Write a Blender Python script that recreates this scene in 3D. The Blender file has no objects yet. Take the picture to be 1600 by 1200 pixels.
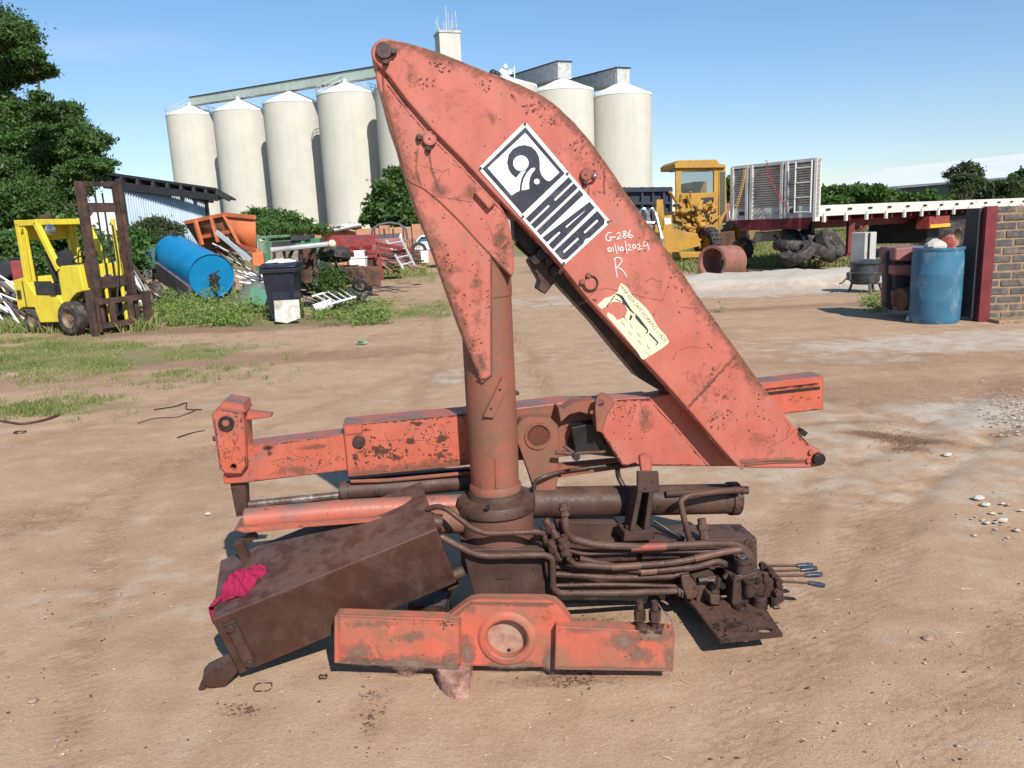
import bpy, bmesh, math, random
import numpy as np
from mathutils import Vector, Matrix
from mathutils.geometry import tessellate_polygon
random.seed(7); rng = np.random.default_rng(11)
sc = bpy.context.scene
# ------------------------------------------------------------------ camera
H = 1.5; F = 1200.0
down = Vector((260, -5800, -1200)).normalized()
up = -down; fw = Vector((0, 0, -1)); fw = (fw - up*fw.dot(up)).normalized(); rt = fw.cross(up)
R = Matrix((rt, fw, up))                      # camera space -> world
cd = bpy.data.cameras.new('camera'); cam = bpy.data.objects.new('camera', cd)
sc.collection.objects.link(cam); sc.camera = cam
cd.sensor_width = 36; cd.lens = 27; cd.clip_start = 0.05; cd.clip_end = 3000
M4 = R.to_4x4(); M4.translation = Vector((0, 0, H)); cam.matrix_world = M4
# ------------------------------------------------------------------ sky, sun, exposure
SUN = Vector((.299, -.705, .643)).normalized()      # towards the sun
el = math.asin(SUN.z); az = math.atan2(SUN.x, SUN.y)
w = bpy.data.worlds.new('World'); sc.world = w; w.use_nodes = True
wn = w.node_tree; bg = wn.nodes['Background']
sk = wn.nodes.new('ShaderNodeTexSky'); sk.sky_type = 'NISHITA'; sk.sun_disc = False
sk.sun_elevation = el; sk.sun_rotation = az; sk.air_density = 1.1; sk.dust_density = 0.0; sk.ozone_density = 1.2
tc = wn.nodes.new('ShaderNodeTexCoord'); mp = wn.nodes.new('ShaderNodeMapping'); mp.inputs['Scale'].default_value = (1.2, 1.2, 7)
nz = wn.nodes.new('ShaderNodeTexNoise'); nz.inputs['Scale'].default_value = 2.6; nz.inputs['Detail'].default_value = 5
rp = wn.nodes.new('ShaderNodeValToRGB'); rp.color_ramp.elements[0].position = .47; rp.color_ramp.elements[1].position = .74
sx = wn.nodes.new('ShaderNodeSeparateXYZ'); lo = wn.nodes.new('ShaderNodeMapRange')
lo.inputs['From Min'].default_value = .30; lo.inputs['From Max'].default_value = .04; lo.inputs['To Max'].default_value = .55
lx = wn.nodes.new('ShaderNodeMapRange'); lx.inputs['From Min'].default_value = -.15; lx.inputs['From Max'].default_value = -.5
ml = wn.nodes.new('ShaderNodeMath'); ml.operation = 'MULTIPLY'; m2 = wn.nodes.new('ShaderNodeMath'); m2.operation = 'MULTIPLY'
mx = wn.nodes.new('ShaderNodeMix'); mx.data_type = 'RGBA'; mx.inputs[7].default_value = (11, 11.2, 12, 1)
L = wn.links.new
L(tc.outputs['Generated'], mp.inputs['Vector']); L(mp.outputs[0], nz.inputs['Vector']); L(nz.outputs['Fac'], rp.inputs[0])
L(tc.outputs['Generated'], sx.inputs[0]); L(sx.outputs['Z'], lo.inputs['Value']); L(sx.outputs['X'], lx.inputs['Value'])
L(rp.outputs[0], ml.inputs[0]); L(lo.outputs[0], ml.inputs[1]); L(ml.outputs[0], m2.inputs[0]); L(lx.outputs[0], m2.inputs[1])
tn = wn.nodes.new('ShaderNodeMix'); tn.data_type = 'RGBA'; tn.blend_type = 'MULTIPLY'; tn.inputs[0].default_value = 1; tn.inputs[7].default_value = (.97, 1.02, 1.17, 1)
L(m2.outputs[0], mx.inputs[0]); L(sk.outputs[0], tn.inputs[6]); hz = wn.nodes.new('ShaderNodeMapRange'); hz.inputs['From Min'].default_value = 0; hz.inputs['From Max'].default_value = .42; hm = wn.nodes.new('ShaderNodeMix'); hm.data_type = 'RGBA'; hm.inputs[6].default_value = (1.16, 1.20, 1.34, 1); hm.inputs[7].default_value = (1.12, 1.48, 1.46, 1)
vm_ = wn.nodes.new('ShaderNodeVectorMath'); vm_.operation = 'MULTIPLY'; L(sx.outputs['Z'], hz.inputs['Value']); L(hz.outputs[0], hm.inputs[0]); L(tn.outputs[2], vm_.inputs[0]); L(hm.outputs[2], vm_.inputs[1]); L(vm_.outputs[0], mx.inputs[6])
L(mx.outputs[2], bg.inputs['Color']); bg.inputs['Strength'].default_value = 0.066
ld = bpy.data.lights.new('sun', 'SUN'); ld.energy = 5.0; ld.angle = math.radians(.53); ld.color = (1, .95, .87)
sun = bpy.data.objects.new('sun', ld); sc.collection.objects.link(sun); sun.location = (0, 0, 60)
sun.rotation_euler = SUN.to_track_quat('Z', 'Y').to_euler()
vs = sc.view_settings; vs.view_transform = 'Standard'; vs.look = 'None'; vs.exposure = 0.33; vs.gamma = 1
sc.cycles.max_bounces = 6; sc.cycles.transparent_max_bounces = 32; sc.cycles.caustics_reflective = False
# ------------------------------------------------------------------ rays from the photograph's pixels
def ray(px, py): return R @ Vector(((px-800)/F, -(py-600)/F, -1))
CAMP = Vector((0, 0, H))
def D(px, py, d): r = ray(px, py); return CAMP + r*(d/r.y)
def G(px, py, z=0.0): r = ray(px, py); return CAMP + r*((z-H)/r.z)
class Fr:                                       # an upright frame: p(px,py,v) = point at depth v behind its plane
    def __init__(s, o, yaw, n=None):
        s.o = o; s.n = n or Vector((-math.sin(yaw), math.cos(yaw), 0)); s.x = Vector((math.cos(yaw), math.sin(yaw), 0))
    def p(s, px, py, v=0):
        r = ray(px, py); return CAMP + r*(((s.o-CAMP).dot(s.n)+v)/r.dot(s.n))
# ------------------------------------------------------------------ objects
def tag(o, label=None, cat=None, group=None, kind=None):
    if label: o['label'] = label
    if cat: o['category'] = cat
    if group: o['group'] = group
    if kind: o['kind'] = kind
    return o
def wloc(o):
    v = Vector((0, 0, 0))
    while o: v += o.location; o = o.parent
    return v
def thing(name, loc, label, cat, group=None, rz=0):
    o = bpy.data.objects.new(name, None); sc.collection.objects.link(o); o.location = loc; o.rotation_euler = (0, 0, rz)
    o.empty_display_size = .1
    return tag(o, label, cat, group)
def smooth(me, ang=35):
    me.polygons.foreach_set('use_smooth', [True]*len(me.polygons))
    try: me.set_sharp_from_angle(angle=math.radians(ang))
    except Exception: pass
class MB:
    def __init__(s): s.v = []; s.f = []
    def add(s, vs, fs):
        n = len(s.v); s.v += [Vector(a) for a in vs]; s.f += [tuple(i+n for i in f) for f in fs]; return s
    def box(s, c, sz, rot=None):
        c = Vector(c); hx, hy, hz = sz[0]/2, sz[1]/2, sz[2]/2
        P = [Vector((x, y, z)) for z in (-hz, hz) for y in (-hy, hy) for x in (-hx, hx)]
        if rot is not None:
            m = rot if isinstance(rot, Matrix) else Matrix.Rotation(rot, 3, 'Z'); P = [m @ p for p in P]
        return s.add([c+p for p in P], [(0, 2, 3, 1), (4, 5, 7, 6), (0, 1, 5, 4), (2, 6, 7, 3), (0, 4, 6, 2), (1, 3, 7, 5)])
    def bar(s, a, b, w, h=None, upv=(0, 0, 1)):
        a = Vector(a); b = Vector(b); h = h or w; t = (b-a); l = t.length; t = t/l; u = Vector(upv)
        if abs(t.dot(u)) > .98: u = Vector((0, 1, 0))
        x = t.cross(u).normalized(); z = x.cross(t)
        return s.box((a+b)/2, (w, l, h), Matrix((x, t, z)).transposed())
    def prism(s, poly, off, holes=()):
        off = Vector(off); loops = [[Vector(p) for p in poly]] + [[Vector(p) for p in h] for h in holes]
        allv = [p for l in loops for p in l]; n = len(allv)
        nrm = off.normalized(); ax = nrm.orthogonal().normalized(); ay = nrm.cross(ax)
        l2 = [[Vector((p.dot(ax), p.dot(ay), 0)) for p in l] for l in loops]
        tri = tessellate_polygon(l2); fs = []
        area = sum(l2[0][i].x*l2[0][(i+1) % len(l2[0])].y-l2[0][(i+1) % len(l2[0])].x*l2[0][i].y for i in range(len(l2[0])))
        if len(loops) == 1 and len(poly) <= 64:
            fs += [tuple(range(n)), tuple(range(2*n-1, n-1, -1))]
        else:
            fs += [tuple(t) for t in tri] + [tuple(i+n for i in reversed(t)) for t in tri]
        k = 0
        for l in loops:
            m = len(l)
            for i in range(m): fs.append((k+i, k+(i+1) % m, k+(i+1) % m+n, k+i+n))
            k += m
        s.add(allv+[p+off for p in allv], fs); return s
    def cyl(s, a, b, r, r2=None, n=16, cap=True):
        return s.tube([a, b], [r, r if r2 is None else r2], n, cap)
    def tube(s, pts, r, n=8, cap=True):
        pts = [Vector(p) for p in pts]; rs = r if isinstance(r, (list, tuple)) else [r]*len(pts)
        ring = []; pu = None; base = len(s.v)
        for i, p in enumerate(pts):
            t = (pts[min(i+1, len(pts)-1)]-pts[max(i-1, 0)]).normalized()
            if pu is None: u = t.orthogonal().normalized()
            else:
                u = pu - t*pu.dot(t); u = u.normalized() if u.length > 1e-6 else t.orthogonal().normalized()
            pu = u; w_ = t.cross(u)
            s.v += [p+(u*math.cos(a)+w_*math.sin(a))*rs[i] for a in [2*math.pi*k/n for k in range(n)]]
        for i in range(len(pts)-1):
            for k in range(n):
                a = base+i*n+k; b = base+i*n+(k+1) % n; s.f.append((a, b, b+n, a+n))
        if cap:
            s.f.append(tuple(base+k for k in reversed(range(n)))); e = base+(len(pts)-1)*n; s.f.append(tuple(e+k for k in range(n)))
        return s
    def lathe(s, c, prof, n=32, axis=None, cap=True):
        c = Vector(c); A = Vector(axis or (0, 0, 1)).normalized(); u = A.orthogonal().normalized(); w_ = A.cross(u); base = len(s.v)
        for r, z in prof:
            for k in range(n):
                a = 2*math.pi*k/n; s.v.append(c+A*z+(u*math.cos(a)+w_*math.sin(a))*max(r, 1e-4))
        for i in range(len(prof)-1):
            for k in range(n):
                a = base+i*n+k; b = base+i*n+(k+1) % n; s.f.append((a, b, b+n, a+n))
        if cap:
            s.f.append(tuple(base+k for k in reversed(range(n)))); e = base+(len(prof)-1)*n; s.f.append(tuple(e+k for k in range(n)))
        return s
    def ball(s, c, r, n=10, sq=(1, 1, 1), jit=0):
        c = Vector(c); base = len(s.v); m = max(5, n//2+2)
        for i in range(m+1):
            th = math.pi*i/m
            for k in range(n):
                a = 2*math.pi*k/n; j = 1+random.uniform(-jit, jit)
                s.v.append(c+Vector((math.sin(th)*math.cos(a)*sq[0], math.sin(th)*math.sin(a)*sq[1], math.cos(th)*sq[2]))*r*j)
        for i in range(m):
            for k in range(n):
                a = base+i*n+k; b = base+i*n+(k+1) % n; s.f.append((a, a+n, b+n, b))
        return s
    def build(s, name, mat, parent=None, bev=0, local=False, ang=35, kind=None, label=None, cat=None, group=None, sub=0):
        vs_ = s.v
        if parent is not None and not local:
            o_ = wloc(parent); vs_ = [p-o_ for p in s.v]; loc = Vector((0, 0, 0))
        elif parent is None and s.v:
            xs = [p.x for p in s.v]; ys = [p.y for p in s.v]; zs = [p.z for p in s.v]
            loc = Vector(((min(xs)+max(xs))/2, (min(ys)+max(ys))/2, min(zs)))
            if kind == 'structure': loc = Vector((0, 0, 0))
            vs_ = [p-loc for p in s.v]
        else: loc = Vector((0, 0, 0))
        me = bpy.data.meshes.new(name); me.from_pydata([tuple(p) for p in vs_], [], s.f); me.validate()
        bm = bmesh.new(); bm.from_mesh(me); bmesh.ops.recalc_face_normals(bm, faces=bm.faces); bm.to_mesh(me); bm.free()
        smooth(me, ang); me.materials.append(mat)
        o = bpy.data.objects.new(name, me); sc.collection.objects.link(o); o.location = loc
        if parent is not None: o.parent = parent
        if bev:
            b = o.modifiers.new('bevel', 'BEVEL'); b.width = bev; b.segments = 2; b.limit_method = 'ANGLE'; b.angle_limit = math.radians(40)
            b.harden_normals = True
        if sub:
            b = o.modifiers.new('sub', 'SUBSURF'); b.levels = sub; b.render_levels = sub
        return tag(o, label, cat, group, kind)
def copytree(o, parent=None, loc=None, rz=None):
    c = o.copy(); sc.collection.objects.link(c); c.parent = parent
    if loc is not None: c.location = loc
    if rz is not None: c.rotation_euler = (0, 0, rz)
    for ch in list(o.children): copytree(ch, c)
    return c
def circ(c, r, ax, ay, n=24, ry=None): return [c+ax*(r*math.cos(2*math.pi*k/n))+ay*((ry or r)*math.sin(2*math.pi*k/n)) for k in range(n)]
def bend(pts, n=5, k=.35):                      # round the corners of a poly-line
    pts = [Vector(p) for p in pts]; out = [pts[0]]
    for i in range(1, len(pts)-1):
        a, b, c = pts[i-1], pts[i], pts[i+1]; l = min((b-a).length, (c-b).length)*k
        p0 = b+(a-b).normalized()*l; p1 = b+(c-b).normalized()*l
        for j in range(n+1):
            t = j/n; out.append(p0*(1-t)**2+b*2*t*(1-t)+p1*t*t)
    return out+[pts[-1]]
# ------------------------------------------------------------------ materials
def lin(r, g, b): return tuple((x/255/12.92 if x/255 <= .04045 else ((x/255+.055)/1.055)**2.4) for x in (r, g, b))
class NT:
    def __init__(s, name):
        s.m = bpy.data.materials.new(name); s.m.use_nodes = True; s.t = s.m.node_tree; s.b = s.t.nodes['Principled BSDF']
    def n(s, typ, **kw):
        nd = s.t.nodes.new('ShaderNode'+typ)
        for k, v in kw.items():
            if k.startswith('i_'): s.put(nd.inputs[k[2:].replace('_', ' ')], v)
            else: setattr(nd, k, v)
        return nd
    def put(s, inp, v):
        if isinstance(v, bpy.types.NodeSocket): s.t.links.new(v, inp)
        elif isinstance(v, tuple) and len(v) == 3 and inp.type == 'RGBA': inp.default_value = (*v, 1)
        else: inp.default_value = v
    def co(s, kind='Object'): return s.n('TexCoord').outputs[kind]
    def mapv(s, sc_=(1, 1, 1), rot=(0, 0, 0), src=None):
        m = s.n('Mapping'); s.put(m.inputs['Vector'], src or s.co()); m.inputs['Scale'].default_value = sc_; m.inputs['Rotation'].default_value = rot; return m.outputs[0]
    def noise(s, scale, det=4, rough=.55, vec=None, dist=0):
        nd = s.n('TexNoise'); nd.inputs['Scale'].default_value = scale; nd.inputs['Detail'].default_value = det
        nd.inputs['Roughness'].default_value = rough; nd.inputs['Distortion'].default_value = dist; s.put(nd.inputs['Vector'], vec or s.co()); return nd.outputs['Fac']
    def rng(s, v, a, b, c=0., d=1.):
        m = s.n('MapRange'); s.put(m.inputs['Value'], v)
        for k, x in zip(('From Min', 'From Max', 'To Min', 'To Max'), (a, b, c, d)): m.inputs[k].default_value = x
        return m.outputs[0]
    def mix(s, f, a, b):
        m = s.n('Mix', data_type='RGBA'); s.put(m.inputs[0], f); s.put(m.inputs[6], a); s.put(m.inputs[7], b); return m.outputs[2]
    def math(s, op, a, b=0.):
        m = s.n('Math', operation=op); s.put(m.inputs[0], a); s.put(m.inputs[1], b); return m.outputs[0]
    def bump(s, h, st=.3, d=.01):
        b = s.n('Bump'); b.inputs['Strength'].default_value = st; b.inputs['Distance'].default_value = d; s.put(b.inputs['Height'], h)
        s.t.links.new(b.outputs[0], s.b.inputs['Normal'])
    def out(s, col=None, rough=None, metal=None, spec=None):
        for k, v in (('Base Color', col), ('Roughness', rough), ('Metallic', metal), ('Specular IOR Level', spec)):
            if v is not None: s.put(s.b.inputs[k], v)
        return s.m
def edge(s, r=.006):
    bv = s.n('Bevel', samples=4); bv.inputs['Radius'].default_value = r
    g = s.n('NewGeometry'); vm = s.n('VectorMath', operation='DOT_PRODUCT'); s.t.links.new(bv.outputs[0], vm.inputs[0]); s.t.links.new(g.outputs['Normal'], vm.inputs[1])
    return s.rng(vm.outputs['Value'], .995, .90)
def weathered(name, base, base2, rust=(.075, .032, .02), dust=(.30, .17, .11), dust_amt=.35, rust_amt=.5, rough=.5, sc_=1., edges=True, up_dust=.5, scr=.5, fade=1.):
    s = NT(name); o = s.co()
    big = s.noise(2.2*sc_, 5, .6); mid = s.noise(9*sc_, 6, .65); fine = s.noise(60*sc_, 5, .7)
    col = s.mix(s.rng(big, .35, .65), base, base2)
    col = s.mix(s.rng(mid, .42, .72, 0, .35*fade), col, tuple(min(1, c*1.35+.05) for c in base))
    streak = s.noise(1, 5, .6, s.mapv((22*sc_, 22*sc_, 2.4*sc_)))
    col = s.mix(s.rng(streak, .5, .75, 0, .35), col, tuple(c*.62 for c in base2))
    g = s.n('NewGeometry'); sep = s.n('SeparateXYZ'); s.t.links.new(g.outputs['Normal'], sep.inputs[0])
    dm = s.rng(s.noise(4.5*sc_, 6, .7, dist=.6), .62-dust_amt*.4, .78-dust_amt*.25, 0, min(1, .55+dust_amt*.5))
    upm = s.math('MULTIPLY', s.rng(sep.outputs['Z'], .35, .95), up_dust)
    col = s.mix(s.math('MAXIMUM', dm, s.math('MULTIPLY', upm, s.rng(mid, .42, .56, .25, 1))), col, s.mix(mid, dust, tuple(c*.75 for c in dust)))
    sp1 = s.noise(34*sc_, 6, .72, dist=.9); gate1 = s.noise(3.4*sc_, 4, .6)
    spk = s.rng(s.math('ADD', sp1, s.math('MULTIPLY', gate1, .55)), .985-rust_amt*.055, 1.01-rust_amt*.055)
    col = s.mix(s.math('MULTIPLY', spk, .85), col, rust)
    if scr:
        lnz = s.noise(1, 3, .5, s.mapv((55*sc_, 55*sc_, 4*sc_), (0, .75, .0))); l2 = s.noise(1, 3, .5, s.mapv((5*sc_, 5*sc_, 50*sc_), (0, .3, .3)))
        gate = s.rng(s.noise(6*sc_, 3), .5, .6)
        ls = s.math('MULTIPLY', s.math('MAXIMUM', s.rng(lnz, .71, .75), s.rng(l2, .72, .76)), gate)
        col = s.mix(s.math('MULTIPLY', ls, scr), col, rust)
    if edges:
        em = s.math('MULTIPLY', edge(s, .014), s.rng(s.math('ADD', mid, s.math('MULTIPLY', fine, .5)), .55, .80))
        col = s.mix(s.math('MULTIPLY', em, .9), col, tuple(c*1.5 for c in rust))
    s.bump(s.math('ADD', s.math('MULTIPLY', mid, .6), s.math('MULTIPLY', fine, .25)), .35, .003)
    return s.out(col, s.rng(fine, .3, .7, rough-.06, min(1, rough+.22)), 0, .35)
def plain(name, col, rough=.6, metal=0., var=.25, scale=8, dirt=None, dirt_amt=.4, bump=.2, spec=.4):
    s = NT(name); a = s.noise(scale, 5, .65); b = s.noise(scale*6, 4, .7)
    c = s.mix(s.rng(a, .35, .65), tuple(x*(1-var) for x in col), tuple(min(1, x*(1+var*.6)) for x in col))
    if dirt: c = s.mix(s.rng(s.noise(scale*.6, 6, .7, dist=.5), .62-dirt_amt*.35, .74-dirt_amt*.2, 0, .85), c, dirt)
    if bump: s.bump(b, bump, .004)
    return s.out(c, s.rng(b, .3, .7, max(.05, rough-.1), min(1, rough+.1)), metal, spec)
RUST = (.075, .032, .02); DUST = (.33, .20, .13)
M = {}
M['boom'] = weathered('faded_red_paint', (.40, .100, .068), (.425, .132, .096), dust=(.32, .175, .12), dust_amt=.2, rust_amt=.55, rough=.42, up_dust=.5, scr=.75)
M['jib'] = weathered('orange_red_paint', (.43, .09, .050), (.38, .105, .065), dust=(.20, .125, .11), dust_amt=.25, rust_amt=1.1, rough=.42, up_dust=1., scr=1.)  # grey dust on top faces also has the sky's reflection in its colour
M['column'] = weathered('dusty_red_paint', (.34, .078, .045), (.25, .078, .048), dust=(.19, .10, .063), dust_amt=.75, rust_amt=.5, rough=.6, up_dust=.9, scr=.7)
M['beam'] = weathered('bright_red_paint', (.52, .10, .060), (.47, .11, .07), dust=(.25, .145, .09), dust_amt=.55, rust_amt=.1, rough=.55, up_dust=.9, scr=.2, sc_=1.3)
M['grime'] = weathered('dark_oily_steel', (.045, .022, .016), (.068, .032, .023), rust=(.014, .009, .008), dust=(.14, .08, .053), dust_amt=.35, rust_amt=2.1, rough=.5, up_dust=.6, scr=.2)
M['tank'] = weathered('brown_tank_paint', (.060, .025, .017), (.042, .021, .016), dust=(.135, .083, .067), dust_amt=.2, rust_amt=.1, rough=.36, up_dust=.8, scr=.15, sc_=1.6)
M['pipe'] = weathered('oily_brown_pipe', (.070, .030, .022), (.05, .025, .019), rust=(.014, .009, .008), dust=(.17, .095, .065), dust_amt=.35, rust_amt=1.8, rough=.5, up_dust=.7, scr=0, edges=False)
M['black'] = plain('dark_grease_and_shade', (.018, .015, .014), .45, var=.5, dirt=(.09, .05, .035), dirt_amt=.3)  # greasy parts, and the plates coloured black in place of shade
M['bolt'] = plain('worn_pin_steel', (.075, .055, .05), .4, .5, .3, 40, dirt=(.12, .06, .04))
M['chrome'] = plain('chrome_rod', (.42, .36, .33), .28, .55, .2, 20, dirt=(.13, .08, .06), dirt_amt=.9)
M['silver'] = plain('bare_steel', (.6, .6, .6), .25, 1., .2, 20)
M['plaque'] = plain('plaque_white', (.78, .79, .78), .4, 0, .05, 20, dirt=(.55, .5, .42), dirt_amt=.1)
M['ink'] = plain('plaque_ink', (.030, .034, .05), .45, 0, .35, 12, dirt=(.10, .10, .11), dirt_amt=.25)
M['cream'] = plain('decal_cream', (.72, .66, .42), .6, 0, .08, 15, dirt=(.5, .40, .25), dirt_amt=.2)
M['chalk'] = plain('paint_marker', (.80, .72, .70), .8, 0, .1, 60)
M['grip'] = plain('lever_grip', (.03, .042, .06), .3, 0, .3, 60, dirt=(.2, .2, .22), dirt_amt=.15)
M['ragm'] = plain('magenta_cloth', (.30, .008, .055), .9, 0, .35, 14, bump=.5)
M['wood'] = plain('weathered_wood', (.42, .25, .20), .85, 0, .3, 25, dirt=(.20, .07, .05), dirt_amt=.5, bump=.8)
# ------------------------------------------------------------------ the crane
O = G(784, 960); O = D(784, 960, 2.72); O = Vector((O.x, O.y, 0)); YAW = math.radians(7.6)
C = Fr(O, YAW); EX, EY, EZ = C.x, C.n, Vector((0, 0, 1))
crane = thing('truck_crane', O, 'large faded red folding truck crane standing in the middle of the dirt yard', 'crane')
def pp(L_, v, fr=None): fr = fr or C; return [fr.p(x, y, v) for x, y in L_]
def plate(name, L_, v0, v1, mat, parent=crane, bev=.003, holes=(), fr=None, **k):
    fr = fr or C; mb = MB().prism(pp(L_, v0, fr), fr.n*(v1-v0), [pp(h, v0, fr) for h in holes]); return mb.build(name, mat, parent, bev, **k)
def cpx(x, y, r, n=20, ry=None): return [(x+r*math.cos(2*math.pi*k/n), y+(ry or r)*math.sin(2*math.pi*k/n)) for k in range(n)]
def disc(mb, x, y, v0, v1, rp, n=20, fr=None):
    fr = fr or C; c = fr.p(x, y, v0); r = rp*(c-CAMP).length/F*.97; mb.cyl(c, c+fr.n*(v1-v0), r, n=n); return mb
def pts_tube(L_, rp, fr=None, rnd=True, n=10, mb=None):
    fr = fr or C; P = [fr.p(*q) for q in L_]; r = rp*(P[0]-CAMP).length/F
    return (mb or MB()).tube(bend(P) if rnd else P, r, n)
M['worn'] = weathered('worn_pipe_paint', (.36, .07, .04), (.13, .05, .035), dust=(.12, .07, .05), dust_amt=.9, rust_amt=1.2, rough=.5, up_dust=.2, edges=False)
# main folded boom
apex = [(602+22.5*math.cos(a), 82+22.5*math.sin(a)) for a in [math.radians(t) for t in (140, 160, 180, 200, 220, 240, 262, 285)]]
top = [(635, 66), (660, 73), (685, 81), (703, 88), (720, 95), (740, 103), (760, 111), (780, 118), (797, 125), (816, 133), (835, 142), (848, 149), (860, 157), (873, 167), (885, 179), (898, 191), (910, 205), (923, 220), (935, 237), (948, 255), (960, 272), (980, 303), (1023, 362), (1067, 426), (1090, 461), (1124, 508), (1161, 559), (1203, 618), (1246, 672), (1268, 698)]
tip = [(1276+14*math.cos(a), 716+14*math.sin(a)) for a in [math.radians(t) for t in (-95, -60, -30, 0, 30, 60, 90)]]
low = [(1258, 732), (1169, 732), (1152, 729), (1124, 698), (1073, 638), (1040, 601), (1005, 563), (962, 516), (920, 470), (885, 426), (850, 386), (815, 349), (770, 302), (722, 250), (672, 200), (635, 157), (605, 117)]
VB = -.115
boom = plate('main_boom', apex+top+tip+low, VB, .10, M['boom'], bev=.007)
mb = MB(); 
for L_ in ([(1073, 638), (1112, 596), (1153, 551)], [(1158, 724), (1200, 719), (1256, 719)], [(1163, 727), (1205, 723), (1256, 722)]):
    pts_tube([(x, y, VB) for x, y in L_], 1.5, mb=mb, rnd=False, n=6)
mb.build('weld_seam', M['column'], boom)
# mark of a crease in the plate
def pin(x, y, v, r, bolts, name='pivot_pin', par=None, mat='bolt', rise=.016):
    mb = MB(); disc(mb, x, y, v, v-rise, r, 24); o = mb.build(name, M[mat], par or crane, .003)
    m2 = MB(); disc(m2, x, y, v-rise, v-rise-.0015, 1.6, 8); m2.build('grease_hole', M['black'], o)
    for bx, by in bolts:
        m3 = MB(); disc(m3, bx, by, v, v-rise*.7, 5.2, 16); disc(m3, bx, by, v-rise*.7, v-rise*1.3, 3.4, 6); m3.build('bolt', M['bolt'], o, .001)
    if len(bolts) == 2:
        m4 = MB(); a = C.p(*bolts[0], v-.003); b = C.p(*bolts[1], v-.003); m4.bar(a, b, .012, .006, EY); m4.build('locking_plate', M['column'], o)
    return o
pin(600, 80, VB, 12, [(615, 81), (603, 97)])
pin(915, 273, VB, 9.5, [(914, 285)], mat='column')
m3 = MB(); c = C.p(929, 275, VB-.018); m3.ball(c, .0085, 14); b3 = m3.build('grease_nipple', M['silver'], crane)
m3 = MB(); m3.bar(C.p(913, 286, VB-.006), C.p(930, 277, VB-.006), .012, .012, EY); m3.build('locking_plate', M['beam'], crane, .001)
# ring of the lower pin
c = C.p(922, 443, VB); mb = MB(); rr = .026
mb.tube([c+EX*rr*math.cos(a)+EZ*rr*math.sin(a)-EY*.003 for a in [math.radians(t) for t in range(-200, 121, 20)]], .0032, 6); o = mb.build('retaining_ring', M['black'], crane)
mb = MB(); disc(mb, 922, 443, VB, VB-.006, 9.5); mb.build('pin_end', M['boom'], o)
for bx, by in ((909, 440), (919, 430)):
    m3 = MB(); disc(m3, bx, by, VB, VB-.012, 4.2, 14); m3.build('bolt', M['column'], o, .001)
# tip pin
mb = MB(); disc(mb, 1277, 716, VB, VB-.020, 10, 8); mb.build('tip_pin', M['black'], crane, .003)
for bx, by in ((1266, 706), (1262, 719)):
    m3 = MB(); disc(m3, bx, by, VB, VB-.010, 4, 12); m3.build('bolt', M['boom'], crane, .001)
m3 = MB(); m3.bar(C.p(1249, 672, -.02), C.p(1257, 678, -.02), .03, .02); m3.build('boom_stop', M['black'], crane)
# inner boom / column head
VA = -.097
head = [(590, 100), (587, 120), (593, 142), (607, 195), (620, 232), (621, 238), (635, 282), (648, 324), (671, 381), (688, 428), (703, 471), (723, 527), (740, 568), (747, 584), (751, 592), (756, 593), (766, 590), (768, 586), (768, 403), (799, 434), (802, 428), (804, 414), (801, 375), (795, 345), (786, 327), (770, 290), (720, 200), (650, 110), (615, 90)]
hd = plate('inner_boom', head, VA, .085, M['boom'], bev=.005)
mb = MB(); pts_tube([(634, 275, VA), (641, 284, VA), (660, 293, VA), (684, 312, VA), (720, 347, VA), (755, 386, VA), (800, 431, VA)], 1.5, mb=mb, n=6)
pts_tube([(598, 118, VA), (600, 150, VA), (615, 200, VA), (628, 250, VA), (636, 280, VA)], 1.6, mb=mb, n=6)
pts_tube([(768, 406, VA), (768, 586, VA), (755, 596, VA), (748, 588, VA)], 1.4, mb=mb, n=6, rnd=False)
mb.build('weld_seam', M['column'], hd)
o = pin(671, 217, VA, 11, [(655, 215), (669, 232)], mat='column'); o.data.materials[0] = M['boom']
plate('stop_block', [(741, 301), (753, 293), (775, 317), (764, 327)], VA-.022, VA, M['boom'], bev=.003)
m3 = MB(); disc(m3, 700, 398, VA, VA-.002, 2, 8); disc(m3, 790, 340, VA, VA-.001, 1, 8); m3.build('bolt_hole', M['black'], hd)
# column
def zc(py, v=0): return C.p(776, py, v).z
rad = .5*(C.p(811, 690, 0)-C.p(734, 690, 0)).length
AX = Vector((O.x, O.y, 0)); 
def axp(z): return Vector((AX.x, AX.y, z))
mb = MB().lathe(AX, [(rad*.96, zc(765)), (rad, zc(700)), (rad, zc(560)), (rad*1.0, zc(462)), (rad*1.025, zc(461)), (rad*1.025, zc(388)), (rad*.93, zc(385)), (rad*.93, zc(330))], 48); col = mb.build('column', M['column'], crane)
mb = MB().lathe(AX, [(rad*1.04, zc(768)), (rad*1.06, zc(765)), (rad*1.06, zc(757)), (rad*1.0, zc(752))], 48)
mb.build('column_collar', M['column'], crane, .002)
r1 = .5*(C.p(838, 785, 0)-C.p(716, 785, 0)).length
mb = MB().lathe(AX, [(r1*.96, zc(794)), (r1, zc(792)), (r1, zc(779)), (r1*.97, zc(776)), (rad*1.15, zc(772)), (rad*1.1, zc(764))], 56); mb.build('slew_flange', M['column'], crane, .002).data.materials[0] = M['grime']
mb = MB().lathe(AX, [(r1*.93, zc(870)), (r1*.93, zc(794))], 48); M['housing'] = weathered('dusty_brown_housing', (.17, .055, .036), (.10, .045, .032), dust=(.14, .08, .055), dust_amt=.6, rust_amt=1., rough=.6, edges=False); mb.build('slew_housing', M['housing'], crane)
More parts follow.
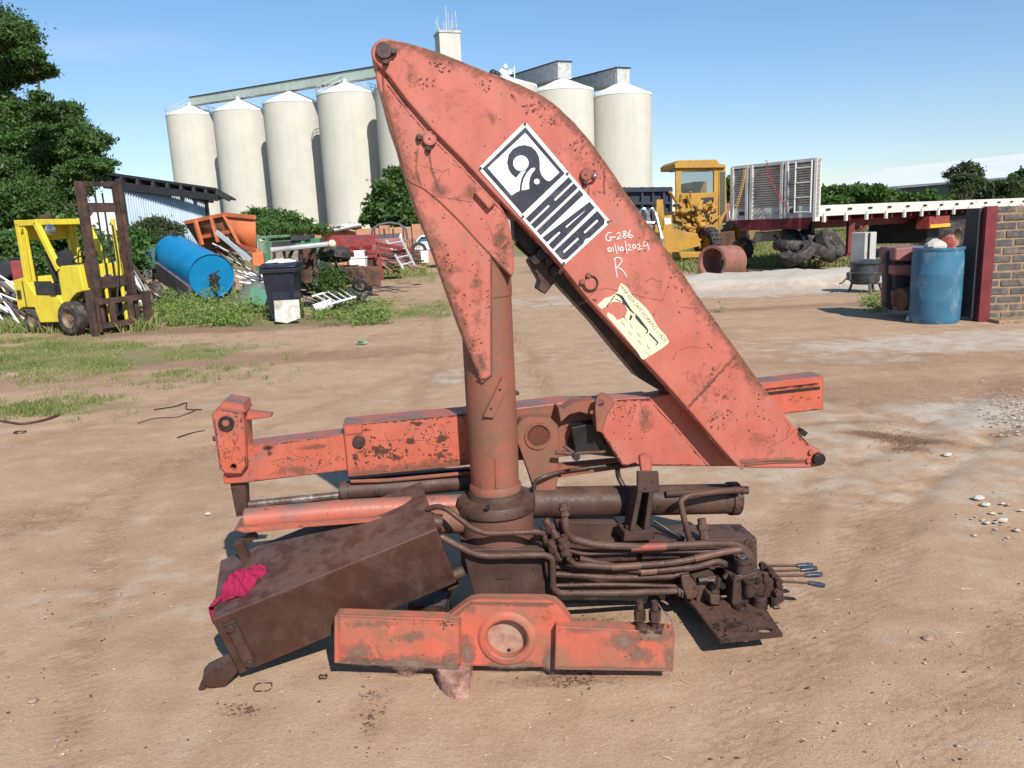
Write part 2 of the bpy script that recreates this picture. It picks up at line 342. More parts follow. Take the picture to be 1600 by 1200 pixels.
mb = MB().lathe(AX, [(r1*.98, zc(880)), (r1*.98, zc(850)), (r1*.9, zc(845)), (r1*.9, zc(830))], 48); mb.build('base_ring', M['grime'], crane, .002)
plate('base_pedestal', [(722, 858), (852, 858), (856, 940), (861, 1025), (762, 1025), (742, 940)], -.14, .14, M['grime'], bev=.004)
m3 = MB(); disc(m3, 762, 792, -.15, -.155, 4, 10); m3.build('grease_nipple', M['black'], crane)
# strip welded on the column
vq = -rad-.006
st = plate('bracket_strip', [(784, 590), (796, 594), (797, 601), (771, 654), (755, 651), (757, 646)], vq-.004, vq+.016, M['column'], bev=.002)
m3 = MB(); disc(m3, 781, 609, vq-.004, vq-.005, 2, 8); disc(m3, 767, 639, vq-.004, vq-.005, 2, 8); m3.build('bolt_hole', M['black'], st)
m3 = MB(); disc(m3, 808.5, 615, -.0, .02, 3.5, 8); m3.build('grease_nipple', M['bolt'], crane)
mb = MB(); pts_tube([(774, 716, -rad*.995), (775, 740, -rad*.997), (776, 762, -rad*1.0)], 1.8, mb=mb, rnd=False, n=6); mb.build('paint_chip', M['beam'], col)
# horizontal extension boom
VH = .095
ob = plate('outer_boom', [(535, 664), (640, 654), (720, 647), (800, 638), (880, 629), (930, 629), (1020, 621), (1021, 700), (900, 712), (732, 727), (640, 737), (544, 746)], VH, VH+.125, M['jib'], bev=.006)
plate('boom_doubler', [(535, 664), (566, 661), (567, 677), (540, 680)], VH-.004, VH+.01, M['jib'], bev=.001)
mb = MB(); disc(mb, 561, 689, VH, VH-.012, 10, 24); disc(mb, 561, 689, VH-.012, VH-.016, 4, 10); mb.build('boom_pin', M['bolt'], crane, .002)
plate('extension_boom', [(380, 698), (540, 678), (545, 735), (383, 755), (350, 757), (348, 742), (372, 735)], VH+.012, VH+.113, M['jib'], bev=.005)
er = plate('boom_end_section', [(1015, 623), (1192, 598), (1287, 587.5), (1287, 640), (1226, 647), (1015, 676)], VH+.012, VH+.113, M['jib'], bev=.004)
mb = MB(); a = C.p(1200, 615, VH+.011); b = C.p(1281, 606, VH+.011); mb.bar(a, b, .012, .003, EY); mb.build('wear_strip', M['black'], er)
hp = plate('boom_head', [(330, 648), (341, 638), (356, 640), (379, 645), (382, 660), (385, 708), (386.5, 729), (377.5, 741), (354, 743), (343, 733)], VH-.012, VH+.125, M['jib'], bev=.005, holes=[cpx(364.5, 730, 4.6, 12)])
plate('head_cap', [(330, 648), (350, 626), (381, 631), (385, 645), (379, 645), (356, 641), (341, 639)], VH+.0, VH+.115, M['jib'], bev=.004)
plate('head_bracket', [(379, 668), (384, 670), (392, 697), (386, 705), (380, 705)], VH+.03, VH+.09, M['jib'], bev=.002)
plate('hook_spike', [(380, 642), (424, 647.5), (424, 652), (384, 657)], VH+.03, VH+.075, M['jib'], bev=.003)
mb = MB(); disc(mb, 354, 661, VH-.012, VH-.022, 11.5, 24); o = mb.build('head_pin', M['black'], crane, .002)
mb = MB(); disc(mb, 353, 661, VH-.022, VH-.027, 6, 7); mb.build('pin_nut', M['jib'], o, .002)
plate('rod_anchor', [(359, 756), (384, 754), (387, 802), (382, 806), (369, 808)], VH+.03, VH+.09, M['grime'], bev=.004)
m3 = MB(); disc(m3, 375, 798, VH+.03, VH+.024, 3.5, 10); m3.build('bolt', M['bolt'], crane)
m3 = MB(); m3.cyl(C.p(338, 685, VH+.03), C.p(333, 686, VH+.03), .009, n=8); m3.build('side_bolt', M['bolt'], crane)
mb = MB(); pts_tube([(384, 789, VH+.06), (532, 774, VH+.06)], 6.2, mb=mb, n=20); mb.build('piston_rod', M['chrome'], crane)
mb = MB(); pts_tube([(531, 768, VH+.06), (735, 752, VH+.06)], 14, mb=mb, n=24); cy = mb.build('extension_cylinder', M['pipe'], crane)
mb = MB(); pts_tube([(531, 768, VH+.06), (546, 767, VH+.06)], 15.5, mb=mb, n=24); mb.build('gland_nut', M['grime'], cy, .002)
mb = MB(); pts_tube([(548, 752, VH+.03), (600, 751, VH+.03), (700, 742, VH+.03), (740, 738, VH+.03)], 3.2, mb=mb); mb.build('hydraulic_pipe', M['column'], crane)
plate('cross_rail', [(544, 749), (735, 732), (735, 741), (600, 752)], VH+.10, VH+.13, M['grime'], bev=.002)
# lug plate with round boss right of the column
plate('boom_cover', [(806, 640), (880, 631), (932, 632), (932, 664), (884, 668), (884, 704), (806, 716)], VH-.006, VH-.001, M['column'], bev=.002)
plate('underside_shade_channel', [(803, 340), (850, 386), (920, 470), (1005, 563), (1045, 606), (1030, 610), (1000, 592), (960, 545), (927, 504), (874, 447), (840, 408), (806, 374)], -.02, .09, M['black'], bev=.003)  # far plate coloured black to paint the shade under the boom
lg = plate('boom_lug', [(806, 668), (815, 655), (828, 652), (860, 653), (872, 665), (874, 690), (873, 735), (869, 771), (836, 771), (828, 745), (808, 690)], .03, VH-.002, M['column'], bev=.004)
c = C.p(841, 681, .03); mb = MB(); mb.lathe(c, [(.052, 0), (.052, .006), (.043, .006), (.041, .001), (.036, -.004), (0.001, -.006)], 32, axis=-EY); mb.build('pivot_boss', M['column'], lg)
mb = MB(); pts_tube([(834, 765, .0), (836, 752, .0), (850, 745, .0), (872, 738, .02), (905, 733, .05), (1000, 722, .05)], 3.2, mb=mb); mb.build('hydraulic_hose', M['black'], crane)
plate('boom_side_plate', [(872, 636), (880, 640), (897, 629), (930, 625), (934, 640), (930, 650), (905, 644), (890, 648), (876, 660)], .02, VH-.004, M['column'], bev=.003)
mb = MB(); disc(mb, 903, 690, VH-.004, VH-.02, 17, 20, ); mb.build('lever_disc', M['black'], crane)
plate('slide_bracket', [(893, 668), (932, 660), (945, 690), (965, 715), (900, 708)], .03, VH-.006, M['grime'], bev=.003).data.materials[0] = M['black']
mb = MB(); pts_tube([(868, 707, -.02), (893, 709, -.02)], 3.2, mb=mb, rnd=False); pts_tube([(880, 696, .0), (897, 708, -.02)], 2.6, mb=mb, rnd=False); pts_tube([(893, 709, -.02), (945, 706, .0)], 2.6, mb=mb, rnd=False)
o = mb.build('locking_handle', M['pipe'], crane); m3 = MB(); disc(m3, 899, 712, -.03, -.05, 6.5, 12); m3.build('locking_nut', M['bolt'], o, .002)
mb = MB(); pts_tube([(964, 726, .02), (966, 745, .02), (975, 762, .0)], 4, mb=mb); mb.build('hydraulic_hose', M['black'], crane)
plate('lower_rail', [(868, 728), (1000, 716), (1003, 728), (868, 747)], VH+.02, VH+.06, M['column'], bev=.002)
# box section under the boom at right, with the lifting eye
VR = -.028
bx = plate('boom_box', [(940, 676), (934, 672), (932, 645), (958, 624), (1021, 620), (1110, 605), (1190, 640), (1200, 729), (1050, 729), (972, 728)], VR, .06, M['boom'], bev=.005)
plate('lifting_eye', [(932, 674), (930, 640), (931, 625), (934, 618), (941, 614), (949, 616), (955, 623), (962, 628), (949, 650), (941, 676)], VR-.014, VR-.001, M['column'], bev=.003, holes=[[(938+5*math.cos(a), 630+5*math.sin(a)*1.0) for a in [2*math.pi*k/14 for k in range(14)]]])
# travel bracket (flat head on a post)
po = plate('travel_bracket', [(996, 737), (1029, 737), (1031, 770), (996, 770)], -.12, -.105, M['grime'], bev=.003)
plate('bracket_tab', [(999, 713), (1009, 709), (1018, 714), (1019, 737), (1002, 737)], -.11, -.09, M['jib'], bev=.003)
plate('post_leg', [(996, 770), (1004, 770), (992, 830), (984, 830)], -.12, -.04, M['grime'], bev=.002)
plate('post_leg', [(1014, 770), (1022, 770), (1014, 830), (1006, 830)], -.12, -.04, M['grime'], bev=.002)
plate('post_web', [(1004, 770), (1014, 770), (1006, 830), (992, 830)], -.06, -.05, M['black'], bev=0)
plate('post_foot', [(976, 833), (1022, 829), (1021, 844), (974, 846)], -.13, -.03, M['grime'], bev=.002)
for x, y in ((981, 826), (1018, 834)):
    m3 = MB(); c = C.p(x, y, -.09); m3.cyl(c-EZ*.02, c+EZ*.014, .012, n=6); m3.build('foot_bolt', M['bolt'], crane, .002)
# stabiliser tubes either side
mb = MB(); pts_tube([(830, 785, .05), (1143, 779, .05)], 24, mb=mb, n=32); tb = mb.build('stabiliser_tube', M['grime'], crane)
mb = MB(); pts_tube([(1138, 779, .05), (1152, 778.5, .05)], 25, mb=mb, n=32); mb.build('tube_cap', M['grime'], tb, .003)
mb = MB(); pts_tube([(1040, 772, -.005), (1145, 766, .0), (1163, 766, .0)], 5, mb=mb, rnd=False); pts_tube([(1158, 766, .0), (1168, 766, .0)], 6.5, mb=mb, rnd=False, n=8); mb.build('tube_handle', M['grime'], tb)
mb = MB(); pts_tube([(383, 812, .02), (560, 797, .03), (722, 789, .05)], 17, mb=mb, n=28, rnd=False); tl = mb.build('stabiliser_beam', M['jib'], crane)
plate('beam_flange', [(365, 829), (373, 823), (500, 815), (720, 800), (720, 806), (480, 824), (383, 833)], -.03, .08, M['jib'], tl, bev=.002)
mb = MB(); pts_tube([(665, 812, -.02), (722, 812, .0)], 21, mb=mb, n=24, rnd=False); mb.build('stabiliser_sleeve', M['column'], crane)
mb = MB(); pts_tube([(666, 815, -.10), (690, 817, -.10)], 13, mb=mb, n=20, rnd=False); mb.build('sleeve_stub', M['pipe'], crane)
# frame beam and tray
fb = plate('frame_beam', [(855, 846), (1060, 843), (1183, 841), (1184, 905), (1100, 905), (1080, 872), (855, 876)], -.055, .10, M['grime'], bev=.004)
plate('under_frame_shade', [(850, 874), (1080, 871), (1100, 905), (1100, 935), (850, 945)], .03, .09, M['black'], bev=0)  # added black sheet, paints the deep shade between and behind the pipes
plate('frame_step', [(868, 815), (968, 818), (985, 836), (985, 850), (880, 852)], .0, .11, M['grime'], bev=.003)
plate('clamp_box', [(895, 862), (995, 860), (995, 876), (900, 880)], -.10, -.056, M['grime'], bev=.002)
plate('clamp_box', [(1003, 860), (1062, 858), (1062, 872), (1003, 874)], -.10, -.056, M['grime'], bev=.002)
# pipes
def pipe(L_, rp, mat='pipe', name='hydraulic_pipe'): return pts_tube(L_, rp, mb=MB(), n=12).build(name, M[mat], crane)
pipe([(668, 795, -.10), (684, 791, -.12), (698, 795, -.14), (738, 826, -.17), (760, 834, -.18), (838, 831, -.18), (850, 834, -.17)], 4.4)
pipe([(688, 838, -.14), (747, 870, -.17), (850, 867, -.18), (863, 872, -.18), (864, 920, -.18), (875, 927, -.18), (960, 927, -.17), (1064, 923, -.16)], 5.2)
pipe([(852, 866, -.16), (856, 900, -.16), (868, 917, -.15)], 3.6)
pipe([(881, 787, -.14), (883, 826, -.15), (893, 842, -.15), (930, 852, -.15), (1010, 855, -.14), (1120, 849, -.14), (1150, 850, -.13), (1172, 866, -.13), (1179, 896, -.12)], 6)
pipe([(882, 836, -.17), (886, 870, -.17), (898, 883, -.17), (960, 886, -.16), (1060, 879, -.15), (1130, 862, -.15), (1158, 858, -.15), (1170, 872, -.15), (1173, 900, -.14)], 5.2)
pipe([(868, 897, -.13), (960, 903, -.13), (1050, 901, -.13), (1075, 892, -.13)], 4.6)
pipe([(868, 915, -.15), (950, 913, -.15), (1060, 916, -.15)], 3)
pipe([(905, 873, -.14), (1000, 894, -.14), (1090, 886, -.14), (1120, 876, -.14), (1140, 884, -.14), (1146, 900, -.14)], 5.2)
pipe([(880, 858, -.13), (910, 866, -.12), (1000, 862, -.12), (1100, 862, -.12), (1160, 858, -.12)], 3)
pipe([(868, 885, -.11), (960, 893, -.11), (1040, 893, -.11)], 4)
pipe([(1078, 846, -.10), (1069, 812, -.10), (1063, 782, -.09), (1076, 774, -.08), (1120, 768, -.06), (1160, 766, -.03)], 4.6, 'pipe')
pipe([(1022, 814, -.02), (1050, 832, -.05), (1070, 842, -.08)], 2.6, 'black', 'stay_rod')
pipe([(830, 845, -.1), (850, 835, -.15), (853, 850, -.15), (870, 870, -.15), (868, 880, -.14)], 4)
for L_, rp in (([(1085, 873, -.152), (1130, 862.5, -.152), (1156, 858.5, -.152)], 5.5), ([(985, 856, -.142), (1040, 853.5, -.141)], 6.2), ([(955, 886.5, -.162), (1000, 883.5, -.16)], 5.4), ([(1000, 894, -.142), (1025, 892, -.142)], 5.4)):
    pts_tube(L_, rp, mb=MB(), n=12, rnd=False).build('bare_paint_patch', M['worn'], crane)
# pipe unions
def fit(a, b, rp, n=8, mat='pipe'):
    mb = MB(); A = C.p(*a); B = C.p(*b); r = rp*(A-CAMP).length/F; mb.cyl(A, B, r, n=n)
    t = (B-A); mb.cyl(A+t*.3, A+t*.55, r*1.35, n=6); mb.cyl(A+t*.8, A+t, r*1.2, n=n); return mb.build('pipe_union', M[mat], crane, .001)
fit((852, 811, -.13), (870, 840, -.15), 6); fit((858, 845, -.16), (876, 872, -.17), 7); fit((878, 842, -.19), (884, 866, -.19), 7)
fit((880, 786, -.14), (883, 806, -.15), 6.5); fit((1096, 810, -.06), (1100, 842, -.08), 6.5); fit((866, 850, -.13), (890, 868, -.12), 5); fit((876, 815, -.11), (880, 845, -.12), 4.5)
fit((1058, 924, -.16), (1070, 922, -.16), 8)
# clutter of fittings and scrap steel around the base
for i in range(16):
    mb = MB(); x = 835+random.random()*60; y = 828+random.random()*80; a = C.p(x, y, -.08-.05*random.random()); b = a+EX*random.uniform(-.03, .05)+EZ*random.uniform(-.05, .03)
    mb.cyl(a, b, random.uniform(.006, .013), n=8); mb.build('hose_fitting', M[random.choice(('grime', 'pipe', 'bolt'))], crane, .001)
# control valve on its foot plate
Z1 = .085
pl = [G(x, y, Z1) for x, y in [(1068, 932), (1085, 948), (1125, 1001), (1223, 990.5), (1196, 950), (1180, 915), (1080, 915)]]
hc = G(1194, 984, Z1); pl_h = circ(hc, .026, Vector((1, 0, 0)), Vector((0, 1, 0)), 20, .018)
mb = MB().prism(pl, (0, 0, -.012), [pl_h]); mb.build('foot_plate', M['grime'], crane, .002)
VV = -.20
def vplate(L_, v0, v1, name='valve_section', mat='grime', bev=.005): return plate(name, L_, v0, v1, M[mat], bev=bev)
vb = vplate([(1146, 905), (1185, 893), (1196, 905), (1200, 940), (1196, 966), (1150, 970), (1143, 950)], -.22, -.12, 'valve_body')
vplate([(1085, 905), (1120, 900), (1122, 955), (1090, 960)], -.16, -.08)
vplate([(1188, 900), (1205, 905), (1224, 915), (1226, 940), (1215, 946), (1190, 945)], -.20, -.11)
vplate([(1064, 900), (1078, 898), (1088, 912), (1092, 934), (1074, 938), (1066, 915)], -.19, -.17, 'pipe_bracket')
vplate([(1109, 930), (1126, 930), (1127, 946), (1110, 946)], -.22, -.15)
vplate([(1112, 915), (1124, 912), (1126, 930), (1113, 930)], -.20, -.15)
def vc(x, y0, y1, v, r, n=18, name='relief_valve', mat='grime'):
    mb = MB(); a = C.p(x, y0, v); b = C.p(x, y1, v); rr = r*(a-CAMP).length/F; mb.cyl(a, b, rr, n=n); mb.cyl(a, a+(b-a)*.18, rr*1.12, n=n); return mb.build(name, M[mat], crane, .0015)
vc(1159, 872, 912, -.19, 9.5); vc(1186, 930, 966, -.24, 9); vc(1156, 945, 972, -.24, 9); vc(1170, 905, 930, -.23, 8); vc(1140, 955, 975, -.2, 6)
mb = MB(); c = C.p(1159, 871, -.19); mb.cyl(c, c+EZ*.006, .017, n=18); mb.build('valve_cap', M['silver'], crane)
for i in range(34):
    mb = MB(); x = 1090+random.random()*125; y = 900+random.random()*62; v = -.12-.11*random.random(); c = C.p(x, y, v); d = random.choice((EX, EY, EZ, EX*.7+EZ*.7)); mb.cyl(c-d*.012, c+d*random.uniform(.01, .03), random.uniform(.006, .014), n=random.choice((6, 8, 12))); mb.build('valve_fitting', M[random.choice(('grime', 'pipe', 'bolt', 'black', 'grime'))], crane, .001)
levers = [((1192, 884), (1246, 884), (1269, 883)), ((1204, 892.5), (1252, 890.6), (1276, 888)), ((1209, 900), (1259, 899), (1284, 897.5)), ((1216, 908), (1264, 911), (1287.5, 915))]
for i, (a, b, c) in enumerate(levers):
    v = -.10-.035*i; mb = MB(); A, B, E_ = C.p(*a, v), C.p(*b, v), C.p(*c, v); mb.cyl(A, B, .0052, n=10); lv = mb.build('control_lever', M['pipe'], crane)
    mb = MB(); mb.tube([B-(E_-B)*.05, B+(E_-B)*.15, B+(E_-B)*.75, E_], [.0075, .009, .011, .0085], 14); mb.build('lever_grip', M['grip'], lv)
    mb = MB(); mb.cyl(A+EY*.012, A-EY*.012, .014, n=12); mb.cyl(A, A-EZ*.05, .012, n=10); mb.cyl(A-EZ*.05-EX*.0, A-EZ*.03, .017, n=12); mb.build('lever_knuckle', M['grime'], lv, .001)
# mounting beam across the front
FB = Fr(G(790, 1062), math.radians(-4))
def fplate(name, L_, v0, v1, mat='beam', bev=.004, **k): return plate(name, L_, v0, v1, M[mat], bev=bev, fr=FB, **k)
fplate('mounting_beam', [(688, 972), (724, 944), (735, 937), (750, 934.5), (855, 936), (868, 939), (880, 950), (897, 975), (897, 1043), (770, 1041), (700, 1040)], 0, .035, holes=[cpx(792, 998, 31, 40)])
for L_ in ([(523, 965), (719, 974), (718, 1047), (523, 1037)], [(868, 979), (1055, 988), (1052, 1050), (866, 1047)]):
    a = fplate('beam_arm', L_, -.035, .018)
fplate('arm_lip', [(526, 961), (690, 967), (719, 971), (719, 974), (526, 965)], -.03, .02)
fplate('arm_end_plate', [(521.5, 964), (530, 964), (531, 1037), (521.5, 1037)], -.041, .022)
c = FB.p(792, 998, 0); mb = MB(); sc1 = (c-CAMP).length/F*.96
mb.lathe(c, [(31*sc1, -.034), (31*sc1, .004), (34*sc1, .010), (40*sc1, .010), (44*sc1, .004), (46*sc1, -.001)], 48, axis=-FB.n, cap=False); mb.build('pivot_ring', M['beam'], crane)
mb = MB(); disc(mb, 792, 998, .026, .034, 33, 40, fr=FB); M['pivotdirt'] = plain('dusty_pivot_plate', (.36, .19, .14), .9, 0, .3, 30, dirt=(.38, .26, .18), dirt_amt=.6); mb.build('pivot_back_plate', M['pivotdirt'], crane)
mb = MB(); disc(mb, 795, 1016, .0245, .027, 3, 10, fr=FB); mb.build('bolt_hole', M['black'], crane)
for x, y in ((1000, 985), (1023, 986)):
    c = FB.p(x, y-5, -.008); mb = MB(); mb.box(c, (.056, .055, .008), math.radians(-20)); pb = mb.build('clamp_plate', M['grime'], crane, .001)
    mb = MB(); mb.cyl(c, c+EZ*.095, .012, n=14); mb.cyl(c+EZ*.025, c+EZ*.062, .02, n=6); mb.build('clamp_bolt', M['grime'], pb, .002)
c = FB.p(1042, 981, .0); mb = MB().box(c, (.012, .016, .01)); mb.build('welded_nut', M['black'], crane)
mb = MB(); pts_tube([(1026, 940, .05), (1036, 955, .05), (1045, 962, .03), (1052, 975, .03)], .8, fr=FB, mb=mb); mb.build('tie_wire', M['silver'], crane)
# mechanism hanging below the boom
mb = MB(); pts_tube([(812, 372, .02), (850, 408, .02), (866, 430, .02)], 13, mb=mb, rnd=False, n=14); o = mb.build('valve_manifold', M['black'], crane)
plate('manifold_block', [(826, 408), (842, 392), (872, 420), (868, 440), (852, 460), (840, 452), (844, 440)], -.03, .05, M['grime'], bev=.004)
for (x, y, r) in ((848, 396, 9), (858, 408, 7), (838, 405, 8), (867, 424, 8)):
    m3 = MB(); disc(m3, x, y, -.06, .0, r, 12); m3.build('manifold_fitting', M['black'], crane, .001)
# ------------- plaque with the hook emblem
def uvq(u, v):   # u along the long axis (reading direction), v across
    a, b, c_, d_ = (747, 263.3), (880.5, 415.5), (954.3, 346.8), (820.8, 189.6)
    return (a[0]*(1-u)*(1-v)+b[0]*u*(1-v)+c_[0]*u*v+d_[0]*(1-u)*v, a[1]*(1-u)*(1-v)+b[1]*u*(1-v)+c_[1]*u*v+d_[1]*(1-u)*v)
def z2(L_): return [(720+x/4.615, 180+y/4.615) for x, y in L_]
pq = plate('maker_plaque', [uvq(.012, 0), uvq(.988, 0), uvq(1, .02), uvq(1, .98), uvq(.988, 1), uvq(.012, 1), uvq(0, .98), uvq(0, .02)], VB-.0035, VB-.0005, M['plaque'], bev=.0006)
vi = VB-.0036
ink = MB(); wh = MB()
def inkp(L_, holes=(), m=None, lift=0): (m or ink).prism(pp(L_, vi-lift), -EY*.0007, [pp(h, vi-lift) for h in holes])
inkp(z2([(465, 85), (750, 420), (445, 712), (155, 385)]), [z2([(465, 125), (712, 412), (650, 470), (365, 578), (193, 380)])])
def sm(L_, n=4):   # Catmull-Rom closed outline
    out = []; m = len(L_)
    for i in range(m):
        p0, p1, p2, p3 = [np.array(L_[(i+j-1) % m], float) for j in range(4)]
        for k in range(n):
            t = k/n; out.append(tuple(.5*((2*p1)+(-p0+p2)*t+(2*p0-5*p1+4*p2-p3)*t*t+(-p0+3*p1-3*p2+p3)*t**3)))
    return out
arc = [(398, 450), (365, 420), (345, 388), (335, 340), (345, 285), (375, 245), (420, 221), (460, 215), (510, 228), (545, 262), (565, 305), (570, 350), (569, 390), (582, 432), (610, 465), (650, 485), (662, 492), (600, 560), (445, 706), (367, 578), (400, 556), (425, 545), (428, 500), (438, 455), (455, 420), (475, 395), (435, 405)]
inkp(z2(arc), lift=.0008)
inkp(z2([(433+56*math.cos(a), 346+56*math.sin(a)) for a in [2*math.pi*k/28 for k in range(28)]]), m=wh, lift=.0016)
inkp(z2([(528, 378), (505, 385), (478, 415), (455, 455), (442, 500), (438, 542), (494, 532), (492, 495), (497, 455), (512, 420), (535, 393), (536, 382)]), m=wh, lift=.0016)
inkp(z2([(548+20*math.cos(a), 478+20*math.sin(a)) for a in [2*math.pi*k/16 for k in range(16)]]), m=wh, lift=.0016)
inkp(z2([(400, 450), (436, 404), (450, 420), (445, 440), (425, 470)]), m=wh, lift=.0016) if False else None
def q(L_): return [uvq(u, v) for u, v in L_]
inkp(q([(.532, .045), (.532, .955), (.640, .955), (.640, .045)]))
inkp(q([(.579, .03), (.579, .44), (.593, .44), (.593, .03)]), m=wh, lift=.0010); inkp(q([(.579, .56), (.579, .97), (.593, .97), (.593, .56)]), m=wh, lift=.0010)
inkp(q([(.660, .045), (.660, .955), (.708, .955), (.708, .045)]))
inkp(q([(.728, .045), (.778, .955), (.838, .955), (.850, .045)]))
inkp(q([(.778, .03), (.785, .30), (.797, .30), (.800, .03)]), m=wh, lift=.0010); inkp(q([(.790, .42), (.803, .80), (.806, .80), (.801, .42)]), m=wh, lift=.0010)
inkp(q([(.868, .045), (.868, .955), (.955, .955), (.978, .90), (.978, .60), (.964, .53), (.978, .46), (.978, .10), (.955, .045)]))
inkp(q([(.915, .14), (.915, .45), (.930, .45), (.930, .14)]), m=wh, lift=.0010); inkp(q([(.915, .58), (.915, .86), (.930, .86), (.930, .58)]), m=wh, lift=.0010)
ink.build('emblem_and_letters', M['ink'], pq); wh.build('letter_inlay', M['plaque'], pq, kind='stuff')
mb = MB()
for u, v in ((.012, .03), (.012, .97), (.507, .03), (.507, .97), (.985, .03), (.985, .97)):
    x, y = uvq(u, v); disc(mb, x, y, VB-.003, VB-.007, 2.2, 12)
mb.build('rivets', M['bolt'], pq)
# ------------- hand writing
def stroke(mb, L_, w_=.0021, v=VB-.0006, zf=z2):
    P = [C.p(x, y, v) for x, y in zf(L_)]; mb.tube(P, [w_*.75]+[w_]*(len(P)-2)+[w_*.8], 5)
def ov(x, y, a, b): return [(x+a*math.cos(t), y+b*math.sin(t)) for t in [2*math.pi*k/9-1.3 for k in range(10)]]
mb = MB()
for L_ in ([(1088, 845), (1062, 850), (1045, 872), (1047, 897), (1062, 908), (1080, 900), (1086, 880), (1070, 883), (1118, 880)], [(1122, 858), (1140, 846), (1152, 860), (1135, 882), (1116, 898), (1156, 887)],
           [(1188, 836), (1168, 843), (1175, 860), (1192, 873), (1180, 889), (1165, 880), (1178, 860), (1192, 845), (1188, 836)], [(1225, 828), (1207, 855), (1206, 880), (1225, 887), (1240, 872), (1226, 862), (1208, 874)],
           ov(1072, 970, 12, 15), [(1096, 948), (1102, 986)], [(1108, 925), (1126, 1000)], [(1131, 940), (1140, 982)], ov(1160, 964, 12, 14), [(1185, 905), (1198, 997)], [(1202, 942), (1216, 931), (1223, 944), (1205, 976), (1238, 971)],
           ov(1250, 948, 12, 15), [(1272, 938), (1286, 928), (1293, 942), (1275, 971), (1312, 962)], [(1327, 908), (1311, 946), (1352, 938)], [(1341, 918), (1358, 975)],
           [(1110, 1040), (1116, 1100), (1128, 1172)], [(1102, 1042), (1125, 1026), (1150, 1030), (1162, 1050), (1145, 1080), (1118, 1096), (1150, 1106), (1176, 1130), (1196, 1166)]): stroke(mb, L_)
mb.build('marker_writing', M['chalk'], boom)
# ------------- torn load chart
def z7(L_): return [(920+x/7.5, 420+y/7.5) for x, y in L_]
ch = plate('load_chart', z7([(380, 165), (412, 190), (440, 210), (462, 235), (478, 262), (500, 300), (535, 340), (590, 380), (640, 430), (680, 470), (730, 540), (780, 630), (815, 690), (850, 730), (900, 780), (940, 850), (925, 880), (860, 930), (790, 975), (700, 1030), (640, 1065), (618, 1050), (560, 960), (500, 890), (430, 800), (330, 690), (210, 550), (225, 508), (255, 530), (290, 545), (330, 603), (380, 585), (420, 570), (455, 490), (430, 440), (395, 400), (330, 385), (270, 390), (215, 440), (150, 470), (100, 425), (150, 380), (190, 345), (270, 320), (310, 290), (345, 262), (350, 220)]), VB-.0012, VB-.0002, M['cream'], bev=0)
mb = MB()
def ck(L_): mb.prism(pp(z7(L_), VB-.0013), -EY*.0005)
ck([(310, 290), (345, 292), (400, 320), (430, 370), (500, 480), (540, 520), (530, 530), (480, 490), (430, 430), (400, 410), (385, 360), (350, 320), (325, 308)])
ck([(320, 296), (300, 330), (215, 445), (200, 440), (250, 380), (290, 320)]); ck([(310, 345), (380, 380), (375, 388), (305, 355)])
ck([(545, 520), (600, 580), (700, 715), (690, 752), (665, 757), (685, 725), (600, 640), (545, 575)]); ck([(490, 530), (515, 560), (490, 605), (472, 595)])
ck([(715, 750), (820, 860), (790, 900), (778, 893), (800, 865), (700, 765)])
for a in ((430, 590), (500, 680), (590, 780), (700, 930)):
    ck([(a[0]-22, a[1]-28), (a[0]-18, a[1]-32), (a[0]+20, a[1]+20), (a[0]+16, a[1]+24)])
    for k in range(3): ck([(a[0]-50+14*k, a[1]+42+18*k), (a[0]-40+14*k, a[1]+38+18*k), (a[0]-34+14*k, a[1]+52+18*k), (a[0]-44+14*k, a[1]+56+18*k)]) if False else None
ck([(620, 640), (545, 720), (547, 722), (622, 642)]); ck([(680, 745), (605, 830), (607, 832), (682, 747)]); ck([(795, 890), (720, 985), (722, 987), (797, 892)])
mb.build('crane_drawing', M['ink'], ch)
def text_mb(txt, p0, p1, upx, v, frame=C, ext=.0005, hfrac=1., mb=None, size=None):
    cu = bpy.data.curves.new('t', 'FONT'); cu.body = txt; cu.size = 1; to = bpy.data.objects.new('t', cu); sc.collection.objects.link(to)
    bpy.context.view_layer.update(); me = bpy.data.meshes.new_from_object(to); xs = [q_.co.x for q_ in me.vertices]; wd = max(xs)-min(xs); x0 = min(xs)
    A = frame.p(*p0, v); B = frame.p(*p1, v); U = (B-A); V = (frame.p(p0[0]+upx[0], p0[1]+upx[1], v)-A); mb = mb or MB(); n = len(mb.v)
    for q_ in me.vertices: mb.v.append(A+U*((q_.co.x-x0)/wd)+V*(q_.co.y/.7))
    mb.f += [tuple(i+n for i in f.vertices) for f in me.polygons]
    bpy.data.objects.remove(to); bpy.data.curves.remove(cu); bpy.data.meshes.remove(me); return mb
s7 = lambda x, y: (920+x/7.5, 420+y/7.5)
tmb = text_mb('HIAB 650A SAFE WORKING LOADS', s7(362, 212), s7(885, 862), (38/7.5, -26/7.5), VB-.0016)
for t_, a in (('2800', (372, 620)), ('2600', (450, 730)), ('5.5 m', (545, 735)), ('1680', (560, 830)), ('7.0 m', (665, 870)), ('1300', (655, 965))):
    text_mb(t_, s7(*a), s7(a[0]+48, a[1]+62), (14/7.5, -11/7.5), VB-.0016, mb=tmb)
tmb.build('chart_lettering', M['ink'], ch)
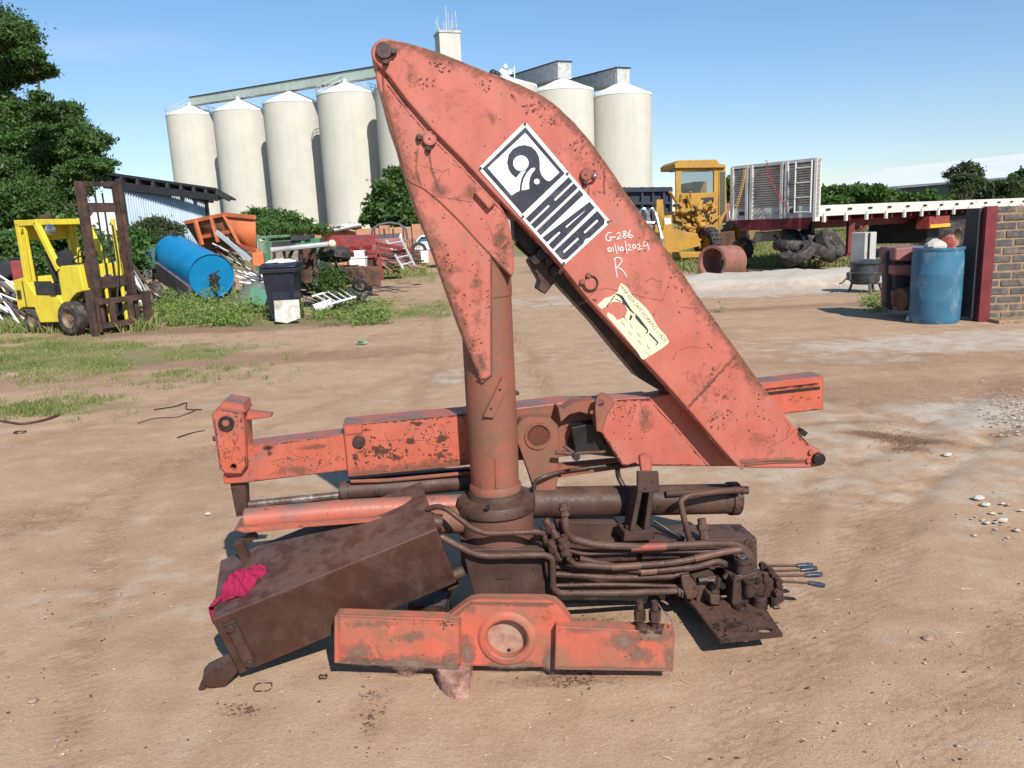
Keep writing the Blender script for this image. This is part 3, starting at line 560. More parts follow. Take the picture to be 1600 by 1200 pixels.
# ------------------------------------------------------------------ chips, scratches and dirt that have a shape of their own
def filmmat(name, col, th=.62, sharp=.22, sc_=30):
    s = NT(name); a = s.n('Attribute', attribute_name='f').outputs['Fac']; n1 = s.noise(sc_, 7, .7, dist=.5); n2 = s.noise(sc_*5, 4, .7)
    f = s.math('ADD', a, s.math('ADD', s.math('MULTIPLY', s.math('SUBTRACT', n1, .5), 1.7), s.math('MULTIPLY', s.math('SUBTRACT', n2, .5), .5)))
    f = s.rng(f, th-sharp, th+sharp); s.out(s.mix(n2, col, tuple(c*.6 for c in col)), .75, 0, .2)
    tr_ = s.n('BsdfTransparent'); m_ = s.n('MixShader'); s.put(m_.inputs[0], f); s.t.links.new(tr_.outputs[0], m_.inputs[1]); s.t.links.new(s.b.outputs[0], m_.inputs[2])
    s.t.links.new(m_.outputs[0], s.t.nodes['Material Output'].inputs['Surface']); return s.m
M['f_rust'] = filmmat('flaked_rust_film', (.10, .045, .03), .78, .12, 45); M['f_dirt'] = filmmat('brown_dirt_film', (.21, .115, .075), .62, .40, 22); M['f_grey'] = filmmat('grey_scuff_film', (.25, .17, .13), .62, .35, 25); M['f_dark'] = filmmat('dark_grease_film', (.035, .02, .016), .6, .35, 30)
def film_obj(name, P, rows, att, mat, par):
    cols = len(P)//rows; F_ = [(r*cols+k, r*cols+k+1, (r+1)*cols+k+1, (r+1)*cols+k) for r in range(rows-1) for k in range(cols-1)]
    o_ = wloc(par); me = bpy.data.meshes.new(name); me.from_pydata([tuple(p-o_) for p in P], [], F_); at = me.attributes.new('f', 'FLOAT', 'POINT'); at.data.foreach_set('value', att); me.materials.append(M[mat])
    o = bpy.data.objects.new(name, me); sc.collection.objects.link(o); o.parent = par; return o
def resamp(L_, st):
    out = [L_[0]]
    for a, b in zip(L_[:-1], L_[1:]):
        n = max(1, int(math.hypot(b[0]-a[0], b[1]-a[1])/st)); out += [(a[0]+(b[0]-a[0])*k/n, a[1]+(b[1]-a[1])*k/n) for k in range(1, n+1)]
    return out
LV = [0]
def band(L_, wpx, side, v, mat='f_rust', par=None, fr=None, st=1., name='edge_wear', inset=.8):
    fr = fr or C; Q_ = resamp(L_, 6); rows = 5; P = []; A = []; LV[0] = (LV[0]+1) % 6; v = v-.0004-.00006*LV[0]
    for r in range(rows):
        for i, (x, y) in enumerate(Q_):
            a = Q_[max(0, i-1)]; b = Q_[min(len(Q_)-1, i+1)]; dx, dy = b[0]-a[0], b[1]-a[1]; l = math.hypot(dx, dy); nx_, ny_ = -dy/l*side, dx/l*side
            d = inset+wpx*r/(rows-1); P.append(fr.p(x+nx_*d, y+ny_*d, v)); A.append(st*(1-r/(rows-1))*(1 if 0 < i < len(Q_)-1 else .4))
    return film_obj(name, P, rows, A, mat, par or boom)
def patch(cx, cy, rx, ry, v, mat='f_rust', par=None, fr=None, st=1., rot=0, name='worn_patch'):
    fr = fr or C; n = 9; P = []; A = []; ca, sa = math.cos(rot), math.sin(rot); LV[0] = (LV[0]+1) % 6; v = v-.0004-.00006*LV[0]
    for j in range(n):
        for i in range(n):
            u, w_ = 2*i/(n-1)-1, 2*j/(n-1)-1; x, y = cx+(u*rx*ca-w_*ry*sa), cy+(u*rx*sa+w_*ry*ca); P.append(fr.p(x, y, v)); A.append(st*max(0, 1-math.hypot(u, w_)))
    return film_obj(name, P, n, A, mat, par or boom)
def inside(x, y, P):
    c = False
    for (x1, y1), (x2, y2) in zip(P, P[1:]+P[:1]):
        if (y1 > y) != (y2 > y) and x < (x2-x1)*(y-y1)/(y2-y1)+x1: c = not c
    return c
def chips(L_, v, par, fr=None, mat='bolt', name='paint_chips', seed=1, clip=None):   # clusters: (cx,cy,sx,sy,n,size)
    fr = fr or C; rr_ = random.Random(seed); mb = MB()
    for cx, cy, sx_, sy_, n, sz in L_:
        for _ in range(int(n*1.6)):
            x, y = rr_.gauss(cx, sx_), rr_.gauss(cy, sy_)
            if clip and not all(inside(x+a, y+b, clip) for a, b in ((2.5, 0), (-2.5, 0), (0, 2.5), (0, -2.5))): continue
            k = rr_.randint(5, 7); s_ = sz*.85*rr_.uniform(.25, 1.25)**1.5; a0 = rr_.random()*6; el_ = rr_.uniform(1, 2.2)
            mb.v += [fr.p(x+s_*el_*math.cos(a)*math.cos(a0)-s_*math.sin(a)*math.sin(a0), y+s_*el_*math.cos(a)*math.sin(a0)+s_*math.sin(a)*math.cos(a0), v-.0009) for a in [2*math.pi*j/k+rr_.uniform(-.3, .3) for j in range(k)]]
            mb.f.append(tuple(range(len(mb.v)-k, len(mb.v))))
    o = mb.build(name, M[mat], par, kind='stuff'); return o
def scr(L_, v, par, w_=.0008, fr=None, mat='bolt', name='scratches'):
    fr = fr or C; mb = MB(); rr_ = random.Random(len(L_))
    for l in L_:
        q_ = resamp(l, 5); P = [fr.p(x+rr_.gauss(0, .35), y+rr_.gauss(0, .35), v-.0003) for x, y in q_]; mb.tube(P, [w_*rr_.uniform(.4, 1.2) for _ in P], 4)
    return mb.build(name, M[mat], par, kind='stuff')
M['rustchip'] = plain('rust_chip', (.085, .035, .022), .8, var=.5, scale=50)
# main boom
tl = [(600, 61)]+top[:-2]
band(tl, 16, 1, VB, 'f_rust', st=.72); band(tl, 24, 1, VB, 'f_dirt', st=.66)
band(list(reversed(low[1:])), 7, 1, VB, 'f_rust', st=.95); band([(1073, 638), (1153, 551)], 7, 1, VB, 'f_rust', st=1.0); band([(1073, 638), (1153, 551)], 5, -1, VB, 'f_rust', st=.8)
band([(1152, 724), (1258, 722)], 10, -1, VB, 'f_dirt', st=.9); band([(1246, 672), (1268, 698)], 18, 1, VB, 'f_rust', st=.95)
for q_ in ((686, 104, 14, 9), (668, 128, 16, 10, .6), (755, 132, 16, 8), (800, 150, 20, 10), (838, 172, 18, 10), (868, 192, 16, 12), (905, 222, 12, 14), (945, 276, 10, 14), (938, 300, 16, 6, .1), (1000, 345, 8, 14), (1048, 408, 9, 12), (1108, 500, 8, 14), (1150, 568, 8, 16), (1115, 655, 26, 7, -.75), (1132, 620, 28, 6, -.95), (1238, 690, 14, 12), (1112, 585, 10, 5), (930, 470, 14, 8), (876, 424, 14, 12), (980, 300, 20, 8)):
    patch(q_[0], q_[1], q_[2]*1.25, q_[3]*1.25, VB, 'f_rust', rot=q_[4] if len(q_) > 4 else .4, st=.80)
for q_ in ((640, 120, 50, 40), (760, 180, 70, 30), (700, 160, 40, 60), (1100, 600, 60, 60), (1000, 440, 60, 40), (1190, 690, 60, 30), (900, 240, 50, 40)): patch(*q_, VB, 'f_dirt', rot=.7, st=.34)
chips([(690, 105, 8, 6, 16, 1.5), (668, 128, 9, 6, 12, 1.3), (757, 133, 9, 4, 12, 1.2), (835, 168, 14, 8, 26, 1.4), (860, 190, 10, 8, 20, 1.3), (905, 225, 8, 10, 16, 1.4), (935, 258, 6, 12, 16, 1.4), (960, 300, 10, 14, 12, 1.1), (1010, 365, 10, 20, 14, 1.2), (1060, 440, 10, 20, 14, 1.1), (1120, 525, 10, 26, 18, 1.2), (1180, 610, 10, 26, 16, 1.2), (1128, 655, 12, 10, 18, 1.3), (1140, 615, 14, 12, 12, 1.1), (1010, 600, 10, 16, 8, 1.1), (1100, 560, 40, 40, 14, .9), (800, 260, 90, 60, 22, .8), (960, 400, 50, 50, 18, .8), (720, 170, 50, 30, 14, .8), (1200, 680, 30, 20, 12, 1.0)], VB, boom, mat='rustchip', seed=3, clip=apex+top+tip+low)
scr([[(916, 468), (930, 455), (946, 450), (1000, 463), (1036, 470), (1046, 440)], [(1045, 568), (1060, 548), (1078, 541), (1100, 545)], [(1068, 480), (1090, 482)], [(1010, 440), (1018, 434), (1030, 441)], [(1098, 665), (1112, 650), (1125, 640)], [(1128, 630), (1146, 608)], [(1200, 700), (1230, 685), (1250, 664)], [(890, 480), (920, 470)], [(955, 300), (985, 292)], [(958, 310), (975, 306)], [(1160, 560), (1166, 590)], [(1113, 528), (1118, 508)], [(1228, 684), (1235, 668), (1226, 655)], [(756, 250), (752, 262)], [(980, 312), (985, 325)]], VB, boom, mat='rustchip')
# inner boom
le = [(592, 142), (607, 195), (621, 238), (635, 282), (648, 324), (671, 381), (688, 428), (703, 471), (723, 527), (740, 568), (750, 590)]
band(le, 6, -1, VA, 'f_rust', hd, st=.85) if False else band(le, 6, -1, VA, 'f_rust', par=hd, st=.85); band(le, 26, -1, VA, 'f_dirt', par=hd, st=.7)
for q_ in ((700, 420, 30, 16), (712, 470, 12, 30), (745, 440, 16, 60), (752, 560, 14, 20), (735, 300, 24, 20), (690, 300, 30, 30), (780, 380, 20, 40), (745, 500, 20, 30), (786, 372, 24, 44), (788, 400, 20, 34)): patch(*q_, VA, 'f_dirt', par=hd, st=.6)
chips([(690, 410, 10, 12, 14, 1.4), (724, 475, 6, 10, 12, 1.3), (765, 470, 3, 60, 26, 1.2), (742, 540, 8, 14, 12, 1.2), (760, 330, 14, 14, 14, 1.), (660, 255, 20, 20, 14, .9), (630, 200, 10, 30, 12, .9), (770, 390, 16, 24, 18, 1.1), (700, 330, 24, 20, 14, .9), (735, 545, 10, 24, 14, 1.1)], VA, hd, mat='rustchip', seed=5, clip=head)
scr([[(659, 259), (690, 267)], [(680, 289), (690, 270), (703, 262)], [(700, 265), (702, 275)], [(705, 255), (735, 270)], [(645, 285), (680, 306), (735, 316)], [(734, 450), (748, 420)], [(728, 420), (748, 432), (745, 428)], [(742, 520), (748, 500)], [(690, 405), (700, 412), (712, 408)], [(760, 345), (772, 375)], [(780, 370), (790, 350)], [(757, 545), (760, 560), (768, 560)]], VA, hd, mat='rustchip')
patch(696, 282, 16, 20, VA, 'f_rust', par=hd, st=.7)
# jib, extension and head
V1 = VH
band([(540, 664), (640, 654), (732, 646)], 8, 1, V1, 'f_rust', par=ob, st=.95); band([(546, 744), (640, 735), (732, 725)], 5, -1, V1, 'f_rust', par=ob, st=.8); band([(546, 744), (640, 735), (732, 725)], 20, -1, V1, 'f_dirt', par=ob, st=.7)
for L_ in ([(596, 100), (612, 128), (640, 168)], [(672, 228), (676, 262), (690, 300)], [(655, 232), (652, 262), (660, 290)]): band(L_, 7, 1, VA, 'f_dirt', par=hd, st=.85)
for x, y in ((922, 288), (947, 262)): band([(x, y), (x-1, y+26), (x, y+44)], 6, 1, VB, 'f_dirt', par=boom, st=.9, name='rust_run')
for q_ in ((556, 715, 14, 26), (600, 705, 34, 12), (620, 715, 24, 10), (588, 700, 20, 10), (690, 712, 34, 12), (650, 662, 26, 8), (690, 685, 26, 20), (572, 672, 16, 6), (640, 690, 20, 12)): patch(*q_, V1, 'f_rust', par=ob, st=1.1)
chips([(605, 708, 20, 8, 60, 1.6), (570, 700, 12, 14, 26, 1.4), (660, 680, 30, 16, 40, 1.1), (700, 665, 20, 12, 26, 1.2), (640, 725, 40, 6, 20, 1.1), (690, 712, 16, 8, 26, 1.5)], V1, ob, mat='rustchip', seed=7, clip=[(536, 665), (730, 646), (730, 727), (545, 745)])
scr([[(590, 688), (630, 687), (700, 690)], [(640, 655), (642, 670), (628, 686)], [(600, 676), (608, 690)], [(676, 668), (682, 690), (700, 698), (706, 688)], [(690, 662), (700, 685)], [(664, 684), (670, 694), (700, 700)]], V1, ob, mat='rustchip')
V2 = VH+.012
band([(390, 697), (532, 679)], 7, 1, V2, 'f_rust', par=ob, st=.8); band([(383, 755), (535, 736)], 5, -1, V2, 'f_rust', par=ob, st=.8); patch(418, 700, 14, 5, V2, 'f_dark', par=ob, st=1.1, rot=-.1); patch(422, 708, 7, 8, V2, 'f_dark', par=ob, st=.8); patch(490, 698, 50, 6, V2, 'f_dirt', par=ob, st=.9, rot=-.1); patch(460, 735, 60, 12, V2, 'f_dirt', par=ob, st=.6)
chips([(460, 728, 40, 8, 30, 1.), (510, 722, 16, 10, 20, 1.2), (480, 705, 40, 10, 16, .9)], V2, ob, mat='rustchip', seed=8, clip=[(385, 698), (535, 679), (542, 735), (384, 755)])
scr([[(422, 722), (440, 717), (470, 718)], [(452, 705), (465, 714), (492, 717)], [(495, 733), (520, 722)], [(418, 744), (430, 738)]], V2, ob, mat='rustchip')
V3 = VH-.012; hl = [(333, 650), (343, 733), (354, 742), (377, 740), (386, 729), (384, 708)]
band(hl, 6, -1, V3, 'f_rust', par=hp, st=.95); band([(341, 639), (356, 641), (379, 646)], 5, 1, V3, 'f_rust', par=hp, st=.9); chips([(356, 690, 14, 22, 40, .9), (372, 655, 5, 10, 16, 1.2), (350, 720, 8, 12, 14, 1.)], V3, hp, mat='rustchip', seed=9, clip=[(331, 648), (356, 640), (379, 645), (385, 708), (386, 729), (377, 741), (354, 743), (343, 733)]); patch(345, 670, 10, 20, V3, 'f_dirt', par=hp, st=.6); scr([[(362, 672), (372, 682), (366, 700), (360, 720)], [(350, 690), (352, 706)]], V3, hp, mat='rustchip')
band([(1192, 607), (1280, 597)], 7, 1, V2, 'f_dark', par=er, st=.95); band([(1226, 646), (1286, 640)], 5, -1, V2, 'f_rust', par=er, st=.8); chips([(1255, 622, 16, 6, 10, 1.1)], V2, er, mat='rustchip', seed=10)
# box under the boom
band([(960, 624), (1021, 621)], 10, 1, VR, 'f_rust', par=bx, st=1.0); band([(936, 672), (942, 678), (972, 727), (1120, 728)], 6, -1, VR, 'f_rust', par=bx, st=.9); patch(985, 645, 30, 24, VR, 'f_rust', par=bx, st=.8); patch(1010, 655, 26, 30, VR, 'f_dirt', par=bx, st=.6)
chips([(975, 640, 18, 12, 30, 1.), (985, 690, 20, 14, 10, .9), (960, 700, 8, 12, 10, 1.)], VR, bx, mat='rustchip', seed=11, clip=[(940, 676), (958, 624), (1021, 620), (1050, 729), (972, 728)]); scr([[(975, 632), (978, 645), (986, 655)], [(1000, 628), (1004, 645), (1014, 656), (1020, 670)], [(990, 630), (992, 646)]], VR, bx, mat='rustchip')
# front beam
for q_ in ((560, 1018, 50, 24, .9), (640, 1035, 80, 18, 1.1), (705, 1035, 24, 30, 1.), (640, 995, 36, 16, .7), (560, 1030, 44, 16, .9), (580, 975, 60, 10, .7)): patch(*q_[:4], -.035, 'f_grey', par=crane, fr=FB, st=q_[4])
for q_ in ((975, 1000, 40, 26, 1.1), (1000, 1025, 34, 22, 1.0), (1020, 993, 50, 16, 1.2), (905, 985, 44, 8, .8), (1045, 1030, 12, 26, .9)): patch(*q_[:4], -.035, 'f_grey', par=crane, fr=FB, st=q_[4])
for q_ in ((730, 1020, 22, 40, 1.2), (865, 1030, 22, 34, 1.3), (850, 965, 30, 16, .5), (735, 950, 20, 14, .7), (800, 1038, 60, 10, 1.3)): patch(*q_[:4], 0, 'f_grey', par=crane, fr=FB, st=q_[4])
band([(525, 1036), (718, 1046)], 14, -1, -.035, 'f_grey', par=crane, fr=FB, st=1.2); band([(867, 1046), (1052, 1049)], 8, -1, -.035, 'f_grey', par=crane, fr=FB, st=1.0); band([(735, 939), (868, 941)], 9, 1, 0, 'f_dirt', par=crane, fr=FB, st=1.1); band([(690, 974), (735, 939)], 8, 1, 0, 'f_dirt', par=crane, fr=FB, st=1.)
chips([(600, 990, 50, 18, 20, .8), (700, 975, 10, 4, 14, 1.2), (690, 1030, 14, 10, 14, 1.2), (1020, 1000, 24, 18, 20, 1.)], -.035, crane, fr=FB, mat='rustchip', seed=12)
# tank front face: dried streaks and a pale scuff
# ------------------------------------------------------------------ oil tank lying against the crane
n_t = ray(451, 149).normalized(); t0 = G(375, 1060, .03); TF = Fr(t0, 0, n_t)
A_, B_, C_, D_ = [TF.p(*q_) for q_ in ((330, 969), (683, 826), (714, 911), (375, 1054))]
best = min((abs((CAMP_proj[1]-875)), L_) for L_ in [k*.005 for k in range(20, 160)] for CAMP_proj in [(lambda w_: (800+F*w_.x/-w_.z, 600-F*w_.y/-w_.z))(R.transposed() @ (A_+n_t*L_-CAMP))])
TL = best[1]
tank = thing('oil_tank', Vector((t0.x, t0.y, 0)), 'dark brown steel oil tank tipped against the red crane with a pink rag on it', 'tank')
mb = MB().prism([A_, B_, C_, D_], n_t*TL); tk = mb.build('tank_shell', M['tank'], tank, .006)
a, b, c_, d_ = [TF.p(*q_, -.012) for q_ in ((350, 978), (367, 969), (399.5, 1035), (383, 1045.5))]
mb = MB().prism([a, b, c_, d_], n_t*.0118); o = mb.build('level_gauge', M['grime'], tank, .004)
for x, y in ((360, 981), (390, 1036)):
    mb = MB(); disc(mb, x, y, -.012, -.022, 6, 14, fr=TF); mb.build('gauge_bolt', M['bolt'], o, .002)
mb = MB(); a, b, c_, d_ = [TF.p(*q_, -.002) for q_ in ((322, 1052), (333, 1045), (374, 1050), (358, 1073))]
mb.prism([TF.p(x, y, .0) for x, y in ((316, 1060), (324, 1050), (345, 1040), (362, 1030), (373, 1050), (352, 1074), (330, 1076), (318, 1072))], n_t*.05)
mb.cyl(TF.p(321, 1062, .02), TF.p(314, 1083, .02), .012, n=10); mb.build('drain_lug', M['grime'], tank, .006)
mb = MB(); tu = (A_-D_).normalized(); tr = (B_-A_).normalized(); q0 = A_+n_t*(TL-.05)+tr*.10
mb.bar(q0-tu*.03, q0+tu*.075, .035, .035, n_t); mb.bar(q0+tu*.06-tr*.01, q0+tu*.075+tr*.07, .03, .02, n_t); mb.build('filler_bracket', M['grime'], tank, .004)
mb = MB(); q1 = B_+(C_-B_)*1.0-tr*.03; mb.bar(q1-tr*.0+tu*.02+n_t*.1, q1-tu*.09+n_t*.1, .07, .01, n_t); mb.cyl(q1+tr*.0+n_t*.05, q1+tr*.07+n_t*.05, .02, n=14); mb.build('outlet_stub', M['grime'], tank, .003)
# rag: crumpled sheet
def crumple(mb, c, ux, uy, un, ru, rv, seed, n=34, h=.03):
    random.seed(seed); ph = [(random.uniform(0, 6.28), random.randint(5, 15), random.uniform(.3, 1)) for _ in range(5)]; base = len(mb.v); m = 13
    for i in range(m+1):
        r = i/m
        for k in range(n):
            a = 2*math.pi*k/n; edge_ = 1+.13*math.sin(2*a+1)+.09*math.sin(5*a+ph[0][0])+.05*math.sin(9*a)
            fold = sum(math.sin(q_*a+p_+r*3)*w_ for p_, q_, w_ in ph)*.22
            z = h*(math.cos(r*math.pi/2)**.6)*(1+.35*fold)+h*.33*fold*r*(1-.3*r)+.004+.15*h*math.sin(r*14+a*3)
            rr = r*edge_*(1+.05*fold); mb.v.append(c+ux*(ru*rr*math.cos(a))+uy*(rv*rr*math.sin(a))+un*max(z, .003))
    for i in range(m):
        for k in range(n):
            a = base+i*n+k; b = base+i*n+(k+1) % n; mb.f.append((a, b, b+n, a+n))
topn = tu; 
def on_top(px, py, lift=0):
    r = ray(px, py); nn = topn; return CAMP+r*(((A_-CAMP).dot(nn)+lift)/r.dot(nn))
mb = MB(); rc = on_top(376, 919); crumple(mb, rc, tr, n_t, topn, .060, .072, 3, h=.050)
rc2 = on_top(398, 903); crumple(mb, rc2, (tr+n_t*.2).normalized(), n_t, topn, .045, .034, 5, h=.034)
P0 = [on_top(352, 925, .008), on_top(346, 935, .008), on_top(335, 945, .006), A_+n_t*.10-tr*.008+tu*.002, A_+n_t*.085-tr*.016-tu*.03, A_+n_t*.07-tr*.012-tu*.06]
base = len(mb.v)
for i, p in enumerate(P0):
    for k in range(7):
        t = k/6-.5; wv = .05*(1-i*.11); mb.v.append(p+n_t*(wv*t)+(topn if i < 3 else -tr)*(.006*math.sin(k*2.1+i))+tr*.02*t)
for i in range(len(P0)-1):
    for k in range(6): a = base+i*7+k; mb.f.append((a, a+1, a+8, a+7))
rag = mb.build('cloth_rag', M['ragm'], None, label='crumpled magenta rag on the left end of the brown tank', cat='rag', ang=60)
md = rag.modifiers.new('s', 'SOLIDIFY'); md.thickness = .003
md = rag.modifiers.new('sub', 'SUBSURF'); md.levels = 1; md.render_levels = 2
# blocks under the beam
def rough_block(name, pts, off, mat, label, cat, jit=.004, cuts=3):
    mb = MB().prism(pts, off); o = mb.build(name, mat, None, label=label, cat=cat); me = o.data
    bm = bmesh.new(); bm.from_mesh(me); bmesh.ops.triangulate(bm, faces=[f for f in bm.faces if len(f.verts) > 4]); bmesh.ops.subdivide_edges(bm, edges=bm.edges, cuts=cuts, use_grid_fill=True)
    for v in bm.verts: v.co += Vector([random.gauss(0, jit) for _ in range(3)])
    bm.to_mesh(me); bm.free(); smooth(me, 60); return o
wb = [G(x, y, .0) for x, y in ((683, 1062), (690, 1082), (712, 1096), (733, 1090), (738, 1060), (737, 1030), (690, 1030))]
rough_block('wooden_block', wb, (0, 0, .062), M['wood'], 'broken wooden block with reddish stain under the front beam', 'block', .003)
wb = [G(x, y, .0) for x, y in ((608, 1040), (625, 1055), (642, 1060), (655, 1050), (652, 1035), (620, 1025))]
rough_block('stone_chock', wb, (0, 0, .035), M['wood'], 'small rounded reddish stone under the left arm of the beam', 'stone', .003)
wb = [G(x, y, .0) for x, y in ((640, 985), (700, 990), (705, 950), (690, 935), (660, 940))]
rough_block('support_block', wb, (0, 0, .11), M['grime'], 'grimy block wedged between brown tank and front beam', 'block', .004)
# small litter
def ring(c, r, t, name, label):
    mb = MB().tube([c+Vector((r*math.cos(a), r*.9*math.sin(a), .004+.003*math.sin(3*a))) for a in [2*math.pi*k/24 for k in range(24)]], t, 6); return mb.build(name, M['bolt'], None, label=label, cat='ring')
ring(G(411, 1075), .030, .0022, 'wire_ring', 'thin wire ring on the dirt below the brown tank')
ring(G(505, 1059), .013, .0028, 'steel_washer', 'small dull ring on the dirt left of the wooden block')
ring(G(31, 676), .045, .006, 'rubber_ring', 'small dark ring on the sand at the far left')
def cable(name, L_, r, label, mat='black'):
    pts = [G(x, y, .006) for x, y in L_]; return MB().tube(bend(pts), r, 6).build(name, M[mat], None, label=label, cat='cable')
cable('loose_hose', [(0, 658), (35, 663), (70, 656), (92, 648)], .013, 'faded brown hose end on sand at the far left', 'pipe')
cable('loose_wire', [(240, 640), (275, 635), (292, 628), (290, 640), (315, 640)], .005, 'dark thin wire curled on the sand left of the crane head')
cable('thin_stick', [(277, 684), (298, 677), (320, 673)], .006, 'thin dark stick on the sand left of the crane head')
cable('thin_wire', [(215, 661), (240, 653), (280, 652), (305, 641)], .004, 'long pale brown wire lying across the sand at left', 'pipe')
mb = MB(); c = G(565, 538); 
for k in range(5): mb.box(c+Vector((random.uniform(-.06, .06), random.uniform(-.05, .05), .015+k*.006)), (.09, .05, .012), Matrix.Rotation(random.random()*3, 3, 'Z') @ Matrix.Rotation(random.uniform(-.4, .4), 3, 'X'))
M['green_r'] = plain('green_rubbish', (.10, .22, .08), .5, var=.6, scale=30, dirt=(.6, .6, .55)); mb.build('rubbish_scrap', M['green_r'], None, label='small scrap of green and black rubbish on the track', cat='rubbish')
# ------------------------------------------------------------------ ground
def vnoise(x, y, s, seed):
    x = x/s; y = y/s; xi = np.floor(x).astype(int); yi = np.floor(y).astype(int); fx = x-xi; fy = y-yi; fx = fx*fx*(3-2*fx); fy = fy*fy*(3-2*fy)
    def h(a, b): v = np.sin((a*127.1+b*311.7+seed*74.7))*43758.5453; return v-np.floor(v)
    return (h(xi, yi)*(1-fx)+h(xi+1, yi)*fx)*(1-fy)+(h(xi, yi+1)*(1-fx)+h(xi+1, yi+1)*fx)*fy
def fbm(x, y, s, seed, o=4): return sum(vnoise(x, y, s/2**k, seed+k)*.5**k for k in range(o))/sum(.5**k for k in range(o))
def axis(lo_, hi_, c0, s0, g, mx_):
    out = [c0]; s_ = s0; p = c0
    while p < hi_: p += s_; s_ = min(mx_, s_*g); out.append(p)
    s_ = s0; p = c0; l = []
    while p > lo_: p -= s_; s_ = min(mx_, s_*g); l.append(p)
    return np.array(l[::-1]+out)
xs = axis(-500, 700, 0, .022, 1.0115, 25); ys = axis(-40, 1300, 2.6, .022, 1.0125, 30)
X, Y = np.meshgrid(xs, ys); x = X.ravel(); y = Y.ravel()
def ell(px, py, rx, ry, soft=.5, rot=0):
    c = G(px, py); dx = x-c.x; dy = y-c.y; ca, sa = math.cos(rot), math.sin(rot); u = (dx*ca+dy*sa)/rx; v = (-dx*sa+dy*ca)/ry
    d = np.sqrt(u*u+v*v)+(fbm(x, y, max(.12, min(rx, ry)*.7), 5)-.5)*1.1; return np.clip((1+soft-d)/soft, 0, 1)*(d < 1+soft)
near = np.clip(1-(np.hypot(x, y-2.7)-1.2)/1.5, 0, 1)
z = (fbm(x, y, 2.5, 1)-.5)*.05*(1-near)+(fbm(x, y, .35, 9)-.5)*.014+(fbm(x, y, .09, 21, 2)-.5)*.006
rut = np.zeros_like(x)
for (pa, pb, wd) in (((1090, 1190), (1330, 830), .09), ((1180, 1190), (1390, 850), .08), ((1500, 1190), (1600, 900), .10), ((1180, 850), (1600, 560), .12), ((1260, 900), (1600, 650), .10), ((0, 820), (700, 560), .14), ((0, 700), (560, 530), .12), ((60, 1190), (200, 780), .08), ((650, 640), (700, 450), .12), ((860, 620), (760, 450), .12), ((1000, 500), (1600, 600), .14), ((1050, 560), (1600, 700), .10)):
    a = G(*pa); b = G(*pb); t = (b-a); t.z = 0; l = t.length; t /= l; dx = x-a.x; dy = y-a.y; s_ = dx*t.x+dy*t.y; d_ = -dx*t.y+dy*t.x+(fbm(x, y, 1.5, 33)-.5)*.35
    m_ = np.exp(-(d_/wd)**2)*(s_ > -1)*(s_ < l+1.5)*np.clip((s_+1)/1, 0, 1)*np.clip((l+1.5-s_)/1.5, 0, 1); rut = np.maximum(rut, m_)
    z -= m_*(.014+.011*np.sin((s_+np.abs(d_)*1.1)*2*np.pi/.07)*(np.abs(d_) < wd*1.1))*(1-near*.7)
sand = ell(1230, 440, 2.7, 1.1, .5); z += sand*(.02+.16*fbm(x, y, 1.1, 44)+.16*fbm(x, y, .5, 45))
z += ell(60, 470, 3, 1.5)*.05
z = np.where(y > 60, z-.05, z)
white = np.maximum.reduce([sand, .55*ell(1180, 455, 3.6, .9, .6), .24*ell(1480, 690, 1.9, .8, .9), .55*ell(1580, 640, .7, .35, .6), .5*ell(1570, 530, 1.6, .45, .8), .35*ell(1340, 560, .5, .2, .8), .25*ell(500, 735, .35, .2, .9), .5*ell(240, 507, .8, .08, .5), .35*ell(700, 590, .12, .3, .9), .12*ell(1210, 540, 2.5, .6, 1), .12*ell(300, 910, .5, .2, 1), .2*ell(830, 480, 1.5, .4, 1.)])
green = np.maximum.reduce([.95*ell(110, 560, 2.1, .8, .5), .8*ell(60, 640, 1.0, .22, .5), .9*ell(0, 480, 5, 2.5), .85*ell(480, 500, 2.2, .8, .5), .6*ell(620, 475, 1.2, .6, .6), .8*ell(610, 432, 2.6, 1, .6), ell(1250, 405, 8, 3.6, .4), ell(420, 415, 12, 5, .4), np.clip((y-27)/5, 0, 1)*(x > 3.5), np.clip((y-34)/6, 0, 1), ell(1400, 455, .9, .5, .5)*.7])
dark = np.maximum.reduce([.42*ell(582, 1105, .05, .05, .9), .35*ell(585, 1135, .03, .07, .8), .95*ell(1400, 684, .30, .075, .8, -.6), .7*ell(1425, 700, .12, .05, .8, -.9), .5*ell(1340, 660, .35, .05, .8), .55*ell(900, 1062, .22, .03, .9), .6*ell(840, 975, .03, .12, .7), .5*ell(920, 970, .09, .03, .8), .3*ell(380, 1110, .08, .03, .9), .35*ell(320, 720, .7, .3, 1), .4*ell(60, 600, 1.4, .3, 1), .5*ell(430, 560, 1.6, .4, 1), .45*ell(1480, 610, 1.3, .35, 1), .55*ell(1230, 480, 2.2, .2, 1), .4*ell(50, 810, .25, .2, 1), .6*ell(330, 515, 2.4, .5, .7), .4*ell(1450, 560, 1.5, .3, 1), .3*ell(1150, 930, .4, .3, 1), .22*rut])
gm = bpy.data.meshes.new('ground'); nx = len(xs); ny = len(ys); V = np.stack([x, y, z], 1)
ii = (np.arange(ny-1)[:, None]*nx+np.arange(nx-1)[None, :]).ravel(); Fc = np.stack([ii, ii+1, ii+nx+1, ii+nx], 1)
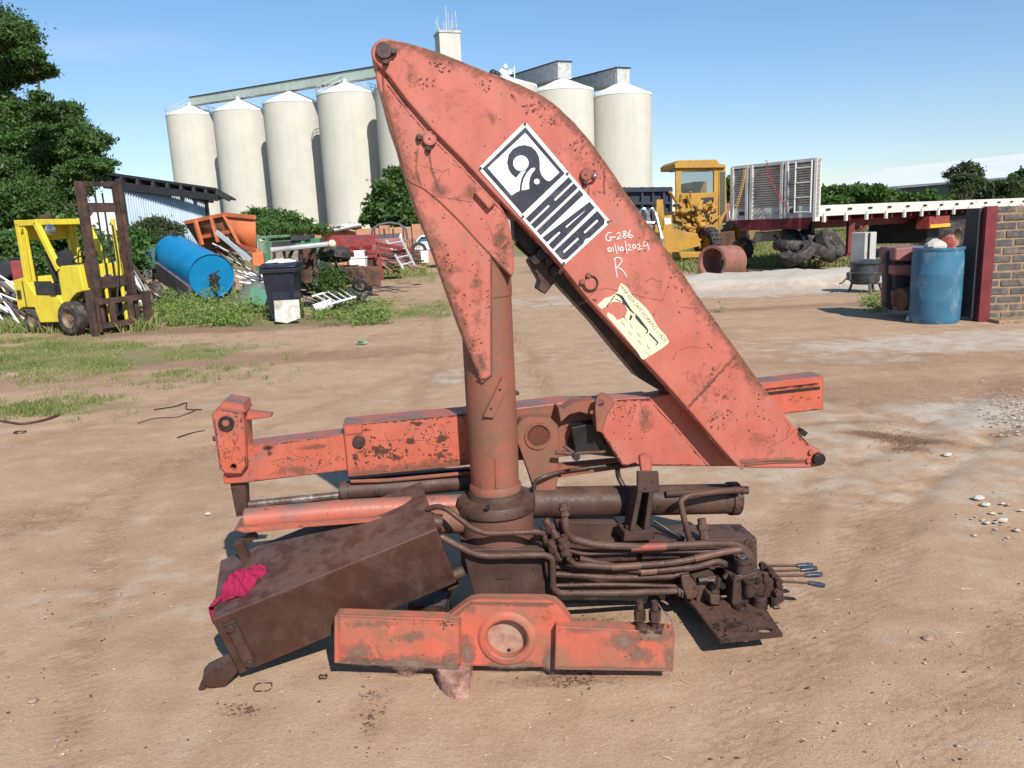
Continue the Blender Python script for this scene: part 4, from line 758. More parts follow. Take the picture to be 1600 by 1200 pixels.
def fastmesh(me, V, Fc, mat=None, sm_=True):
    k = Fc.shape[1]; me.vertices.add(len(V)); me.vertices.foreach_set('co', V.astype(np.float32).ravel()); me.loops.add(Fc.size); me.loops.foreach_set('vertex_index', Fc.astype(np.int32).ravel())
    me.polygons.add(len(Fc)); me.polygons.foreach_set('loop_start', np.arange(0, Fc.size, k, dtype=np.int32)); me.polygons.foreach_set('loop_total', np.full(len(Fc), k, dtype=np.int32))
    me.polygons.foreach_set('use_smooth', np.full(len(Fc), sm_)); me.update(calc_edges=True)
    if mat: me.materials.append(mat)
fastmesh(gm, V, Fc)
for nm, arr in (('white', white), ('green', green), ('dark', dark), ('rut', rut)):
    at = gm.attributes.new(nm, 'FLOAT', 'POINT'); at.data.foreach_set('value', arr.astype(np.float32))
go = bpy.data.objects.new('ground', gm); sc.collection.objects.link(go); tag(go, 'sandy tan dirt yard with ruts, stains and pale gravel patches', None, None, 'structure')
s = NT('sandy_dirt')
def at_(n_): a = s.n('Attribute', attribute_name=n_); return a.outputs['Fac']
n1 = s.noise(.9, 6, .6); n2 = s.noise(5, 7, .65); n3 = s.noise(40, 6, .75); n4 = s.noise(160, 3, .7)
streak = s.noise(1, 6, .65, s.mapv((.7, 3.2, 1), (0, 0, -.25)))
colr = s.mix(s.rng(n1, .35, .65), (.42, .278, .178), (.345, .217, .135))
colr = s.mix(s.rng(n2, .42, .68, 0, .7), colr, (.475, .33, .22))
colr = s.mix(s.rng(streak, .5, .68, 0, .5), colr, (.30, .175, .105))
colr = s.mix(s.rng(n3, .53, .68, 0, .55), colr, (.26, .155, .095))
n5 = s.noise(75, 5, .8); colr = s.mix(s.rng(n5, .56, .66, 0, .5), colr, (.56, .43, .31)); colr = s.mix(s.rng(n5, .44, .36, 0, .45), colr, (.25, .15, .095))
colr = s.mix(s.rng(n4, .62, .72, 0, .75), colr, (.62, .50, .39))
colr = s.mix(s.rng(n4, .36, .28, 0, .6), colr, (.19, .11, .07))
wvt = s.n('TexWave', wave_type='BANDS', bands_direction='Y'); s.put(wvt.inputs['Vector'], s.mapv((1, 1, 1), (0, 0, -.45))); wvt.inputs['Scale'].default_value = 8.5; wvt.inputs['Distortion'].default_value = 5.; wvt.inputs['Detail'].default_value = 3; wvt.inputs['Detail Scale'].default_value = 2.5
colr = s.mix(s.math('MULTIPLY', s.rng(wvt.outputs['Fac'], .55, .85, 0, .30), s.rng(s.math('ADD', at_('rut'), s.math('MULTIPLY', s.math('SUBTRACT', n2, .5), .8)), .3, .7)), colr, (.24, .14, .085))
wf = s.rng(s.math('ADD', at_('white'), s.math('MULTIPLY', s.math('SUBTRACT', n2, .5), 1.5)), .12, .75)
colr = s.mix(wf, colr, s.mix(s.rng(n3, .4, .65), (.53, .475, .405), (.38, .33, .27)))
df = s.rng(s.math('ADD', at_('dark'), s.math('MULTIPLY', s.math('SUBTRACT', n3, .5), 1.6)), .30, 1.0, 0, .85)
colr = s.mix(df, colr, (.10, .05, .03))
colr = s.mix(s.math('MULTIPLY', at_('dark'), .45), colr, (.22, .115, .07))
gf = s.rng(s.math('ADD', at_('green'), s.math('MULTIPLY', s.math('SUBTRACT', n2, .5), 1.4)), .42, .95, 0, .8)
colr = s.mix(gf, colr, s.mix(s.rng(n3, .4, .6), (.09, .13, .035), (.24, .21, .09)))
s.bump(s.math('ADD', s.math('MULTIPLY', n2, 1.), s.math('ADD', s.math('MULTIPLY', n3, .5), s.math('MULTIPLY', n4, .30))), .42, .02)
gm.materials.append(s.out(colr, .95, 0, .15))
# ------------------------------------------------------------------ leaves
def leafmat(name, c1, c2, c3=None):
    s = NT(name); g = s.n('NewGeometry'); ri = g.outputs['Random Per Island']
    c = s.mix(ri, c1, c2); c = s.mix(s.rng(s.noise(1.2, 3), .4, .62, 0, .7), c, c3 or c2); s.out(c, .5, 0, .35)
    tr_ = s.n('BsdfTranslucent'); s.put(tr_.inputs['Color'], s.mix(.5, c, (.16, .25, .03))); mxn = s.n('MixShader'); mxn.inputs[0].default_value = .28
    o_ = s.t.nodes['Material Output']; s.t.links.new(s.b.outputs[0], mxn.inputs[1]); s.t.links.new(tr_.outputs[0], mxn.inputs[2]); s.t.links.new(mxn.outputs[0], o_.inputs['Surface']); return s.m
M['leaf_dark'] = leafmat('dark_leaves', (.028, .068, .018), (.085, .155, .035), (.06, .12, .028))
M['leaf_mid'] = leafmat('green_leaves', (.035, .085, .018), (.075, .15, .03), (.09, .16, .04))
M['leaf_olive'] = leafmat('olive_leaves', (.045, .065, .028), (.08, .10, .045), (.06, .09, .03))
M['leaf_weed'] = leafmat('weed_leaves', (.10, .19, .035), (.20, .30, .06), (.25, .28, .09))
M['grass'] = leafmat('grass_blades', (.11, .17, .04), (.26, .28, .09), (.38, .34, .16))
M['bark'] = plain('bark', (.10, .07, .05), .9, var=.4, scale=20, bump=.8)
def leafcloud(name, pts, size, mat, parent=None, asp=.5, flat=0., **k):
    n = len(pts); a = rng.normal(size=(n, 3)); a[:, 2] *= (1-flat); a /= np.linalg.norm(a, axis=1)[:, None]
    b = rng.normal(size=(n, 3)); b[:, 2] *= (1-flat); b -= a*(a*b).sum(1)[:, None]; b /= np.linalg.norm(b, axis=1)[:, None]
    s_ = size*rng.uniform(.6, 1.3, (n, 1)); a *= s_; b *= s_*asp; c = np.cross(a, b); c = c/np.linalg.norm(c, axis=1)[:, None]*s_*.18
    V = np.stack([pts-a, pts-b+c, pts+a*.9, pts+b+c], 1).reshape(-1, 3)
    off = np.array(wloc(parent)) if parent else np.array([pts[:, 0].mean(), pts[:, 1].mean(), pts[:, 2].min()])
    me = bpy.data.meshes.new(name); fastmesh(me, V-off, np.arange(4*n).reshape(-1, 4), mat, False)
    o = bpy.data.objects.new(name, me); sc.collection.objects.link(o)
    if parent: o.parent = parent
    else: o.location = off
    return tag(o, **k)
def clump_pts(clumps, dens, sub=14, spread=.30):
    out = []
    for (c, r) in clumps:
        r = np.array(r if hasattr(r, '__len__') else (r, r, r), float); m = max(3, int(sub)); n = max(8, int(dens*r.mean()**2))
        d_ = rng.normal(size=(m, 3)); d_ /= np.linalg.norm(d_, axis=1)[:, None]; cen = np.array(c)+d_*r*rng.uniform(.35, .95, (m, 1))
        idx = rng.integers(0, m, n); g = rng.normal(size=(n, 3))*r*spread*rng.uniform(.6, 1.1, (n, 1)); g[:, 2] *= .85
        out.append(cen[idx]+g)
    return np.concatenate(out)
def tree(name, label, cat, base, clumps, dens, leaf, mat, trunk_r=.2, sub=14, spread=.3, group=None, asp=.5, limbs=None):
    t = thing(name, base, label, cat, group); mb = MB(); top = Vector(np.mean([np.array(c) for c, r in clumps], 0)); base = Vector(base)
    mid = base.lerp(top, .45); mid.x += random.uniform(-.1, .1)*trunk_r*5
    mb.tube([base-Vector((0, 0, .1)), base.lerp(mid, .5)+Vector((trunk_r*.4, 0, 0)), mid], [trunk_r*1.2, trunk_r, trunk_r*.75], 9)
    for c, r in clumps[-(limbs or 14):]:
        c = Vector(c); q_ = mid.lerp(c, .5)+Vector((0, 0, -.08*(c-mid).length)); mb.tube([mid, q_, c], [trunk_r*.5, trunk_r*.3, trunk_r*.08], 6)
    mb.build('trunk', M['bark'], t); leafcloud('crown', clump_pts(clumps, dens, sub, spread), leaf, mat, t, asp); return t
def pc(L_, d, dj=1., s_=1.):   # pixel clumps: (px,py,r px)
    out = []
    for q_ in L_:
        dd = d+random.uniform(-dj, dj); out.append((D(q_[0], q_[1], dd), (q_[2]/F*dd*s_, q_[2]/F*dd*s_, (q_[3] if len(q_) > 3 else q_[2])/F*dd*s_)))
    return out
# ------------------------------------------------------------------ silos
s = NT('silo_concrete'); a = s.noise(1, 5, .6, s.mapv((.9, .9, .05))); b_ = s.noise(.12, 5, .6); 
c_ = s.mix(s.rng(a, .3, .7), (.53, .505, .45), (.48, .455, .40)); c_ = s.mix(s.rng(b_, .4, .65, 0, .6), c_, (.60, .57, .50)); c_ = s.mix(s.rng(s.noise(.25, 6, .7, dist=1.), .55, .72, 0, .35), c_, (.42, .40, .35)); c_ = s.mix(s.rng(s.noise(1, 3, .5, s.mapv((.05, .05, .5))), .55, .7, 0, .12), c_, (.45, .40, .33))
M['silo'] = s.out(c_, .9, 0, .1)
M['white'] = plain('white_paint', (.78, .78, .76), .6, var=.06, scale=2, bump=0)
M['palegreen'] = plain('pale_green_sheet', (.40, .48, .42), .6, var=.1, scale=.5, bump=0)
M['greysheet'] = plain('grey_sheet', (.45, .46, .45), .6, var=.25, scale=1.5, bump=0, dirt=(.30, .24, .18), dirt_amt=.3)
M['darksteel'] = plain('dark_steel', (.03, .03, .035), .6, var=.4, scale=4, bump=0)
silos = []
def silo(cx, wpx, yw, ya, label, rail=False):
    d = 13.5*F/wpx; r = 6.75; tp = D(cx, yw, d); ap = D(cx, ya, d); b0 = Vector((tp.x, tp.y, 0)); hz = tp.z; r = wpx/2/F*d
    t = thing('grain_silo', b0, label, 'silo', 'concrete grain silos behind the yard')
    MB().lathe(b0, [(r, -.5), (r, hz)], 72, cap=False).build('wall', M['silo'], t)
    rf = MB().lathe(b0, [(r*1.012, hz), (r*1.012, hz+.5), (r*.97, hz+.55), (r*.12, max(hz+2.5, ap.z-.3)), (r*.10, ap.z+.4)], 72).build('roof', M['white'], t)
    if rail:
        mb = MB()
        for k in range(24):
            a = 2*math.pi*k/24; p = b0+Vector((r*math.cos(a), r*math.sin(a), hz+.5)); mb.cyl(p, p+Vector((0, 0, 1.4)), .07, n=4)
        for z_ in (1.2, 1.9): mb.tube([b0+Vector((r*math.cos(a), r*math.sin(a), hz+z_)) for a in [2*math.pi*k/32 for k in range(33)]], .06, 4)
        p = b0+Vector((-r*.9, -r*.3, hz+1)); q_ = b0+Vector((-r*.1, 0, ap.z+.5)); mb.tube([p, q_], .1, 4); mb.tube([p+Vector((0, 0, 1)), q_+Vector((0, 0, 1))], .07, 4)
        mb.build('railing', M['greysheet'], t)
    return b0, r, hz, ap.z
S1 = silo(301, 74, 183, 163, 'tall cream concrete silo, leftmost of the row, beside the black-roofed shed', True)
S2 = silo(376, 79, 177, 154, 'tall cream concrete silo, second from the left end of the row')
S3 = silo(456, 84, 165, 141, 'tall cream concrete silo with white cone roof, third from the left end')
S4 = silo(543, 90, 151, 127, 'tall cream concrete silo with a roof railing, just left of the crane boom', True)
S5 = silo(636, 96, 140, 116, 'tall concrete silo half hidden behind the upper left edge of the crane boom')
S6 = silo(790, 92, 140, 118, 'tall concrete silo almost wholly hidden behind the middle of the crane boom')
S7 = silo(879, 91, 146, 121, 'tall grey-cream silo showing just right of the curved boom top')
S8 = silo(970, 90, 153, 127, 'tall grey-cream silo, rightmost of the row, clear of the boom')
# faint square mark on the last silo
p = S8[0]+Vector((-S8[1]*.55, -S8[1]*.84, 0)); q_ = D(945, 187, p.y)
# gantries along the tops
def gantry(A, B, w_, h_, label, mat, end=True):
    t = thing('conveyor_gantry', A.copy(), label, 'conveyor gantry', 'conveyor gantries on the silos'); u = (B-A).normalized(); n_ = u.cross(EZ).normalized()
    MB().bar(A, B, w_, h_).build('casing', M[mat], t)
    MB().bar(A+EZ*(h_/2+.12)-u*.3, B+EZ*(h_/2+.12)+u*.3, w_*1.15, .24).build('roof_cap', M['darksteel'], t)
    mb = MB(); L_ = (B-A).length
    for k in range(int(L_/5.5)+1):
        c = A+u*min(L_-.2, k*5.5+.2); mb.bar(c-EZ*(h_/2+.2), c+EZ*(h_/2), w_*1.03, .25, u)
    mb.bar(A-EZ*(h_/2+.1), B-EZ*(h_/2+.1), w_*1.05, .2); mb.build('ribs', M['greysheet'], t)
    return t
gantry(D(303, 158.5, S1[0].y), D(640, 105, S5[0].y), 2.2, 1.75, 'long pale green conveyor gantry running over the five left silos', 'palegreen')
gantry(D(800, 132, 205), D(882, 109, S7[0].y-1), 3.2, 3.2, 'grey ribbed conveyor gantry ending over the silo beside the boom', 'greysheet')
gantry(D(880, 140, 205), D(974, 118, S8[0].y-1), 3.2, 3.0, 'grey ribbed conveyor gantry ending over the rightmost silo', 'greysheet')
tb_ = D(699, 60, 195); t = thing('elevator_tower', Vector((tb_.x, tb_.y, 0)), 'white square elevator tower with antennas rising behind the crane boom', 'tower')
zt = D(699, 55, 195).z; MB().box((tb_.x, tb_.y, zt/2), (5.0, 5.0, zt), .3).build('shaft', M['silo'], t)
MB().box((tb_.x, tb_.y, zt+.25), (5.4, 5.4, .5), .3).build('parapet', M['greysheet'], t)
mb = MB()
for k in range(9):
    a = .3+k*.7; p = Vector((tb_.x+2.5*math.cos(a), tb_.y+2.5*math.sin(a), zt+.4)); mb.cyl(p, p+EZ*random.choice((2.2, 3.2, 4.6)), .09, n=4)
mb.cyl((tb_.x, tb_.y, zt), (tb_.x, tb_.y, zt+6.5), .12, n=4); mb.cyl((tb_.x+.5, tb_.y, zt), (tb_.x+.5, tb_.y, zt+5), .1, n=4)
mb.tube([(tb_.x+2.5*math.cos(a), tb_.y+2.5*math.sin(a), zt+1.6) for a in [.785*k+.3 for k in range(9)]], .06, 4); mb.build('antennas', M['greysheet'], t)
c = D(790, 112, 186); t = thing('roof_antenna_rig', Vector((c.x, c.y, c.z-1.5)), 'small white antenna rig poking above the top edge of the boom', 'antenna')
mb = MB()
for dx, h_ in ((-1.6, 1.5), (-.8, 2.2), (0, 3.4), (.9, 2), (2.0, 2.6)): mb.cyl((c.x+dx, c.y, c.z-3), (c.x+dx, c.y, c.z-1+h_*.8), .12, n=5)
mb.bar((c.x-1.8, c.y, c.z), (c.x+2, c.y, c.z), .12); mb.bar((c.x-1.8, c.y, c.z-.8), (c.x+2, c.y, c.z+.6), .1); mb.build('frame', M['white'], t)
mb = MB(); mb.ball((c.x, c.y, c.z+1), .55, 10); mb.ball((c.x-.8, c.y-.3, c.z), .6, 10, (1, .4, 1)); mb.ball((c.x+.9, c.y-.3, c.z-.3), .5, 10, (1, .4, 1)); mb.build('dishes', M['white'], t)
c = D(770, 111, 186); MB().ball(c-EZ*.5, .9, 12).ball(c+Vector((.9, 0, -.8)), .8, 12).build('vent_cowls', M['darksteel'], None, label='pair of round black cowls on the silo top above the boom edge', cat='vent')
# ------------------------------------------------------------------ shed at left
M['corr'] = plain('bluish_sheet', (.42, .50, .56), .5, var=.12, scale=.8, dirt=(.30, .33, .34), dirt_amt=.25, bump=0)
e1 = D(190, 300, 30); e2 = D(326, 328, 37); t = thing('open_shed', Vector((e1.x, e1.y, 0)), 'shed with bluish corrugated wall and black lean-to roof behind the forklift', 'shed')
def corr(a, b, z0, z1, n, amp=.04):   # corrugated sheet wall with real waves
    a = Vector((a.x, a.y, 0)); b = Vector((b.x, b.y, 0)); u = (b-a); nn = Vector((-u.y, u.x, 0)).normalized(); mb = MB(); za0, zb0 = z0 if isinstance(z0, tuple) else (z0, z0); za, zb = z1 if isinstance(z1, tuple) else (z1, z1)
    for i in range(n+1):
        f_ = i/n; p = a+u*f_+nn*(amp*math.sin(i*math.pi/2)); mb.v += [p+EZ*(za0+(zb0-za0)*f_), p+EZ*(za+(zb-za)*f_)]
    mb.f += [(2*i, 2*i+2, 2*i+3, 2*i+1) for i in range(n)]; return mb
zw1 = D(190, 297, 30).z; zw2 = D(326, 313, 37).z
o = corr(e1, e2, -.1, (zw1, zw2), 160, .05).build('sheet_wall', M['corr'], t, ang=80); md = o.modifiers.new('s', 'SOLIDIFY'); md.thickness = .02
r1_, r2_ = D(160, 272, 29), D(338, 297, 37); back = Vector((-1.5, 7, -.2))
MB().prism([r1_, r2_, r2_+back, r1_+back], (0, 0, .10)).build('roof', M['darksteel'], t)
for f_ in (0, .97):
    p = e1.lerp(e2, f_); q_ = r1_.lerp(r2_, .08+f_*.86); MB().bar(Vector((p.x, p.y-.1, 0)), Vector((p.x, p.y-.1, q_.z-.1)), .2).build('post', M['darksteel'], t)
mb = MB()
for f_ in [k/8 for k in range(9)]: p = r1_.lerp(r2_, f_); mb.bar(p-EZ*.1, p+back*.6-EZ*.1, .1, .25)
mb.bar(D(290, 310, 36.3), D(333, 311, 37), .12, .35); mb.bar(r1_-EZ*.35, r2_-EZ*.35, .1, .3); mb.build('rafters', M['darksteel'], t)
# ------------------------------------------------------------------ trees and bushes, left
tree('large_tree', 'large dense dark green tree filling the left edge above the forklift', 'tree', Vector((-15.5, 26, 0)),
     pc([(8, 55, 30, 22), (30, 75, 24, 14), (-30, 40, 60), (50, 88, 20, 12), (30, 108, 34, 16), (60, 112, 20, 12), (-40, 130, 60), (0, 165, 22), (60, 170, 36, 20), (100, 185, 34, 26), (20, 205, 50, 34), (80, 225, 55, 34), (128, 225, 34, 26), (140, 252, 28, 20), (-20, 250, 60), (60, 275, 60, 34), (120, 275, 36, 26), (0, 300, 60, 44), (70, 320, 60, 40), (30, 340, 60, 34), (145, 262, 30, 14), (60, 110, 22, 12)], 25, 2.5), 26000, .072, M['leaf_dark'], .35, 16, .20, asp=.42, limbs=4)
tree('leafy_bush', 'bright green leafy creeper mass behind the forklift seat', 'bush', Vector((-13.2, 20.5, 0)), pc([(20, 395, 46, 30), (70, 400, 46, 30), (125, 400, 46, 34), (175, 405, 40, 34), (215, 392, 36, 26), (-20, 400, 40), (110, 365, 36, 24), (50, 430, 50, 30), (150, 430, 50, 30)], 18.2, 1.2), 22000, .058, M['leaf_mid'], .08, 16, .30, asp=.7)
tree('feathery_bush', 'dark feathery bush in front of the shed wall', 'bush', Vector((-9.5, 24, 0)), pc([(245, 352, 26, 14), (265, 362, 26, 14), (228, 365, 24, 18), (250, 378, 30, 16), (275, 375, 16, 12)], 21.5, .6), 9000, .075, M['leaf_olive'], .06, 16, .28, asp=.25)
tree('green_bush', 'green spreading bush right of the orange tipping skip', 'bush', Vector((-9, 34, 0)), pc([(395, 335, 14, 10), (420, 338, 24, 14), (445, 345, 26, 14), (410, 352, 24, 14), (468, 352, 20, 10), (430, 360, 40, 16), (490, 358, 22, 8)], 29, 1), 8000, .10, M['leaf_mid'], .08, 16, .28, asp=.3)
tree('acacia_tree', 'dark green tree standing just left of the crane column', 'tree', Vector((-6.2, 38, 0)), pc([(622, 272, 18, 14), (608, 298, 26, 18), (632, 300, 26, 22), (600, 322, 26, 16), (628, 330, 34, 22), (580, 338, 18, 10), (650, 340, 30, 18), (612, 345, 30, 12)], 38, 1.2), 6000, .15, M['leaf_dark'], .15, 16, .28)
# ------------------------------------------------------------------ forklift
M['yellow'] = weathered('yellow_paint', (.66, .53, .035), (.58, .45, .03), rust=(.08, .06, .04), dust=(.35, .28, .15), dust_amt=.12, rust_amt=.1, rough=.45, sc_=.6, edges=False, up_dust=.2, scr=.4)
M['mast'] = plain('rusty_mast_steel', (.042, .028, .024), .7, var=.5, scale=6, dirt=(.12, .06, .04), dirt_amt=.6)
M['rubber'] = plain('dusty_rubber', (.035, .032, .032), .85, var=.3, scale=12, dirt=(.16, .12, .09), dirt_amt=.4)
M['seat'] = plain('black_vinyl', (.03, .03, .032), .5, var=.3, scale=8)
M['rim'] = plain('dirty_rim', (.22, .15, .09), .7, var=.4, scale=10, dirt=(.08, .05, .04))
fk = Vector((-7.05, 13.40, 0)); fl = thing('forklift', fk, 'old yellow forklift with tall rusty mast parked at the left of the yard', 'forklift', rz=math.radians(-28))
fl.scale = (.95, .95, .95); FL = dict(parent=fl, local=True)
def wheel(par, c, r, w_, rimm, name='wheel', axis=(0, 1, 0), lugs=0):
    c = Vector(c); A = Vector(axis); mb = MB(); mb.lathe(c-A*w_/2, [(r*.58, w_*.5), (r*.58, 0), (r*.9, 0), (r, w_*.14), (r, w_*.86), (r*.9, w_), (r*.58, w_), (r*.58, w_*.5)], 28, A, cap=False)
    if lugs:
        for k in range(lugs):
            a = 2*math.pi*k/lugs; u = A.orthogonal().normalized(); v = A.cross(u); p = c+(u*math.cos(a)+v*math.sin(a))*r
            mb.box(p, (w_*.9, r*.09, r*.1), Matrix((A, (-u*math.sin(a)+v*math.cos(a)), (u*math.cos(a)+v*math.sin(a)))).transposed())
    o = mb.build(name, M['rubber'], par, local=True)
    m2 = MB().lathe(c-A*w_*.48, [(.01, w_*.25), (r*.2, w_*.22), (r*.22, w_*.3), (r*.45, w_*.3), (r*.56, w_*.02), (r*.59, .01), (r*.59, w_*.94), (r*.54, w_*.9), (r*.45, w_*.7), (r*.22, w_*.7), (r*.2, w_*.85), (.01, w_*.85)], 24, A, cap=False); m2.build('rim', rimm, o, local=True)
    for k in range(6):
        pass
    return o
for y_ in (-.50, .50): wheel(fl, (-.12, y_, .30), .30, .22, M['rim'])
for y_ in (-.42, .42): wheel(fl, (-1.38, y_, .23), .23, .18, M['rim'])
mb = MB().prism([(-1.72, -.52, .42), (-1.72, -.52, .98), (-1.35, -.52, 1.04), (-1.12, -.52, .72), (-.45, -.52, .70), (-.30, -.52, .50), (-.42, -.52, .34), (-.50, -.52, .22), (-1.10, -.52, .20), (-1.20, -.52, .48), (-1.55, -.52, .48)], (0, 1.04, 0)); mb.build('body', M['yellow'], bev=.02, **FL)
mb = MB().prism([(-.42, -.48, .70), (-.40, -.48, 1.22), (.22, -.48, 1.22), (.26, -.48, .78), (.05, -.48, .74), (-.10, -.48, .66), (-.30, -.48, .50)], (0, .96, 0)); mb.build('front_cowl', M['yellow'], bev=.02, **FL)
MB().box((-.78, 0, .26), (1.2, .9, .2)).box((-.1, 0, .40), (.5, .8, .3)).build('chassis', M['darksteel'], bev=.01, **FL)
MB().box((-.80, -.526, .84), (.50, .012, .24)).box((-.56, -.53, .80), (.16, .02, .2)).build('battery_recess', M['seat'], **FL)
MB().box((-.72, 0, .80), (.85, .9, .2)).build('engine_cover', M['seat'], bev=.02, **FL)
m_ = Matrix.Rotation(-.28, 3, 'Y'); MB().box((-.72, 0, .96), (.48, .5, .14)).box((-.98, 0, 1.22), (.14, .5, .55), m_).build('seat', M['seat'], bev=.05, **FL)
for y_ in (-.47, .47):
    MB().bar((-1.33, y_, .95), (-1.33, y_, 2.0), .10, .09).bar((-1.14, y_, .95), (-1.16, y_, 1.95), .05, .05).build('rear_guard_post', M['yellow'], bev=.01, **FL)
    MB().bar((-.34, y_, 1.15), (-.80, y_, 2.0), .09, .10).build('front_guard_post', M['yellow'], bev=.01, **FL)
mb = MB().box((-1.06, -.47, 2.0), (.62, .09, .10)).box((-1.06, .47, 2.0), (.62, .09, .10)).box((-1.36, 0, 2.0), (.1, 1.0, .12)).box((-.78, 0, 2.0), (.1, 1.0, .10)).box((-1.36, 0, 1.84), (.05, .86, .3)).box((-1.06, 0, 2.045), (.6, .9, .015)).prism([(-1.36, -.5, 1.7), (-1.36, -.5, 1.95), (-1.16, -.5, 1.95)], (0, .05, 0))
mb.build('overhead_guard', M['yellow'], bev=.01, **FL)
MB().lathe((-1.22, 0, 2.05), [(.13, 0), (.13, .08), (.09, .1)], 20).build('warning_beacon', M['mast'], **FL)
MB().lathe((-.72, -.30, 1.86), [(.02, -.06), (.09, -.02), (.1, .03), (.06, .05)], 20, axis=(1, 0, 0)).build('work_lamp', M['silver'], **FL)
MB().lathe((-.34, .0, 1.30), [(.17, 0), (.19, .02), (.17, .03)], 20, axis=(-.5, 0, 1), cap=False).bar((-.1, 0, 1.1), (-.36, 0, 1.3), .04).build('steering_wheel', M['seat'], **FL)
for y_ in (-.38, .38):
    MB().box((.40, y_, 1.33), (.16, .035, 2.56)).box((.325, y_*.93, 1.33), (.02, .08, 2.56)).box((.475, y_*.93, 1.33), (.02, .08, 2.56)).build('mast_rail', M['mast'], bev=.004, **FL)
    MB().box((.40, y_*.78, 1.38), (.12, .03, 2.5)).build('inner_rail', M['mast'], **FL)
    MB().prism([(.1, y_, 1.0), (.30, y_, 1.35), (.33, y_, .9), (.0, y_, .55), (-.18, y_, .72)], (0, .04, 0)).build('tilt_bracket', M['mast'], **FL)
for z_, hh in ((2.60, .08), (2.20, .16), (.90, .20), (.12, .14)): MB().box((.36, 0, z_), (.07, .80, hh)).build('mast_crossbar', M['mast'], bev=.004, **FL)
MB().box((.30, -.42, 2.25), (.1, .25, .03)).build('mast_lug', M['mast'], **FL)
MB().cyl((.36, .20, .2), (.36, .20, 2.0), .035).cyl((.36, -.12, .2), (.36, -.12, .8), .03).build('lift_ram', M['yellow'], **FL)
MB().tube(bend([(.42, .14, 1.9), (.43, .15, 1.2), (.42, .05, .7), (.42, 0, .5)]), .015, 6).build('hydraulic_hose', M['seat'], **FL)
mb = MB().box((.52, 0, .58), (.05, 1.06, .10)).box((.52, 0, .16), (.05, 1.06, .10)); 
for y_ in (-.48, -.18, .18, .50): mb.box((.53, y_, .37), (.06, .10, .42))
mb.box((.55, .52, .38), (.10, .12, .62)); mb.box((.55, -.52, .34), (.10, .10, .56)); mb.build('fork_carriage', M['mast'], bev=.004, **FL)
for y_ in (-.07, .07): MB().bar((.37, y_, .3), (.37, y_, 2.45), .035, .012).build('lift_chain', M['darksteel'], **FL)
for y_ in (-.30, .30): MB().cyl((.05, y_, .75), (.36, y_, 1.0), .04, n=12).build('tilt_cylinder', M['mast'], **FL)
MB().box((-1.42, -.527, .72), (.012, .012, .5)).box((-.38, -.487, .95), (.012, .012, .45)).build('panel_seam', M['darksteel'], **FL)
MB().box((-1.58, -.53, .72), (.10, .02, .16)).build('side_vent', M['darksteel'], **FL)
MB().lathe((-.30, -.46, 1.30), [(.02, -.05), (.07, -.02), (.08, .03)], 16, axis=(1, 0, 0)).bar((-.34, -.46, 1.16), (-.30, -.46, 1.26), .02).build('front_lamp', M['darksteel'], **FL)
MB().tube(bend([(-.20, -.2, 1.22), (-.14, -.2, 1.45), (-.10, -.18, 1.5)]), .012, 6).tube([(-.25, .1, 1.2), (-.22, .1, 1.42)], .012, 6).build('control_lever', M['darksteel'], **FL)
MB().box((.52, -.56, .40), (.16, .07, .78)).build('carriage_side', M['mast'], bev=.004, **FL)
MB().box((.265, .02, .98), (.006, .14, .09)).build('cowl_sticker', plain('blue_sticker', (.06, .09, .28), .5, var=.4, scale=40), **FL)
# ------------------------------------------------------------------ blue tanker on a bogie
M['blue'] = plain('blue_tank_paint', (.008, .20, .42), .35, var=.12, scale=3, bump=.05)
M['greyfr'] = plain('grey_frame', (.12, .11, .13), .6, var=.3, scale=4)
tA = D(331, 432, 17.2); tB = D(273, 399, 19.2); ax_ = (tB-tA).normalized(); r0 = 34.5/F*17.2; t = thing('tanker_trailer', Vector((tA.x, tA.y, 0)), 'bright blue cylindrical tank trailer nosed down in the weeds', 'tank trailer')
MB().lathe(tA, [(r0*.96, .03), (r0, 0), (r0, (tB-tA).length), (r0*.96, (tB-tA).length+.02)], 56, ax_).build('tank', M['blue'], t, ang=30)
sx_ = ax_.cross(EZ).normalized(); uz = sx_.cross(ax_)
MB().box(tA.lerp(tB, .95)+uz*r0, (.12, .12, .10)).build('hatch', M['darksteel'], t)
for sg in (-1, 1):
    MB().prism([tA+sx_*sg*r0*.92-uz*r0*.35, tA+sx_*sg*r0*.80-uz*r0*1.15, tB+sx_*sg*r0*.8-uz*r0*1.15, tB+sx_*sg*r0*.92-uz*r0*.15], sx_*sg*.08).build('saddle_panel', M['greyfr'], t, .01)
mb = MB()
for sg in (-1, 1): mb.bar(tA+sx_*sg*.25-uz*r0*1.15-ax_*.1, tB+sx_*sg*.25-uz*r0*1.2, .08, .12, uz)
mb.build('chassis_rail', M['greyfr'], t)
f0 = tA-ax_*.02; mb = MB(); mb.cyl(f0-uz*.0, f0-ax_*.16, .06, n=16); mb.cyl(f0-ax_*.10, f0-ax_*.10-uz*.34, .035); mb.bar(f0-ax_*.1+uz*.05-sx_*.1, f0-ax_*.1+uz*.14+sx_*.14, .03); mb.cyl(f0-ax_*.09-uz*.02, f0-ax_*.14-uz*.02, .11, n=14)
mb.cyl(f0-ax_*.1-uz*.1-sx_*.02, f0-ax_*.14-uz*.30+sx_*.08, .03); mb.build('outlet_valve', M['darksteel'], t)
wc = D(244, 462, 17.6)
wheel(t, wc-wloc(t), .33, .2, M['rim'], axis=sx_); wheel(t, wc+Vector((1.25, .45, 0))-wloc(t), .33, .2, M['rim'], axis=sx_)
MB().bar(wc, wc+Vector((1.25, .45, 0)), .08).build('axle', M['darksteel'], t)
